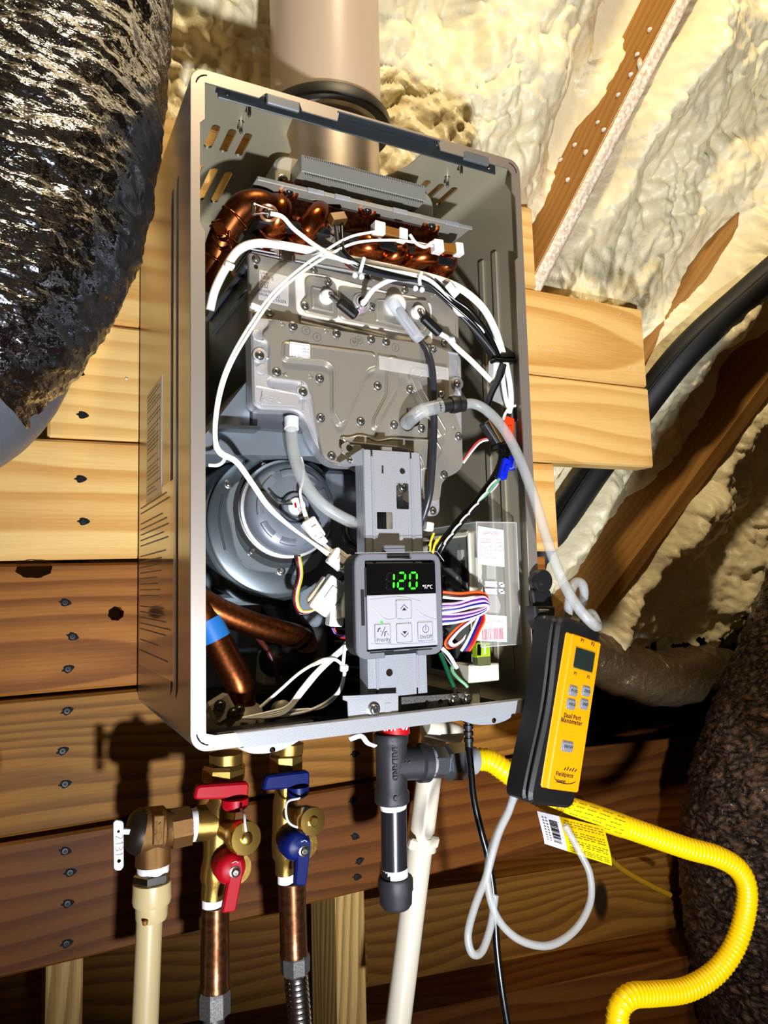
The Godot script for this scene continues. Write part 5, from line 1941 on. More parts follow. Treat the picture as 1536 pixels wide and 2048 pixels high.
	part("cover_edge", b, M.clear_sleeve, tray)
	# stickers on the front of the cover
	var sz := cz + 0.0009
	var w := plate_px("warning_sticker", [956, 1052, 1007, 1060, 1009, 1134, 956, 1128], sz - 0.0003, sz, M.paper, 0.0003, 0.0, cf)
	var sk := Basis()
	text("print", "WARNING", 0.0056, M.ink_red, w, P(982, 1066, sz), sk, "Droid Sans Mono", 0.0002, HORIZONTAL_ALIGNMENT_CENTER, 400, 0.018)
	text("print", "DO NOT TOUCH", 0.0050, M.ink_red, w, P(982, 1079, sz), sk, "Droid Sans Mono", 0.0002, HORIZONTAL_ALIGNMENT_CENTER, 400, 0.0245)
	bar("underline", P(960, 1084.5, sz), P(1005, 1085.5, sz), 0.0004, 0.0003, M.ink_red, w, 0.0)
	var k := 0
	for s in ["Adjustments ONLY", "by a trained and", "qualified", "professional"]:
		text("print", s, 0.0030, M.ink_plum, w, P(959, 1093 + k * 7.6, sz), sk, "Droid Sans Mono", 0.0002, HORIZONTAL_ALIGNMENT_LEFT, 400, 0.0015 * s.length())
		k += 1
	k = 0
	for s in ["Button A", "Button B"]:
		var l := plate_px("button_sticker", [970, 1162 + k * 15, 994, 1163 + k * 15, 994, 1174 + k * 15, 970, 1173 + k * 15], sz - 0.0003, sz, M.paper, 0.0003, 0.0, cf)
		text("print", s, 0.0038, M.ink_plum, l, P(982, 1168 + k * 15, sz), sk, "Droid Sans Mono", 0.0002, HORIZONTAL_ALIGNMENT_CENTER, 400, 0.0115)
		for e in [[1002, 1167, 4.0], [1005, 1171, 4.0]]:
			plate_px("hole_mark", [e[0] - e[2], e[1] + k * 14 - 3, e[0] + e[2], e[1] + k * 14 - 3, e[0] + e[2], e[1] + k * 14 + 3, e[0] - e[2], e[1] + k * 14 + 3], sz - 0.0003, sz, M.paper, 0.0002, 0.0, cf)
		k += 1
	plate_px("white_strip", [974, 1130, 992, 1132, 992, 1160, 974, 1160], cz - 0.004, cz - 0.003, M.clear_tape, 0.0003, 0.0, cf)
	plate_px("white_strip", [976, 1190, 994, 1190, 1002, 1212, 998, 1228, 978, 1228], cz - 0.004, cz - 0.003, M.clear_tape, 0.002, 0.0, cf)
	var bc := plate_px("barcode_sticker", [950, 1228, 1013, 1232, 1014, 1284, 952, 1281], sz - 0.0003, sz, M.paper, 0.0003, 0.0, cf)
	text("print", "6-0703X01", 0.0052, M.ink_plum, bc, P(990, 1244, sz), sk, "Droid Sans Mono", 0.0002, HORIZONTAL_ALIGNMENT_CENTER, 400, 0.0205)
	rng.seed = 21
	b = MB.new()
	var x := P(964, 1268, sz).x
	var xe := P(1006, 1268, sz).x
	var yb := P(985, 1268, sz).y
	while x < xe:
		var wd := rng.randf_range(0.00025, 0.0009)
		b.box(Vector3(x + wd * 0.5, yb, sz), Vector3(wd, 0.0115, 0.0003))
		x += wd + rng.randf_range(0.00025, 0.0007)
	put("barcode", b.mesh(), M.barcode_red, bc, true)
	# crumpled clear tape over the corner of the sticker
	b = MB.new()
	b.hexa([P(948, 1222, sz + 0.001), P(975, 1228, sz + 0.0014), P(968, 1262, sz + 0.001), P(950, 1250, sz + 0.001)], [P(948, 1222, sz + 0.0014), P(975, 1228, sz + 0.0018), P(968, 1262, sz + 0.0014), P(950, 1250, sz + 0.0014)])
	part("tape_scrap", b, M.clear_tape, cf)


func wire(px: Array, r: float, m: Material, called := "wire", parent: Node = null) -> MeshInstance3D:
	return hose(called, path(px), r, m, parent if parent else heater, 8, 7)


func connector(a: Vector3, c: Vector3, w: float, h: float, m: Material, ribs := 3) -> void:
	var k := bar("connector", a, c, w, h, m, null, 0.0012)
	var d := (c - a).normalized()
	var s := d.cross(Vector3(0, 0, 1)).normalized()
	for i in ribs:
		var o := s * (w * (-0.3 + 0.6 * i / maxf(1.0, ribs - 1.0)))
		bar("rib", a + d * 0.002 + o + Vector3(0, 0, h * 0.5), c - d * 0.004 + o + Vector3(0, 0, h * 0.5), w * 0.12, 0.0012, m, k, 0.0003)
	bar("latch", a.lerp(c, 0.35) + Vector3(0, 0, h * 0.62), a.lerp(c, 0.75) + Vector3(0, 0, h * 0.62), w * 0.35, 0.0018, m, k, 0.0004)


func build_wires() -> void:
	var W: Material = M.white_wire
	# big white harness across the top of the burner
	wire([420, 620, 0.215, 430, 580, 0.22, 452, 535, 0.225, 478, 500, 0.228, 512, 487, 0.23, 560, 490, 0.23, 640, 505, 0.23, 720, 523, 0.23, 800, 540, 0.231, 880, 560, 0.232, 925, 580, 0.232, 965, 615, 0.236, 990, 660, 0.24, 1006, 710, 0.244, 1012, 730, 0.245], 0.0042, W)
	# pair that runs from the fuses down the left edge
	wire([750, 463, 0.240, 700, 474, 0.242, 650, 502, 0.242, 590, 545, 0.242, 540, 592, 0.242, 490, 665, 0.243, 455, 730, 0.243, 436, 790, 0.243, 428, 860, 0.242, 436, 905, 0.24, 470, 925, 0.235, 500, 965, 0.228, 535, 1015, 0.222, 575, 1050, 0.222, 625, 1085, 0.228, 662, 1108, 0.235], 0.00145, W)
	wire([865, 492, 0.240, 800, 481, 0.242, 720, 484, 0.243, 665, 506, 0.243, 600, 548, 0.243, 547, 596, 0.243, 497, 668, 0.244, 461, 732, 0.244, 441, 792, 0.244, 432, 860, 0.243, 440, 900, 0.241, 475, 922, 0.236, 507, 966, 0.229, 541, 1014, 0.223, 581, 1052, 0.223, 630, 1090, 0.229, 660, 1114, 0.235], 0.00145, W)
	wire([428, 870, 0.238, 432, 898, 0.236, 446, 905, 0.236, 448, 920, 0.236, 436, 930, 0.232, 418, 930, 0.228], 0.0018, W)
	wire([820, 470, 0.24, 832, 486, 0.244, 850, 494, 0.244, 862, 486, 0.242, 868, 484, 0.24], 0.0018, W)
	# thermistor lead
	wire([541, 427, 0.243, 565, 434, 0.245, 590, 460, 0.246, 640, 497, 0.246, 690, 522, 0.245, 770, 540, 0.244, 850, 556, 0.244, 890, 590, 0.243, 915, 625, 0.243, 945, 645, 0.244, 985, 680, 0.246, 1005, 720, 0.247], 0.0022, W)
	# thermostat leads, black
	wire([672, 450, 0.236, 676, 485, 0.240, 684, 512, 0.243, 720, 538, 0.244, 790, 556, 0.243, 840, 563, 0.243, 880, 590, 0.242, 930, 640, 0.243, 975, 690, 0.246, 1003, 730, 0.247], 0.0024, M.grey_wire)
	wire([683, 447, 0.236, 685, 480, 0.241, 690, 505, 0.244, 726, 532, 0.246, 800, 552, 0.245, 850, 565, 0.244, 900, 605, 0.244, 950, 650, 0.246, 990, 705, 0.248], 0.002, M.black_wire)
	wire([870, 566, 0.24, 905, 596, 0.241, 940, 622, 0.243, 975, 668, 0.246, 1000, 722, 0.248], 0.0034, M.black_wire)
	wire([905, 600, 0.238, 940, 650, 0.24, 975, 700, 0.243, 1000, 735, 0.246], 0.003, M.black_wire)
	# flame lead
	wire([730, 602, 0.222, 748, 578, 0.232, 780, 560, 0.24, 812, 556, 0.243, 850, 560, 0.243], 0.0028, W)
	bar("lead_tip", P(722, 610, 0.221), P(732, 600, 0.223), 0.006, 0.005, M.white_plastic, null, 0.002)
	wire([712, 630, 0.224, 722, 624, 0.222, 726, 612, 0.221], 0.0008, M.wire_pink)
	# ignition lead at the right
	wire([880, 667, 0.224, 895, 676, 0.226, 912, 694, 0.232, 945, 724, 0.24, 988, 768, 0.244], 0.003, W)
	bar("lead_sleeve", P(898, 682, 0.2285), P(910, 680, 0.2285), 0.0085, 0.006, M.silicone, null, 0.002)
	# cable ties
	for q in [[728, 516, 720, 545, 715, 552], [843, 545, 840, 570, 836, 578]]:
		var t := wire([q[0], q[1], 0.250, q[0] - 4, (q[1] + q[3]) * 0.5, 0.250, q[2], q[3], 0.247], 0.0021, M.silicone, "cable_tie")
		for e in [-5, 8]:
			var b := MB.new()
			b.lathe(P(q[4] + e, q[5] + e * 0.2, 0.2465), Vector3(0, 0, 1), [0.0028, -0.001, 0.0028, 0.001, 0.0016, 0.002, 0, 0.0022], 12)
			part("tie_ball", b, M.silicone, t)
	for q in [[456, 536, 0.227, 0.009], [508, 617, 0.246, 0.007]]:
		var p := P(q[0], q[1], q[2])
		bar("cable_clip", p + Vector3(-0.004, 0.002, 0.002), p + Vector3(0.005, 0.0, 0.002), 0.004, q[3], M.white_plastic, null, 0.001)
	var tag := bar("white_tag", P(895, 568, 0.247), P(914, 592, 0.247), 0.010, 0.0012, M.white_plastic, null, 0.0004)
	tag.set_meta("label", "white tag")
	# bundle beyond the black tie at the right wall
	bar("strap_mount", P(990, 716, 0.24), P(1036, 716, 0.24), 0.008, 0.02, M.black_rubber, null, 0.002)
	bar("bundle_band", P(985, 722, 0.25), P(1028, 724, 0.25), 0.004, 0.012, M.black_wire, null, 0.0014)
	bar("connector_block", P(992, 720, 0.245), P(990, 765, 0.243), 0.012, 0.012, M.white_plastic, null, 0.0012)
	plate_px("clear_bag", [985, 775, 1006, 760, 1018, 800, 1012, 812, 985, 800], 0.238, 0.2395, M.clear_tape, 0.002, 0.0)
	wire([1005, 725, 0.25, 1006, 760, 0.25, 1012, 800, 0.25, 1020, 820, 0.25], 0.0026, W)
	wire([1012, 725, 0.25, 1020, 770, 0.25, 1022, 805, 0.25, 1018, 825, 0.25], 0.0032, W)
	wire([1004, 728, 0.252, 994, 760, 0.252, 980, 790, 0.25, 972, 820, 0.248, 976, 836, 0.247], 0.0026, M.grey_wire)
	wire([1010, 730, 0.252, 1004, 752, 0.253, 985, 790, 0.251, 976, 822, 0.249], 0.0018, M.black_wire)
	wire([1018, 815, 0.25, 1010, 828, 0.25, 1006, 840, 0.25], 0.0016, W)
	wire([1024, 812, 0.25, 1036, 812, 0.25, 1042, 826, 0.25, 1036, 842, 0.25], 0.0016, W)
	bar("connector_block", P(1034, 815, 0.246), P(1036, 845, 0.246), 0.007, 0.008, M.black_rubber, null, 0.001)
	bar("connector_block", P(1040, 824, 0.246), P(1040, 844, 0.246), 0.005, 0.006, M.white_plastic, null, 0.001)
	# black and orange plugs
	connector(P(971, 842, 0.248), P(1002, 890, 0.248), 0.014, 0.012, M.black_rubber, 2)
	bar("brass_contacts", P(978, 838, 0.256), P(1004, 884, 0.256), 0.004, 0.003, M.cap_brown, null, 0.0006)
	connector(P(1014, 836, 0.246), P(1010, 890, 0.246), 0.013, 0.012, M.orange_plastic, 2)
	bar("bundle_band", P(990, 895, 0.25), P(1022, 893, 0.25), 0.007, 0.014, M.black_wire, null, 0.0014)
	# small coloured leads leaving the plug
	wire([980, 876, 0.244, 960, 880, 0.238, 944, 896, 0.23, 926, 922, 0.22], 0.0012, M.wire_red)
	wire([981, 879, 0.244, 962, 884, 0.238, 946, 900, 0.23, 927, 926, 0.22], 0.0011, M.white_wire)
	wire([982, 877, 0.243, 961, 882, 0.237, 945, 898, 0.229, 926, 924, 0.219], 0.0010, M.wire_yellow)
	# black harness down to the board, with the twisted white lead round it
	for q in [[0, 0, "black_wire", 0.0036], [-5, 4, "black_wire", 0.0032], [6, -2, "black_wire", 0.003], [3, 6, "black_wire", 0.003], [-2, -5, "grey_wire", 0.0014]]:
		wire([1010 + q[0], 893, 0.25, 1004 + q[0], 925 + q[1], 0.248, 985 + q[0], 960 + q[1], 0.244, 950 + q[0], 1005 + q[1], 0.236, 915 + q[0], 1045 + q[1], 0.228, 885 + q[0], 1085 + q[1], 0.222, 868 + q[0], 1120 + q[1], 0.21], q[3], M[q[2]])
	var tw := PackedVector3Array()
	var axis := smooth(path([985, 962, 0.248, 950, 1008, 0.241, 915, 1048, 0.233, 885, 1088, 0.227]), 10)
	for i in axis.size():
		tw.append(axis[i] + Vector3(0.0022, 0.0022, 0) * sin(i * 1.25) + Vector3(0, 0, 0.004 + 0.002 * cos(i * 1.25)))
	hose("wire", tw, 0.0011, W, heater, 6, 4)
	wire([1000, 955, 0.249, 975, 985, 0.245, 958, 1000, 0.24], 0.0022, M.wire_sage)
	wire([996, 966, 0.248, 990, 975, 0.246, 980, 985, 0.244], 0.0012, M.wire_pink)
	# blue plug
	connector(P(1012, 918, 0.252), P(1003, 958, 0.252), 0.009, 0.008, M.blue_plastic, 2)
	bar("plug_body", P(1012, 922, 0.248), P(1028, 930, 0.246), 0.014, 0.008, M.blue_plastic, null, 0.001)
	plate_px("clear_tag", [1022, 915, 1036, 922, 1034, 936, 1020, 938], 0.25, 0.2508, M.clear_tape, 0.001, 0.0)
	# silicone pressure tube
	wire([583, 846, 0.212, 584, 880, 0.218, 592, 925, 0.224, 612, 970, 0.23, 645, 1010, 0.234, 690, 1038, 0.236, 735, 1055, 0.236], 0.0062, M.milky_tube, "pressure_tube")
	hose("tube_sleeve", path([583, 836, 0.2115, 583, 847, 0.2125, 583, 858, 0.214]), 0.0071, M.silicone, heater, 14)
	# black flame-rod cable
	wire([842, 684, 0.2265, 856, 706, 0.236, 865, 745, 0.2395, 867, 800, 0.240, 868, 860, 0.2405, 864, 940, 0.241, 859, 990, 0.24, 848, 1030, 0.232, 842, 1048, 0.226], 0.0037, M.grey_wire, "cable")
	bar("plug_body", P(850, 1052, 0.224), P(864, 1055, 0.224), 0.009, 0.009, M.white_plastic, null, 0.001)
	wire([690, 1050, 0.21, 694, 1075, 0.215, 708, 1092, 0.22, 732, 1105, 0.225], 0.0045, M.black_wire, "cable")
	# leads round the fan
	wire([545, 888, 0.176, 575, 890, 0.185, 596, 905, 0.19, 606, 930, 0.194, 606, 960, 0.2, 600, 985, 0.208, 606, 1010, 0.212, 616, 1040, 0.214], 0.0014, W)
	wire([600, 985, 0.207, 604, 1012, 0.211, 612, 1040, 0.213], 0.0014, W)
	wire([585, 1008, 0.205, 560, 1005, 0.205, 540, 985, 0.203], 0.0011, M.grey_wire)
	connector(P(614, 1040, 0.216), P(638, 1078, 0.22), 0.0145, 0.010, M.white_plastic, 3)
	connector(P(632, 1070, 0.222), P(648, 1090, 0.224), 0.010, 0.008, M.white_plastic, 2)
	wire([636, 1080, 0.222, 650, 1095, 0.228, 665, 1106, 0.234], 0.0014, W)
	wire([648, 1088, 0.224, 660, 1098, 0.23, 672, 1106, 0.234], 0.0014, W)
	connector(P(662, 1108, 0.236), P(690, 1130, 0.238), 0.0165, 0.012, M.white_plastic, 3)
	connector(P(686, 1122, 0.238), P(712, 1140, 0.238), 0.017, 0.011, M.cream_plastic, 2)
	# motor plug with red, yellow, white and black leads
	for q in [[0, "wire_red"], [3, "white_wire"], [6, "wire_yellow"], [-3, "black_wire"]]:
		wire([594 + q[0], 1114, 0.182, 598 + q[0], 1150, 0.192, 590 + q[0], 1185, 0.2, 590 + q[0], 1208, 0.206, 598 + q[0], 1224 - q[0] * 0.3, 0.21, 615, 1226 - q[0] * 0.5, 0.212, 640, 1216 + q[0] * 0.4, 0.215], 0.0013, M[q[1]])
	connector(P(632, 1222, 0.216), P(676, 1160, 0.222), 0.0205, 0.013, M.white_plastic, 4)
	connector(P(620, 1206, 0.212), P(655, 1158, 0.216), 0.010, 0.009, M.cream_plastic, 2)
	connector(P(668, 1252, 0.214), P(672, 1208, 0.216), 0.0145, 0.013, M.white_plastic, 2)
	connector(P(693, 1236, 0.226), P(698, 1182, 0.228), 0.0115, 0.010, M.cream_plastic, 2)
	connector(P(700, 1150, 0.222), P(698, 1178, 0.222), 0.010, 0.009, M.cream_plastic, 2)
	wire([664, 1256, 0.214, 672, 1268, 0.214, 690, 1272, 0.214], 0.0013, M.wire_purple)
	wire([668, 1256, 0.214, 676, 1272, 0.213, 692, 1276, 0.213], 0.0013, M.wire_red)
	for i in 3:
		wire([676 + i * 5, 1160, 0.222, 688 + i * 4, 1150, 0.224, 704 + i * 3, 1142, 0.226], 0.0012, M.wire_brown)
	# white leads sweeping to the lower left
	for q in [[0, 0.00135], [4, 0.00135], [8, 0.00135], [11, 0.00135]]:
		wire([695 + q[0] * 1.25, 1238, 0.23, 697 + q[0] * 1.3, 1265, 0.234, 690 + q[0] * 1.25, 1288, 0.236, 664 + q[0] * 0.95, 1312, 0.236, 630 + q[0] * 0.95, 1344, 0.235, 600 + q[0] * 0.95, 1380, 0.234, 575, 1412 + q[0] * 0.95, 0.232, 540, 1424 + q[0] * 0.9, 0.23, 485, 1436, 0.226], q[1], W)
	wire([625, 1330, 0.237, 664, 1318, 0.239, 684, 1330, 0.238, 688, 1350, 0.236, 676, 1384, 0.234, 640, 1412, 0.232, 590, 1428, 0.23, 520, 1434, 0.228], 0.0016, W)
	wire([520, 1415, 0.226, 560, 1380, 0.23, 600, 1345, 0.234, 640, 1322, 0.237, 664, 1316, 0.238], 0.0015, W)
	wire([690, 1345, 0.236, 680, 1382, 0.234, 646, 1414, 0.232, 600, 1420, 0.23, 560, 1422, 0.228], 0.0015, W)
	var ct := wire([690, 1290, 0.238, 687, 1320, 0.239, 685, 1336, 0.239], 0.0018, M.silicone, "cable_tie")
	bar("tie_head", P(680, 1336, 0.239), P(696, 1336, 0.239), 0.007, 0.005, M.silicone, ct, 0.0015)
	wire([515, 1275, 0.16, 535, 1300, 0.165, 550, 1335, 0.165, 560, 1370, 0.16], 0.0028, M.wire_brown)
	# coloured ribbon folded in front of the board
	var rc := ["wire_orange", "wire_brown", "white_wire", "wire_pink", "wire_purple", "wire_pink", "wire_blue", "white_wire", "wire_yellow"]
	for i in 3:
		wire([885, 1184 + i * 5, 0.262, 920, 1187 + i * 5, 0.266, 955, 1184 + i * 5, 0.266, 972, 1190 + i * 4, 0.262, 975, 1200 + i * 2, 0.258], 0.0014, M[rc[i]])
	for i in 5:
		wire([884, 1208 + i * 4.5, 0.258, 915, 1206 + i * 3.8, 0.264, 945, 1197 + i * 4.2, 0.267, 968, 1194 + i * 4, 0.268, 976, 1204 + i * 2, 0.266, 972, 1214 + i * 2, 0.264, 950, 1222 + i * 3, 0.262, 915, 1228 + i * 4, 0.26, 884, 1228 + i * 5, 0.256], 0.0014, M[rc[(i + 3) % 9]])
	for i in 6:
		wire([962 + i * 0.5, 1222, 0.256, 954 + i * 2.8, 1240, 0.258, 944 + i * 2.8, 1262, 0.26, 933 + i * 3, 1285, 0.26, 922 + i * 3.2, 1302, 0.258], 0.0015, M[["white_wire", "wire_blue", "wire_blue", "wire_red", "wire_red", "wire_orange"][i]])
	for i in 4:
		wire([950 + i * 2, 1230 + i, 0.255, 925 - i, 1246 + i * 4, 0.258, 900 + i * 2, 1270 + i * 2, 0.26, 890 + i * 4, 1286 - i, 0.26, 897 + i * 4, 1296 - i * 2, 0.259, 915 + i * 3, 1290 - i * 3, 0.256, 926 + i * 2, 1276 - i * 2, 0.254], 0.0012, M[["wire_orange", "wire_brown", "wire_pink", "white_wire"][i]])
	for q in [[888, 1095, 878, 1080], [886, 1100, 872, 1085], [880, 1098, 866, 1072]]:
		wire([q[2] - 6, q[3] + 30, 0.215, q[2] - 4, q[3] + 8, 0.22, q[2] + 2, q[3] - 6, 0.222, q[2] - 8, q[3] + 20, 0.218], 0.0011, M.wire_yellow)
	# earth leads
	wire([880, 1306, 0.25, 890, 1330, 0.254, 900, 1356, 0.258, 908, 1374, 0.2605], 0.0022, M.wire_green)
	wire([912, 1332, 0.25, 904, 1332, 0.252, 906, 1344, 0.254, 918, 1358, 0.258, 930, 1368, 0.26, 935, 1374, 0.2605], 0.0018, M.wire_sage)
	wire([884, 1296, 0.25, 898, 1310, 0.253, 910, 1330, 0.255, 914, 1336, 0.255], 0.002, W)
	wire([882, 1300, 0.248, 894, 1318, 0.25, 908, 1336, 0.252], 0.002, M.black_wire)


# ---------- pipes, valves, hoses and the meter
func px_size(u: float, v: float, z: float) -> float:  # metres per pixel, square to the sight line
	return (CAM_POS - P(u, v, z)).dot(CAM_Z) * -1.0 / FOCAL * -1.0 if false else (CAM_POS - P(u, v, z)).dot(CAM_Z) / FOCAL


func facet(b: MB, at: Vector3, axis: Vector3, prof: Array, sides: int, phase := 0.0) -> void:
	axis = axis.normalized()
	var x := axis.cross(Vector3(0.31, 0.2, 0.93)).normalized() if absf(axis.z) < 0.9 else axis.cross(Vector3(0, 1, 0)).normalized()
	var y := axis.cross(x)
	for i in prof.size() / 2 - 1:
		for s in sides:
			var q := []
			for e in 2:
				var a := TAU * (s + e) / sides + phase
				var d := x * cos(a) + y * sin(a)
				q.append(at + d * prof[i * 2] + axis * prof[i * 2 + 1])
				q.append(at + d * prof[i * 2 + 2] + axis * prof[i * 2 + 3])
			var c: Vector3 = at + axis * (prof[i * 2 + 1] + prof[i * 2 + 3]) * 0.5
			if absf(prof[i * 2 + 1] - prof[i * 2 + 3]) < 1e-5:
				c = at + axis * (prof[1] + prof[prof.size() - 1]) * 0.5
			b.quad_from(q[0], q[2], q[3], q[1], c)


func turned(called: String, px: Array, z: float, m: Material, parent: Node, sides := 0, phase := 0.0, z2 := -99.0) -> MeshInstance3D:
	# a turned piece: px holds u, v, half width in pixels for every step along its axis
	var k := px.size() / 3
	var a := P(px[0], px[1], z)
	var e := P(px[(k - 1) * 3], px[(k - 1) * 3 + 1], z2 if z2 > -90.0 else z)
	var ax := (e - a).normalized()
	var prof := [0.0, 0.0]
	for i in k:
		var p := P(px[i * 3], px[i * 3 + 1], lerpf(z, z2 if z2 > -90.0 else z, i / maxf(1.0, k - 1.0)))
		prof.append(px[i * 3 + 2] * px_size(px[i * 3], px[i * 3 + 1], z))
		prof.append((p - a).dot(ax))
	prof.append(0.0)
	prof.append(prof[prof.size() - 2])
	var b := MB.new()
	if sides:
		facet(b, a, ax, prof, sides, phase)
	else:
		# profiles run downwards: turn them so that the outside stays outside
		b.lathe(a, ax, prof, 28)
	return part(called, b, m, parent)


func ribbed(called: String, pts: PackedVector3Array, r: float, deep: float, pitch: float, m: Material, parent: Node, seg := 20) -> MeshInstance3D:
	var c := even(smooth(pts, 16), pitch / 6.0)
	var rad := []
	for i in c.size():
		rad.append(r - deep * (0.5 - 0.5 * cos(TAU * i / 6.0)) * (0.6 + 0.4 * cos(TAU * i / 6.0)))
	var b := MB.new()
	# slanted walls need their own normals: build rows and let the patch find them
	b.tube(c, rad, seg)
	return part(called, b, m, parent)


func build_vent() -> void:
	var t := thing("vent_pipe", "wide beige plastic vent pipe rising from the top of the heater", "pipe", Vector3(0.184, 0.655, 0.14))
	var b := MB.new()
	b.lathe(Vector3(0.184, 0.655, 0.14), Vector3(0, 1, 0), [0.059, 0.001, 0.0635, 0.001, 0.0635, 1.4], 64)
	part("pipe", b, M.vent_plastic, t)
	b = MB.new()
	b.lathe(Vector3(0.184, 0.648, 0.14), Vector3(0, 1, 0), [0.0632, 0.0, 0.0715, 0.0, 0.0735, 0.002, 0.0735, 0.012, 0.0715, 0.0145, 0.064, 0.015, 0.0632, 0.0], 64)
	part("gasket", b, M.black_rubber, t)
	b = MB.new()
	b.lathe(Vector3(0.184, 0.652, 0.14), Vector3(0, 1, 0), [0.060, -0.004, 0.0632, -0.004, 0.0632, 0.002, 0.060, 0.002], 64)
	part("steel_ring", b, M.bright_steel, t)


func lever_valve(called: String, label: String, px: Dictionary, z: float, hm: Material) -> Node3D:
	var t := thing(called, label, "valve", P(px.body[0], px.body[1] + 80, z))
	turned("union_collar", px.collar, z, M.brass, t)
	turned("union_nut", px.nut, z, M.brass, t, 8, 0.3)
	var bd := turned("body", px.body, z, M.brass, t)
	# service port with its cap on a strap
	var c := P(px.cap[0], px.cap[1], z + 0.062)
	var r: float = px.cap[2] * px_size(px.cap[0], px.cap[1], z + 0.062)
	var ax := (c - P(px.port[0], px.port[1], z)).normalized()
	var b := MB.new()
	b.lathe(c, ax, [0.0, -0.062, r * 0.62, -0.062, r * 0.66, -0.03, r * 0.8, -0.028, r * 0.8, -0.012], 26)
	part("service_port", b, M.brass, t)
	b = MB.new()
	b.lathe(c, ax, [r * 0.86, -0.016, r * 0.98, -0.0155, r, -0.014, r, -0.002, r * 0.95, 0.0, r * 0.45, 0.0005, r * 0.34, 0.0005, r * 0.33, 0.0028, r * 0.28, 0.0034, 0.0, 0.0034], 36)
	var cap := part("port_cap", b, M.brass_bright, t)
	hose("strap", path(px.strap), 0.0012, M.silicone, cap, 6)
	# upper tee handle
	b = MB.new()
	var h: Array = px.handle
	var zh := z + 0.03
	var hp := PackedVector3Array()
	for i in 4:
		hp.append(P(h[i * 2], h[i * 2 + 1], zh))
	var hb := MB.new()
	hb.plate(round_corners(PackedVector2Array([Vector2(hp[0].x, hp[0].y), Vector2(hp[1].x, hp[1].y), Vector2(hp[2].x, hp[2].y), Vector2(hp[3].x, hp[3].y)]), 0.004), zh - 0.009, zh, [], 0.0018)
	var hd := part("tee_handle", hb, hm, t)
	turned("handle_stem", px.stem, zh - 0.003, hm, hd)
	# lower lever
	var l: Array = px.lever
	var zl := z + 0.036
	var lb := MB.new()
	lb.plate(round_corners(poly(l, zl), 0.003), zl - 0.006, zl, [], 0.0015)
	var lv := part("drain_lever", lb, hm, t)
	b = MB.new()
	var pv := P(px.pivot[0], px.pivot[1], zl - 0.006)
	b.lathe(pv, Vector3(0, 0, 1), [0.0145, -0.016, 0.0145, -0.002, 0.0125, 0.003, 0.009, 0.0055, 0.0, 0.0062], 24)
	part("lever_hub", b, hm, lv)
	b = MB.new()
	b.lathe(P(px.pivot[0] - 4, px.pivot[1] - 10, z), Vector3(0.1, 0.1, 1), [0.0, -0.01, 0.014, -0.01, 0.014, 0.022, 0.0, 0.022], 22)
	part("lever_boss", b, M.brass, t)
	screw(lv, P(px.screw[0], px.screw[1], zl), M.screw_steel, 1.15)
	b = MB.new()
	var sp := P(px.screw[0], px.screw[1] - 17, zl + 0.0003)
	b.tube(PackedVector3Array([sp + Vector3(-0.003, 0.001, 0), sp + Vector3(0.001, 0.002, 0), sp + Vector3(0.003, 0.0, 0)]), 0.0003, 5)
	part("open_shut_mark", b, M.ink_white, lv)
	turned("tape", px.tape, z, M.tape_white, t)
	turned("brown_pipe", px.pipe, z, M.copper_pipe_brown, t)
	return t


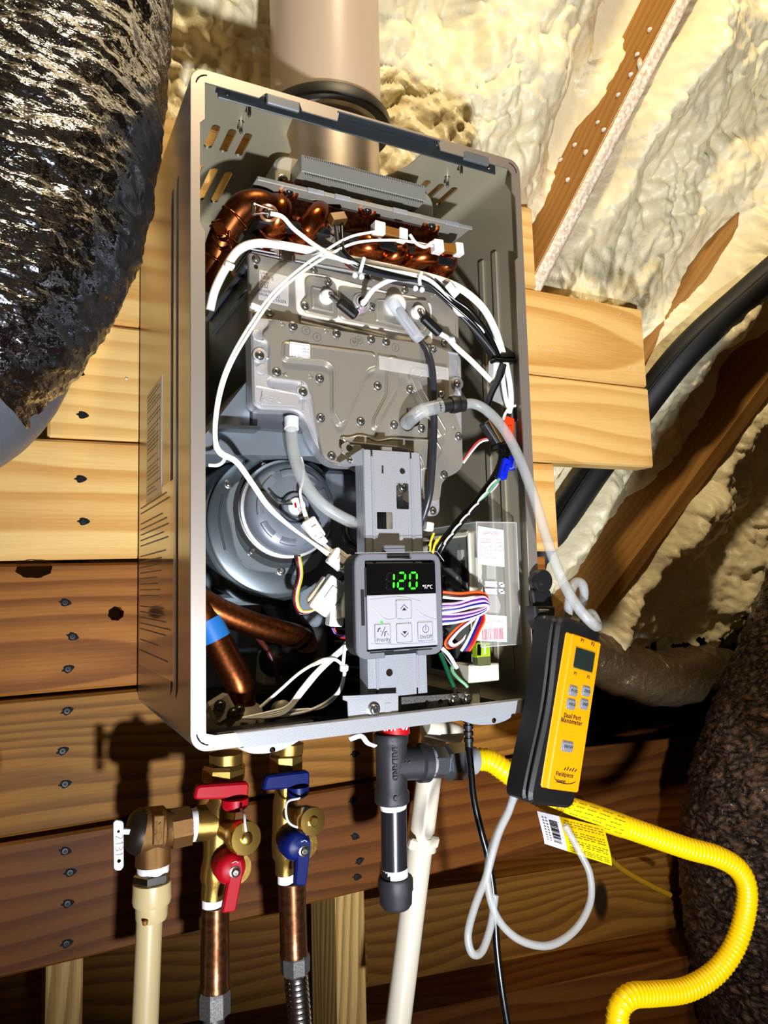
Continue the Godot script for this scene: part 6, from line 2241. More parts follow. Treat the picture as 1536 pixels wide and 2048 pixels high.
func build_valves() -> void:
	var z := 0.15
	var t := lever_valve("isolation_valve", "brass hot water valve with red handles, left of the blue-handled one", {
		"collar": [452, 1506, 33, 452, 1531, 33], "nut": [448, 1528, 39, 448, 1535, 44, 448, 1556, 44, 447, 1562, 38],
		"body": [447, 1560, 26, 446, 1600, 24, 440, 1612, 30, 436, 1660, 31, 430, 1690, 27, 427, 1715, 25, 426, 1740, 28, 425, 1756, 28, 425, 1768, 23, 424, 1797, 22],
		"cap": [493, 1677, 33], "port": [442, 1655], "strap": [482, 1618, 0.19, 488, 1628, 0.205, 490, 1648, 0.212, 492, 1664, 0.214],
		"handle": [388, 1600, 394, 1572, 499, 1565, 497, 1598], "stem": [470, 1596, 27, 470, 1612, 26, 470, 1620, 18],
		"lever": [462, 1722, 484, 1718, 488, 1740, 472, 1824, 444, 1828, 460, 1745], "pivot": [462, 1738], "screw": [470, 1744],
		"tape": [425, 1796, 21, 425, 1812, 21], "pipe": [431, 1811, 27, 431, 1905, 29, 430, 1965, 29, 430, 1970, 31, 430, 1977, 31]}, z, M.red_handle)
	turned("steel_nut", [428, 1976, 30, 428, 1984, 33, 428, 2026, 33, 428, 2030, 26], z, M.dull_plate, t, 8)
	turned("flex_line", [428, 2028, 21, 427, 2075, 21], z, M.dull_plate, t)
	t = lever_valve("isolation_valve", "brass cold water valve with blue handles beside the black gas tee", {
		"collar": [575, 1486, 32, 574, 1506, 32], "nut": [572, 1504, 30, 572, 1510, 35, 572, 1540, 35, 572, 1546, 30],
		"body": [571, 1544, 22, 570, 1590, 21, 568, 1602, 24, 568, 1660, 25, 566, 1690, 26, 566, 1714, 24, 568, 1722, 19, 569, 1748, 18],
		"cap": [626, 1643, 28], "port": [572, 1622], "strap": [600, 1596, 0.19, 574, 1605, 0.195, 575, 1640, 0.198, 595, 1654, 0.205, 622, 1648, 0.214],
		"handle": [526, 1582, 533, 1552, 620, 1542, 620, 1575], "stem": [596, 1572, 22, 596, 1588, 22, 596, 1594, 14],
		"lever": [588, 1682, 606, 1674, 622, 1680, 622, 1702, 613, 1773, 590, 1772, 594, 1712], "pivot": [594, 1692], "screw": [608, 1702],
		"tape": [572, 1747, 17, 572, 1765, 17], "pipe": [584, 1763, 27, 586, 1850, 27, 587, 1898, 27, 587, 1901, 28, 588, 1909, 28]}, z, M.blue_handle)
	turned("steel_nut", [590, 1905, 27, 590, 1911, 30, 590, 1942, 29, 591, 1948, 24], z, M.dull_plate, t, 8)
	ribbed("flex_line", path([592, 1945, z, 594, 1975, z, 597, 2010, z, 601, 2070, z]), 0.0122, 0.0022, 0.0055, M.bright_steel, t, 20)
	# hot relief valve at the left with its lever and drain pipe
	t = thing("relief_valve", "bronze relief valve with a white test lever, beside the red valve", "valve", P(300, 1700, z))
	turned("body", [278, 1662, 44, 290, 1662, 44, 325, 1660, 43, 332, 1658, 36, 352, 1654, 34, 382, 1650, 31], z, M.bronze, t)
	turned("spring_cap", [253, 1660, 16, 256, 1660, 30, 262, 1661, 38, 272, 1662, 44, 282, 1662, 45], z, M.dark_bronze, t)
	turned("outlet", [306, 1680, 36, 306, 1715, 34, 306, 1727, 35], z, M.bronze, t)
	var b := MB.new()
	var hx := P(358, 1655, z)
	facet(b, hx + Vector3(-0.008, 0, 0), Vector3(1, 0.03, 0), [0.0, 0.0, 0.0185, 0.0, 0.0185, 0.018, 0.0, 0.018], 8, 0.4)
	part("hexagon", b, M.bronze, t)
	turned("tape", [379, 1650, 31, 393, 1649, 32], z, M.tape_white, t)
	turned("valve_branch", [390, 1648, 33, 440, 1645, 33], z, M.brass, t)
	var za := z + 0.0245
	var ap := plate_px("cast_plate", [308, 1632, 330, 1630, 328, 1691, 306, 1692], za - 0.004, za, M.bronze, 0.001, 0.0008, t)
	b = MB.new()
	b.tube(path([313, 1643, za, 313, 1668, za, 309, 1668, za, 317, 1686, za, 325, 1668, za, 321, 1668, za, 321, 1643, za, 317, 1650, za, 313, 1643, za]), 0.0006, 6)
	part("cast_arrow", b, M.bronze, ap)
	var zl := z + 0.012
	var lv := plate_px("test_lever", [226, 1646, 231, 1640, 244, 1641, 248, 1646, 248, 1734, 242, 1742, 232, 1742, 227, 1738], zl - 0.002, zl, M.lever_white, 0.002, 0.0006, t, [circle(P2(237, 1663, zl), 0.0014, 8), circle(P2(238, 1722, zl), 0.0018, 8)])
	text("stamped_number", "2131", 0.0062, M.ink_grey, lv, P(238, 1692, zl), Basis(Vector3(0, 0, 1), -PI / 2))
	bar("lever_pin", P(240, 1662, zl - 0.004), P(262, 1662, zl - 0.004), 0.006, 0.006, M.bright_steel, lv, 0.001)
	t = thing("drain_pipe", "cream plastic drain pipe below the bronze relief valve", "pipe", P(300, 1900, z))
	turned("tape", [306, 1726, 31, 306, 1744, 31], z, M.tape_white, t)
	turned("steel_hexagon", [304, 1742, 34, 304, 1745, 37, 304, 1758, 37, 304, 1764, 33], z, M.bright_steel, t, 6, 0.2)
	turned("adapter", [304, 1763, 37, 304, 1798, 38, 304, 1806, 36, 304, 1807, 32, 303, 1833, 31, 303, 1838, 29], z, M.cpvc, t)
	turned("pipe", [299, 1836, 25.5, 289, 2080, 26], z, M.cpvc, t)
	b = MB.new()
	b.lathe(P(290, 1840, z + 0.0135), Vector3(0, -1, 0.2), [0.0, 0.0, 0.003, 0.001, 0.0022, 0.004, 0.0, 0.005], 8)
	part("glue_drip", b, M.amber, t)


func build_gas() -> void:
	var z := 0.16
	var t := thing("gas_tee", "black cast iron gas tee with a capped drip leg below the heater", "pipe fitting", P(785, 1640, z))
	turned("taped_nipple", [789, 1438, 29, 789, 1466, 31], z, M.tape_red, t)
	var tpr := MB.new()
	for q in [[765, 1452, 770, 1462], [776, 1450, 774, 1462], [782, 1462, 788, 1448], [788, 1448, 790, 1461], [800, 1449, 806, 1460], [806, 1460, 811, 1450], [812, 1460, 815, 1452]]:
		tpr.tube(PackedVector3Array([P(q[0], q[1], z + 0.0155), P(q[2], q[3], z + 0.0155)]), 0.0009, 5)
	put("tape_print", tpr.mesh(), M.ink_white, t, true)
	turned("tee_body", [782, 1466, 33, 782, 1469, 35, 782, 1484, 35, 782, 1488, 32, 783, 1578, 31, 784, 1584, 35, 784, 1603, 35, 784, 1606, 32], z, M.black_iron, t)
	turned("branch", [785, 1528, 33, 834, 1526, 32, 838, 1526, 38, 853, 1525, 38, 855, 1525, 34], z, M.black_iron, t)
	text("cast_letters", "THAILAND", 0.0062, M.black_iron, t, P(790, 1520, z + 0.0168), Basis(Vector3(0, 0, 1), -PI / 2), "Droid Sans", 0.0016, HORIZONTAL_ALIGNMENT_CENTER, 700)
	text("cast_letters", "S5", 0.0085, M.black_iron, t, P(814, 1533, z + 0.0155), Basis(Vector3(0, 0, 1), -PI / 2) * Basis(Vector3(0, 1, 0), 0.3), "Droid Sans", 0.0016, HORIZONTAL_ALIGNMENT_CENTER, 700)
	text("cast_letters", "C1", 0.0055, M.black_iron, t, P(794, 1597, z + 0.0182), Basis(), "Droid Sans", 0.0012, HORIZONTAL_ALIGNMENT_CENTER, 700)
	turned("thread_tape", [786, 1605, 28, 787, 1617, 26], z, M.tape_white, t)
	turned("nipple", [787, 1612, 26, 789, 1760, 26], z, M.steel_pipe, t)
	turned("thread_tape", [789, 1735, 26.4, 790, 1756, 26.8], z, M.tape_white, t)
	turned("cap", [791, 1753, 33, 791, 1757, 35, 791, 1778, 35, 792, 1782, 33, 792, 1806, 32, 792, 1814, 27], z, M.black_iron, t)
	# yellow connector with steel fittings and its paper flag
	t = thing("gas_hose", "bright yellow corrugated gas hose running from the iron tee to lower right", "hose", P(1233, 2046, 0.22))
	var zf := z + 0.002
	turned("thread", [852, 1525, 29, 862, 1525, 30], zf, M.galvanised, t)
	turned("hex_fitting", [857, 1525, 28, 860, 1525, 31, 886, 1525, 31, 890, 1525, 27], zf, M.bright_zinc, t, 6, 0.3)
	turned("hex_fitting", [888, 1524, 30, 892, 1524, 35, 926, 1522, 36, 931, 1522, 31], zf, M.bright_zinc, t, 6, 0.1)
	turned("end_sleeve", [930, 1521, 28, 948, 1521, 27], zf, M.clear_grey, t)
	var pts := path([944, 1520, zf, 976, 1520, 0.166, 1012, 1543, 0.176, 1060, 1580, 0.186, 1124, 1612, 0.196, 1192, 1634, 0.204, 1283, 1665, 0.212, 1373, 1696, 0.222, 1437, 1714, 0.23, 1478, 1740, 0.236, 1494, 1782, 0.24, 1486, 1845, 0.24, 1463, 1904, 0.24, 1425, 1950, 0.236, 1370, 1980, 0.232, 1305, 1988, 0.23, 1262, 1992, 0.23, 1238, 2018, 0.23, 1232, 2070, 0.23])
	ribbed("corrugated_hose", pts, 0.0130, 0.0042, 0.0054, M.yellow_coat, t, 22)
	var sl := MB.new()
	var fine := smooth(pts, 12)
	var a := 0
	while P(1112, 1600, 0.19).x > fine[a].x:
		a += 1
	var e := a
	while P(1243, 1652, 0.208).x > fine[e].x:
		e += 1
	sl.tube(fine.slice(a, e + 1), 0.0133, 24, false)
	var wrap := part("label_wrap", sl, M.label_yellow, t)
	# the flag: a curved sheet
	var rows := []
	for i in 13:
		var f := i / 12.0
		var top := P(lerpf(1074, 1208, f), lerpf(1622, 1654, f), 0.216)
		var bot := P(lerpf(1082, 1216, f), lerpf(1684, 1728, f), 0.222)
		var row := PackedVector3Array()
		for j in 9:
			var g := j / 8.0
			row.append(top.lerp(bot, g) + Vector3(0, 0, 0.010 * sin(g * PI * 0.8)) + Vector3(-0.004 * sin(g * PI), 0, 0))
		rows.append(row)
	var fb := MB.new()
	fb.patch(rows.slice(4), false, false, false)
	var flag := part("paper_flag", fb, M.label_yellow, t)
	fb = MB.new()
	fb.patch(rows.slice(0, 5), false, false, false)
	var white := part("white_panel", fb, M.paper, t)
	rng.seed = 33
	var pr := MB.new()
	for i in 12:
		for line in 15:
			var s0 := 0.37 + rng.randf() * 0.02
			var g := 0.08 + line * 0.06
			if line % 4 == 3:
				continue
			var c0 := flag_point(rows, s0 + i * 0.05, g)
			var c1 := flag_point(rows, minf(s0 + i * 0.05 + rng.randf_range(0.02, 0.045), 0.97), g)
			pr.tube(PackedVector3Array([c0 + Vector3(0, 0, 0.0002), c1 + Vector3(0, 0, 0.0002)]), 0.00032, 4, false)
	put("small_print", pr.mesh(), M.olive_ink, flag, true)
	pr = MB.new()
	for i in 17:
		var g := 0.18 + i * 0.038
		pr.tube(PackedVector3Array([flag_point(rows, 0.15, g) + Vector3(0, 0, 0.0002), flag_point(rows, 0.27, g) + Vector3(0, 0, 0.0002)]), rng.randf_range(0.0002, 0.0006), 4, false)
	for i in 9:
		for cc in 2:
			var g := 0.12 + i * 0.08
			pr.tube(PackedVector3Array([flag_point(rows, 0.05 + cc * 0.045, g) + Vector3(0, 0, 0.0002), flag_point(rows, 0.075 + cc * 0.045, g + 0.02) + Vector3(0, 0, 0.0002)]), 0.0004, 4, false)
	put("barcode", pr.mesh(), M.ink, white, true)
	# print on the wrap
	pr = MB.new()
	for line in 5:
		var q := PackedVector3Array()
		for i in range(a + 1, e, 1):
			var tn := (fine[i + 1] - fine[i]).normalized()
			var out := (CAM_POS - fine[i])
			out = (out - tn * out.dot(tn)).normalized()
			var up := tn.cross(out)
			var an := -0.75 + line * 0.36
			q.append(fine[i] + (out * cos(an) + up * sin(an)) * 0.01338)
		for i in range(0, q.size() - 1):
			if (i + line) % 4 != 3:
				pr.tube(PackedVector3Array([q[i], q[i].lerp(q[i + 1], 0.8)]), 0.00034, 4, false)
	put("small_print", pr.mesh(), M.olive_ink, wrap, true)


func flag_point(rows: Array, f: float, g: float) -> Vector3:
	var x := clampf(f, 0.0, 0.9999) * 12.0
	var y := clampf(g, 0.0, 0.9999) * 8.0
	var r0: PackedVector3Array = rows[int(x)]
	var r1: PackedVector3Array = rows[int(x) + 1]
	return r0[int(y)].lerp(r0[int(y) + 1], y - int(y)).lerp(r1[int(y)].lerp(r1[int(y) + 1], y - int(y)), x - int(x))


func build_drain_and_cord() -> void:
	var z := 0.10
	var t := thing("condensate_pipe", "off-white plastic condensate pipe slanting down behind the black gas tee", "pipe", P(790, 2040, z))
	turned("pipe", [872, 1440, 25, 791, 2085, 26], z, M.pvc, t)
	turned("outlet_tee", [850, 1452, 20, 905, 1466, 20, 919, 1469, 17], z + 0.03, M.pvc, t)
	turned("clamp", [847, 1672, 27, 845, 1701, 27], z, M.pvc, t)
	bar("clamp_ear", P(818, 1686, z + 0.014), P(832, 1690, z + 0.014), 0.012, 0.008, M.pvc, t, 0.002)
	bar("clamp_ear", P(860, 1682, z + 0.014), P(876, 1685, z + 0.014), 0.012, 0.008, M.pvc, t, 0.002)
	var b := MB.new()
	b.tube(smooth(path([700, 1478, 0.18, 722, 1472, 0.19, 735, 1486, 0.19, 750, 1492, 0.185]), 6), 0.003, 8, true, 0.5)
	part("hanging_strap", b, M.silicone, t)
	# power cord with a ribbed strain relief
	t = thing("power_cord", "black power cord hanging from the heater's underside in front of the white pipe", "cord", P(937, 1440, 0.22))
	b = MB.new()
	b.tube(smooth(path([937, 1490, 0.23, 942, 1540, 0.235, 948, 1600, 0.24, 962, 1662, 0.245, 977, 1720, 0.25, 988, 1800, 0.255, 993, 1890, 0.26, 1003, 1975, 0.265, 1020, 2080, 0.27]), 8), 0.0036, 12)
	part("cord", b, M.black_wire, t)
	turned("strain_relief", [936, 1436, 10, 936, 1444, 10, 936, 1445, 7, 936, 1449, 7, 936, 1450, 10, 936, 1457, 10, 936, 1458, 7, 936, 1462, 7, 936, 1463, 10, 936, 1470, 10, 937, 1471, 7, 937, 1475, 7, 937, 1476, 10, 937, 1483, 10, 937, 1484, 8, 938, 1500, 8], 0.23, M.black_rubber, t)
	# old white wires in the distance
	t = thing("romex_cable", "thin yellow cable lying on the dark boards behind the yellow hose", "cable", P(1250, 1750, -0.1))
	hose("sheath", path([1205, 1700, -0.12, 1240, 1735, -0.12, 1290, 1765, -0.12, 1340, 1790, -0.12]), 0.005, M.yellow_dull, t)


func build_meter() -> void:
	# the handheld manometer hangs by a magnetic strap from the heater's rim
	var z := 0.318
	var tl := P(1122, 1238, z)
	var bl := P(1062, 1600, z)
	var up := (tl - bl).normalized()
	var fwd := (Vector3(0.20, 0.0, 1.0)).normalized()
	fwd = (fwd - up * fwd.dot(up)).normalized()
	var right := up.cross(fwd)
	var L := tl.distance_to(bl)
	var Wd := 0.064
	var Dp := 0.030
	var base := (tl + bl) * 0.5 + right * Wd * 0.5
	var X := Transform3D(Basis(right, up, fwd), base)
	var t := thing("manometer", "yellow handheld pressure meter in a black rubber boot, hung on the heater's right edge", "pressure meter", bl)
	# boot: waisted outline, extruded with rounded edges
	var h := L * 0.5
	var w := Wd * 0.5
	var o := PackedVector2Array()
	for i in 9:
		var f := i / 8.0 * 2.0 - 1.0
		o.append(Vector2(w * (0.96 + 0.06 * f * f * absf(f)) - 0.002 * cos(f * 4.0), f * (h + 0.004)))
	for i in 9:
		var f := 1.0 - i / 8.0 * 2.0
		o.append(Vector2(-w * (0.96 + 0.06 * f * f * absf(f)) + 0.002 * cos(f * 4.0), f * (h + 0.004)))
	var b := MB.new()
	b.xf = X
	b.plate(round_corners(o, 0.012, 4), -Dp, -0.004, [], 0.006)
	var win := rrect(-w + 0.010, -h + 0.012, w - 0.004, h - 0.010, 0.003, 3)
	var yel := rrect(-w + 0.010, -h + 0.012, w + 0.0012, h - 0.010, 0.003, 3)
	b.plate(round_corners(o, 0.012, 4), -0.0045, 0.0, [win], 0.003)
	part("rubber_boot", b, M.black_rubber, t)
	b = MB.new()
	b.xf = X
	b.plate(yel, -0.022, 0.0006, [], 0.0012)
	b.plate(rrect(-w + 0.018, -h + 0.012, w + 0.0010, h - 0.010, 0.002, 3), -0.01, 0.0022, [], 0.0012)
	var face := part("yellow_case", b, M.yellow_case, t)
	var cx := 0.0095
	var zt := 0.0023
	b = MB.new()
	b.xf = X
	var at := func(f: float) -> float: return h - 0.010 - (2.0 * h - 0.022) * f
	b.plate(rrect(cx - 0.0165, at.call(0.222), cx + 0.0165, at.call(0.072), 0.001, 2), 0.0, zt + 0.0003, [], 0.0003)
	part("screen_frame", b, M.yellow_dull, face)
	b = MB.new()
	b.xf = X
	b.plate(rrect(cx - 0.0153, at.call(0.214), cx + 0.0153, at.call(0.080), 0.001, 2), 0.0, zt + 0.0006, [], 0.0002)
	part("lcd_screen", b, M.lcd, face)
	var tx := func(s: String, x: float, f: float, hh: float, mw: float) -> void:
		text("print", s, hh, M.ink, face, X * Vector3(x, at.call(f), zt), X.basis, "Droid Sans", 0.0002, HORIZONTAL_ALIGNMENT_CENTER, 700, mw)
	tx.call("P1", cx - 0.007, 0.026, 0.0036, 0.0)
	tx.call("P2", cx + 0.010, 0.026, 0.0036, 0.0)
	tx.call("P1", cx - 0.010, 0.250, 0.0030, 0.0)
	tx.call("P2", cx + 0.011, 0.250, 0.0030, 0.0)
	var k := 0
	for q in [[-0.0095, 0.365, "P1/P2"], [0.0105, 0.345, "ZERO"], [-0.0095, 0.452, "HOLD"], [0.0105, 0.432, "UNIT"], [-0.005, 0.722, "ON/OFF"]]:
		b = MB.new()
		b.xf = X
		var c := Vector2(cx + q[0], at.call(q[1]))
		var lw := 0.0056 if k < 4 else 0.0078
		b.plate(rrect(c.x - lw - 0.0012, c.y - 0.0052, c.x + lw + 0.0012, c.y + 0.0052, 0.0026, 4), 0.0, zt + 0.0008, [], 0.0005)
		b.plate(rrect(c.x - lw, c.y - 0.0041, c.x + lw, c.y + 0.0041, 0.002, 4), 0.0, zt + 0.0018, [], 0.0006)
		var bt := part("button", b, M.grey_button, face)
		text("print", q[2], 0.0028, M.ink, bt, X * Vector3(c.x, c.y, zt + 0.0018), X.basis, "Droid Sans", 0.0002, HORIZONTAL_ALIGNMENT_CENTER, 700, lw * 1.7)
		k += 1
	tx.call("Dual Port", cx - 0.004, 0.530, 0.0042, 0.0)
	tx.call("Manometer", cx - 0.004, 0.562, 0.0042, 0.0)
	tx.call("Fieldpiece", cx - 0.002, 0.900, 0.0052, 0.026)
	tx.call("SDMN5", cx - 0.006, 0.945, 0.0030, 0.0)
	b = MB.new()
	b.xf = X
	for i in 5:
		b.tube(PackedVector3Array([Vector3(cx - 0.004 + i * 0.004, -h + 0.0308, zt), Vector3(cx - 0.002 + i * 0.0042, -h + 0.0332 + (i % 2) * 0.001, zt)]), 0.0006, 5)
	var sw := PackedVector3Array()
	for i in 15:
		var an := PI * (0.95 + 0.95 * i / 14.0)
		sw.append(Vector3(cx + cos(an) * 0.0165, -h + 0.0235 + sin(an) * 0.0048, zt))
	b.tube(sw, 0.0004, 5)
	part("logo_mark", b, M.ink, face)
	# ports and hoses at the top
	b = MB.new()
	b.xf = X
	b.lathe(Vector3(cx - 0.012, h - 0.001, -0.016), Vector3(0, 1, 0), [0.0055, 0.0, 0.0055, 0.004, 0.003, 0.005, 0.003, 0.012, 0.0, 0.012], 12)
	b.lathe(Vector3(cx + 0.012, h - 0.001, -0.016), Vector3(0, 1, 0), [0.0055, 0.0, 0.0055, 0.004, 0.003, 0.005, 0.003, 0.012, 0.0, 0.012], 12)
	part("port", b, M.brass, t)
	b = MB.new()
	b.xf = X
	b.plate(rrect(-w + 0.018, h - 0.004, w - 0.012, h + 0.003, 0.002, 3), -0.026, -0.008, [], 0.001)
	part("top_label", b, M.yellow_case, t)
	# hanging strap: round magnet, neck, black plastic hook
	var zs := 0.2765
	b = MB.new()
	b.lathe(P(1079, 1162, zs), Vector3(0, 0, 1), [0.0, -0.003, 0.0118, -0.003, 0.0122, 0.0, 0.0118, 0.006, 0.0108, 0.0072, 0.0, 0.0074], 30)
	b.plate(round_corners(poly([1062, 1180, 1100, 1180, 1104, 1212, 1110, 1222, 1062, 1222, 1066, 1208], zs + 0.003), 0.003), zs - 0.002, zs + 0.005, [], 0.0015)
	b.plate(round_corners(poly([1060, 1212, 1102, 1212, 1102, 1245, 1074, 1262, 1062, 1236], zs + 0.004), 0.002), zs - 0.004, zs + 0.011, [], 0.0015)
	var st := part("magnet_strap", b, M.black_rubber, t)
	b = MB.new()
	b.lathe(P(1083, 1168, zs + 0.0074), Vector3(0, 0, 1), [0.0016, -0.0005, 0.0014, 0.0004, 0.0, 0.0006], 10)
	part("rivet", b, M.bright_steel, st)
	bar("hook_bar", P(1078, 1221, zs + 0.017), P(1098, 1222, zs + 0.017), 0.003, 0.002, M.bright_steel, st, 0.0008)
	b = MB.new()
	b.tube(PackedVector3Array([P(1082, 1240, zs), X * Vector3(-w * 0.4, h - 0.01, -Dp)]), 0.008, 8, true, 0.4)
	part("strap_web", b, M.black_matte, st)
	# test hose from the gas port on the manifold up and over to the meter
	var hs := thing("test_hose", "clear plastic test hose arching from the burner plate down to the yellow meter", "hose", P(815, 848, 0.232))
	b = MB.new()
	b.lathe(P(812, 847, 0.2285), Vector3(0.25, 0.1, 1), [0.0, 0.0, 0.0085, 0.0, 0.0085, 0.003, 0.0066, 0.005, 0.0066, 0.014, 0.0, 0.014], 18)
	part("port_stub", b, M.black_rubber, hs)
	b = MB.new()
	b.tube(smooth(path([813, 847, 0.236, 822, 838, 0.246, 842, 823, 0.254, 866, 816, 0.258, 884, 812, 0.26]), 7), 0.0072, 16)
	part("wide_end", b, M.milky_tube, hs)
	b = MB.new()
	b.tube(path([874, 814, 0.2595, 900, 810, 0.2605, 925, 808, 0.262]), 0.0068, 16)
	b.lathe(P(908, 809, 0.261), P(925, 808, 0.262) - P(900, 810, 0.2605), [0.0, -0.004, 0.0086, -0.004, 0.0092, 0.0, 0.0086, 0.004, 0.0, 0.004], 16)
	b.lathe(P(922, 808, 0.2617), P(925, 808, 0.262) - P(900, 810, 0.2605), [0.0, -0.003, 0.0082, -0.003, 0.0082, 0.003, 0.0, 0.003], 16)
	part("coupling", b, M.black_rubber, hs)
	b = MB.new()
	var ptop := X * Vector3(cx + 0.012, h + 0.006, -0.016)
	var hp := path([922, 808, 0.2618, 948, 808, 0.264, 972, 820, 0.268, 1000, 848, 0.274, 1026, 890, 0.282, 1048, 940, 0.29, 1070, 1000, 0.298, 1088, 1060, 0.304, 1108, 1120, 0.31, 1130, 1172, 0.318, 1156, 1215, 0.326])
	hp.append(P(1182, 1244, 0.33))
	hp.append(P(1194, 1252, 0.318))
	hp.append(P(1182, 1228, 0.308))
	hp.append(ptop)
	b.tube(smooth(hp, 8), 0.0052, 14)
	part("clear_hose", b, M.milky_tube, hs)
	# the second hose, coiled below
	hs = thing("spare_hose", "clear plastic hose looping below the yellow meter in front of the fir boards", "hose", P(1022, 1605, 0.29))
	b = MB.new()
	var p1 := X * Vector3(cx - 0.012, h + 0.006, -0.016)
	var lp := PackedVector3Array([p1])
	for q in [[1140, 1190, 0.305], [1150, 1166, 0.302], [1164, 1168, 0.298], [1168, 1190, 0.293], [1160, 1215, 0.286], [1150, 1240, 0.27]]:
		lp.append(P(q[0], q[1], q[2]))
	b.tube(smooth(lp, 7), 0.0048, 12)
	part("upper_loop", b, M.milky_tube, hs)
	b = MB.new()
	b.tube(smooth(path([1030, 1580, 0.29, 1018, 1622, 0.29, 1000, 1660, 0.29, 987, 1700, 0.29, 972, 1755, 0.288, 950, 1812, 0.288, 936, 1868, 0.29, 944, 1906, 0.292, 964, 1902, 0.29, 982, 1850, 0.286, 990, 1790, 0.284]), 8), 0.0036, 12)
	part("small_loop", b, M.milky_tube, hs)
	b = MB.new()
	b.tube(smooth(path([1034, 1584, 0.284, 1012, 1630, 0.284, 992, 1672, 0.284, 978, 1720, 0.284, 976, 1775, 0.286, 996, 1838, 0.288, 1040, 1880, 0.29, 1098, 1891, 0.29, 1150, 1860, 0.288, 1180, 1806, 0.284, 1180, 1750, 0.28, 1160, 1705, 0.274, 1130, 1650, 0.268]), 8), 0.0036, 12)
	part("large_loop", b, M.milky_tube, hs)


func _ready() -> void:
	# camera
	var cam := Camera3D.new()
	cam.name = "camera"
	cam.transform = Transform3D(Basis(CAM_X, CAM_Y, CAM_Z).transposed().orthonormalized(), CAM_POS)
	cam.transform = Transform3D(Basis(Vector3(CAM_X.x, CAM_X.y, CAM_X.z), Vector3(CAM_Y.x, CAM_Y.y, CAM_Y.z), Vector3(CAM_Z.x, CAM_Z.y, CAM_Z.z)).orthonormalized(), CAM_POS)
	cam.fov = rad_to_deg(2.0 * atan(1024.0 / FOCAL))
	cam.near = 0.02
	cam.far = 30.0
	add_child(cam)
	cam.current = true
	# air and exposure: a closed attic, no sky to be seen
	var we := WorldEnvironment.new()
	we.name = "environment"
	var e := Environment.new()
	e.background_mode = Environment.BG_COLOR
	e.background_color = Color(0, 0, 0)
	e.tonemap_mode = Environment.TONE_MAPPER_LINEAR
	e.tonemap_exposure = 1.0
	e.sdfgi_enabled = true
	e.ssao_enabled = true
	e.ssil_enabled = true
	we.environment = e
	add_child(we)
	make_materials()
	more_materials()
	# the work light at the fitter's feet, aimed up at the heater: the one bright light of the place
	lamp("work_light", "small bright work light out of frame, aimed up at the open heater", Vector3(-0.05, -0.42, 1.2), Vector3(0.60, 0.44, 0.0), 0.045, Color(0.96, 0.97, 1.0), LIGHT_KEY, 47.0, 1.0)
	# an unseen bulb overhead, placed to lighten the shadows warmly
	bulb(Vector3(0.3, 1.85, 1.05), Color(1.0, 0.90, 0.73), LIGHT_FILL)
	build_all()


const LIGHT_KEY := 3.2
const LIGHT_FILL := 2.4


func lamp(called: String, label: String, at: Vector3, target: Vector3, r: float, c: Color, energy: float, angle: float, blend: float) -> void:
	var t := thing(called, label, "lamp", at)
	var dir := (target - at).normalized()
	var b := MB.new()
	b.lathe(at, dir, [0.0, -0.05, r * 0.7, -0.05, r * 1.25, -0.012, r * 1.25, 0.0, r * 1.05, 0.0, r * 1.05, -0.004], 24)
	put("housing", b.mesh(), M.black_rubber, t)
	b = MB.new()
	b.lathe(at, dir, [r * 1.05, -0.003, r * 0.9, -0.002, 0.0, -0.002], 24)
	put("glowing_lens", b.mesh(), M.lamp_glow, t)
	var l := SpotLight3D.new()
	l.name = "beam"
	l.light_color = c
	l.light_energy = energy
	l.spot_range = 9.0
	l.spot_attenuation = 2.0
	l.spot_angle = angle
	l.spot_angle_attenuation = blend
	l.light_size = r * 0.6
	l.shadow_enabled = true
	t.add_child(l)
	l.transform = Transform3D(Basis.looking_at(dir), dir * 0.012)
	b = MB.new()
	b.tube(PackedVector3Array([at - dir * 0.05, at - dir * 0.05 - Vector3(0, 0.3, 0), Vector3(at.x, -1.3, at.z + 0.03)]), 0.008, 8)
	b.lathe(Vector3(at.x, -1.3, at.z + 0.03), Vector3(0, 1, 0), [0.0, 0.0, 0.12, 0.0, 0.12, 0.012, 0.01, 0.02], 20)
	put("stand", b.mesh(), M.black_rubber, t)


func bulb(at: Vector3, c: Color, energy: float) -> void:
	var t := thing("unseen_ceiling_bulb", "unseen warm globe lamp out of view overhead, placed to light the shadows", "bulb", at)
	var b := MB.new()
	b.lathe(at, Vector3(0, -1, 0), [0.02, -0.12, 0.03, -0.09, 0.07, -0.06, 0.095, 0.0, 0.085, 0.045, 0.05, 0.085, 0.0, 0.097], 20)
	put("glass", b.mesh(), M.lamp_glow, t)
	b = MB.new()
	b.tube(PackedVector3Array([at + Vector3(0, 0.11, 0), at + Vector3(0, 2.05 - at.y, 0)]), 0.004, 6)
	put("cord", b.mesh(), M.black_rubber, t)
	var l := OmniLight3D.new()
	l.name = "light"
	l.light_color = c
	l.light_energy = energy
	l.omni_range = 9.0
	l.omni_attenuation = 2.0
	l.light_size = 0.09
	l.shadow_enabled = true
	t.add_child(l)


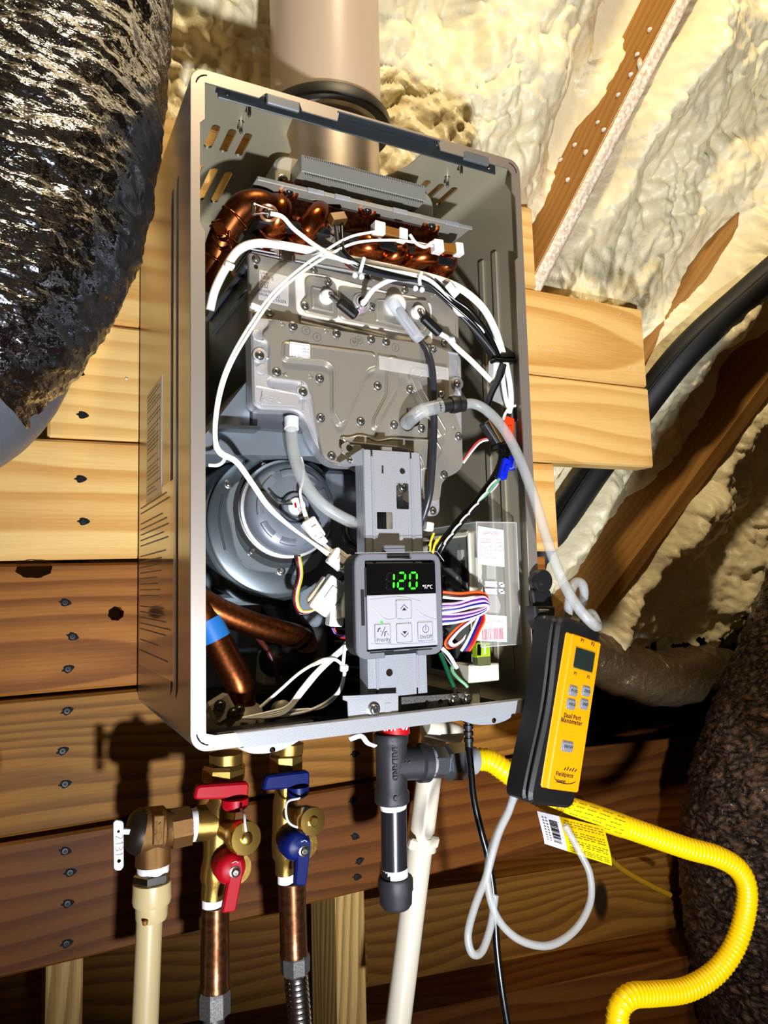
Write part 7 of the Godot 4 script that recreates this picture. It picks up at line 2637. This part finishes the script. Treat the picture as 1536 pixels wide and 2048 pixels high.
func more_materials() -> void:
	glow("lamp_glow", Color(1.0, 0.95, 0.88), 2.0)
	mat("dark_shell", Color(0.27, 0.25, 0.23), 0.85)  # unseen walls, coloured dark to stand for the unlit attic
	mat("side_print", Color(0.36, 0.30, 0.24), 0.6)
	speckle("fir_rough_flat", Color(0.50, 0.30, 0.15), Color(0.62, 0.40, 0.22), 0.6, 0.0, 20.0, 91)
	mat("zinc_grey", Color(0.66, 0.65, 0.60), 0.42, 0.4)
	mat("dark_screw", Color(0.38, 0.37, 0.35), 0.3, 1.0)
	mat("screw_bright", Color(0.86, 0.87, 0.88), 0.22, 1.0)
	mat("bright_copper", Color(0.88, 0.62, 0.48), 0.2, 1.0)
	speckle("fan_plate", Color(0.46, 0.49, 0.51), Color(0.55, 0.58, 0.60), 0.36, 0.6, 60.0, 95, 0.1)
	mat("amber_glue", Color(0.5, 0.3, 0.05), 0.3)
	mat("pink_copper", Color(0.86, 0.62, 0.46), 0.3, 0.7)
	mat("cap_brown", Color(0.33, 0.23, 0.10), 0.35, 0.4)
	mat("amber", Color(0.55, 0.36, 0.13), 0.35, 0.2)
	mat("box_steel", Color(0.36, 0.37, 0.40), 0.40, 0.6)
	mat("silicone", Color(0.84, 0.86, 0.87), 0.35)
	mat("motor_grey", Color(0.42, 0.45, 0.485), 0.36, 0.3)
	speckle("fan_steel", Color(0.32, 0.355, 0.37), Color(0.40, 0.43, 0.445), 0.34, 0.8, 60.0, 94, 0.1)
	mat("blue_steel", Color(0.50, 0.54, 0.57), 0.38, 0.5)
	mat("dim_cream", Color(0.50, 0.46, 0.38), 0.45, 0.2)
	speckle("dull_plate", Color(0.34, 0.34, 0.34), Color(0.46, 0.45, 0.44), 0.45, 0.7, 30.0, 92)
	mat("olive_plastic", Color(0.32, 0.33, 0.20), 0.4)
	mat("barcode_red", Color(0.62, 0.20, 0.24), 0.6)
	glow("led_pale", Color(0.35, 0.9, 0.35), 0.9)
	mat("dark_bronze", Color(0.16, 0.13, 0.10), 0.45, 0.5)
	mat("lever_white", Color(0.50, 0.50, 0.49), 0.35, 0.5)
	speckle("bright_zinc", Color(0.50, 0.53, 0.56), Color(0.66, 0.69, 0.71), 0.28, 0.9, 50.0, 93)
	mat("clear_grey", Color(0.55, 0.57, 0.58), 0.4)
	mat("olive_ink", Color(0.30, 0.30, 0.02), 0.5)
	mat("yellow_dull", Color(0.62, 0.46, 0.06), 0.5)
	clear("clear_film", Color(0.75, 0.68, 0.6), 0.12, 0.1)


func build_all() -> void:
	build_shell()
	build_roof()
	build_wall()
	build_ducts()
	make_screw_mesh()
	build_case()
	build_exchanger()
	build_burner()
	build_fan()
	build_lower()
	build_bracket()
	build_panel()
	build_board()
	build_wires()
	build_vent()
	build_valves()
	build_gas()
	build_drain_and_cord()
	build_meter()
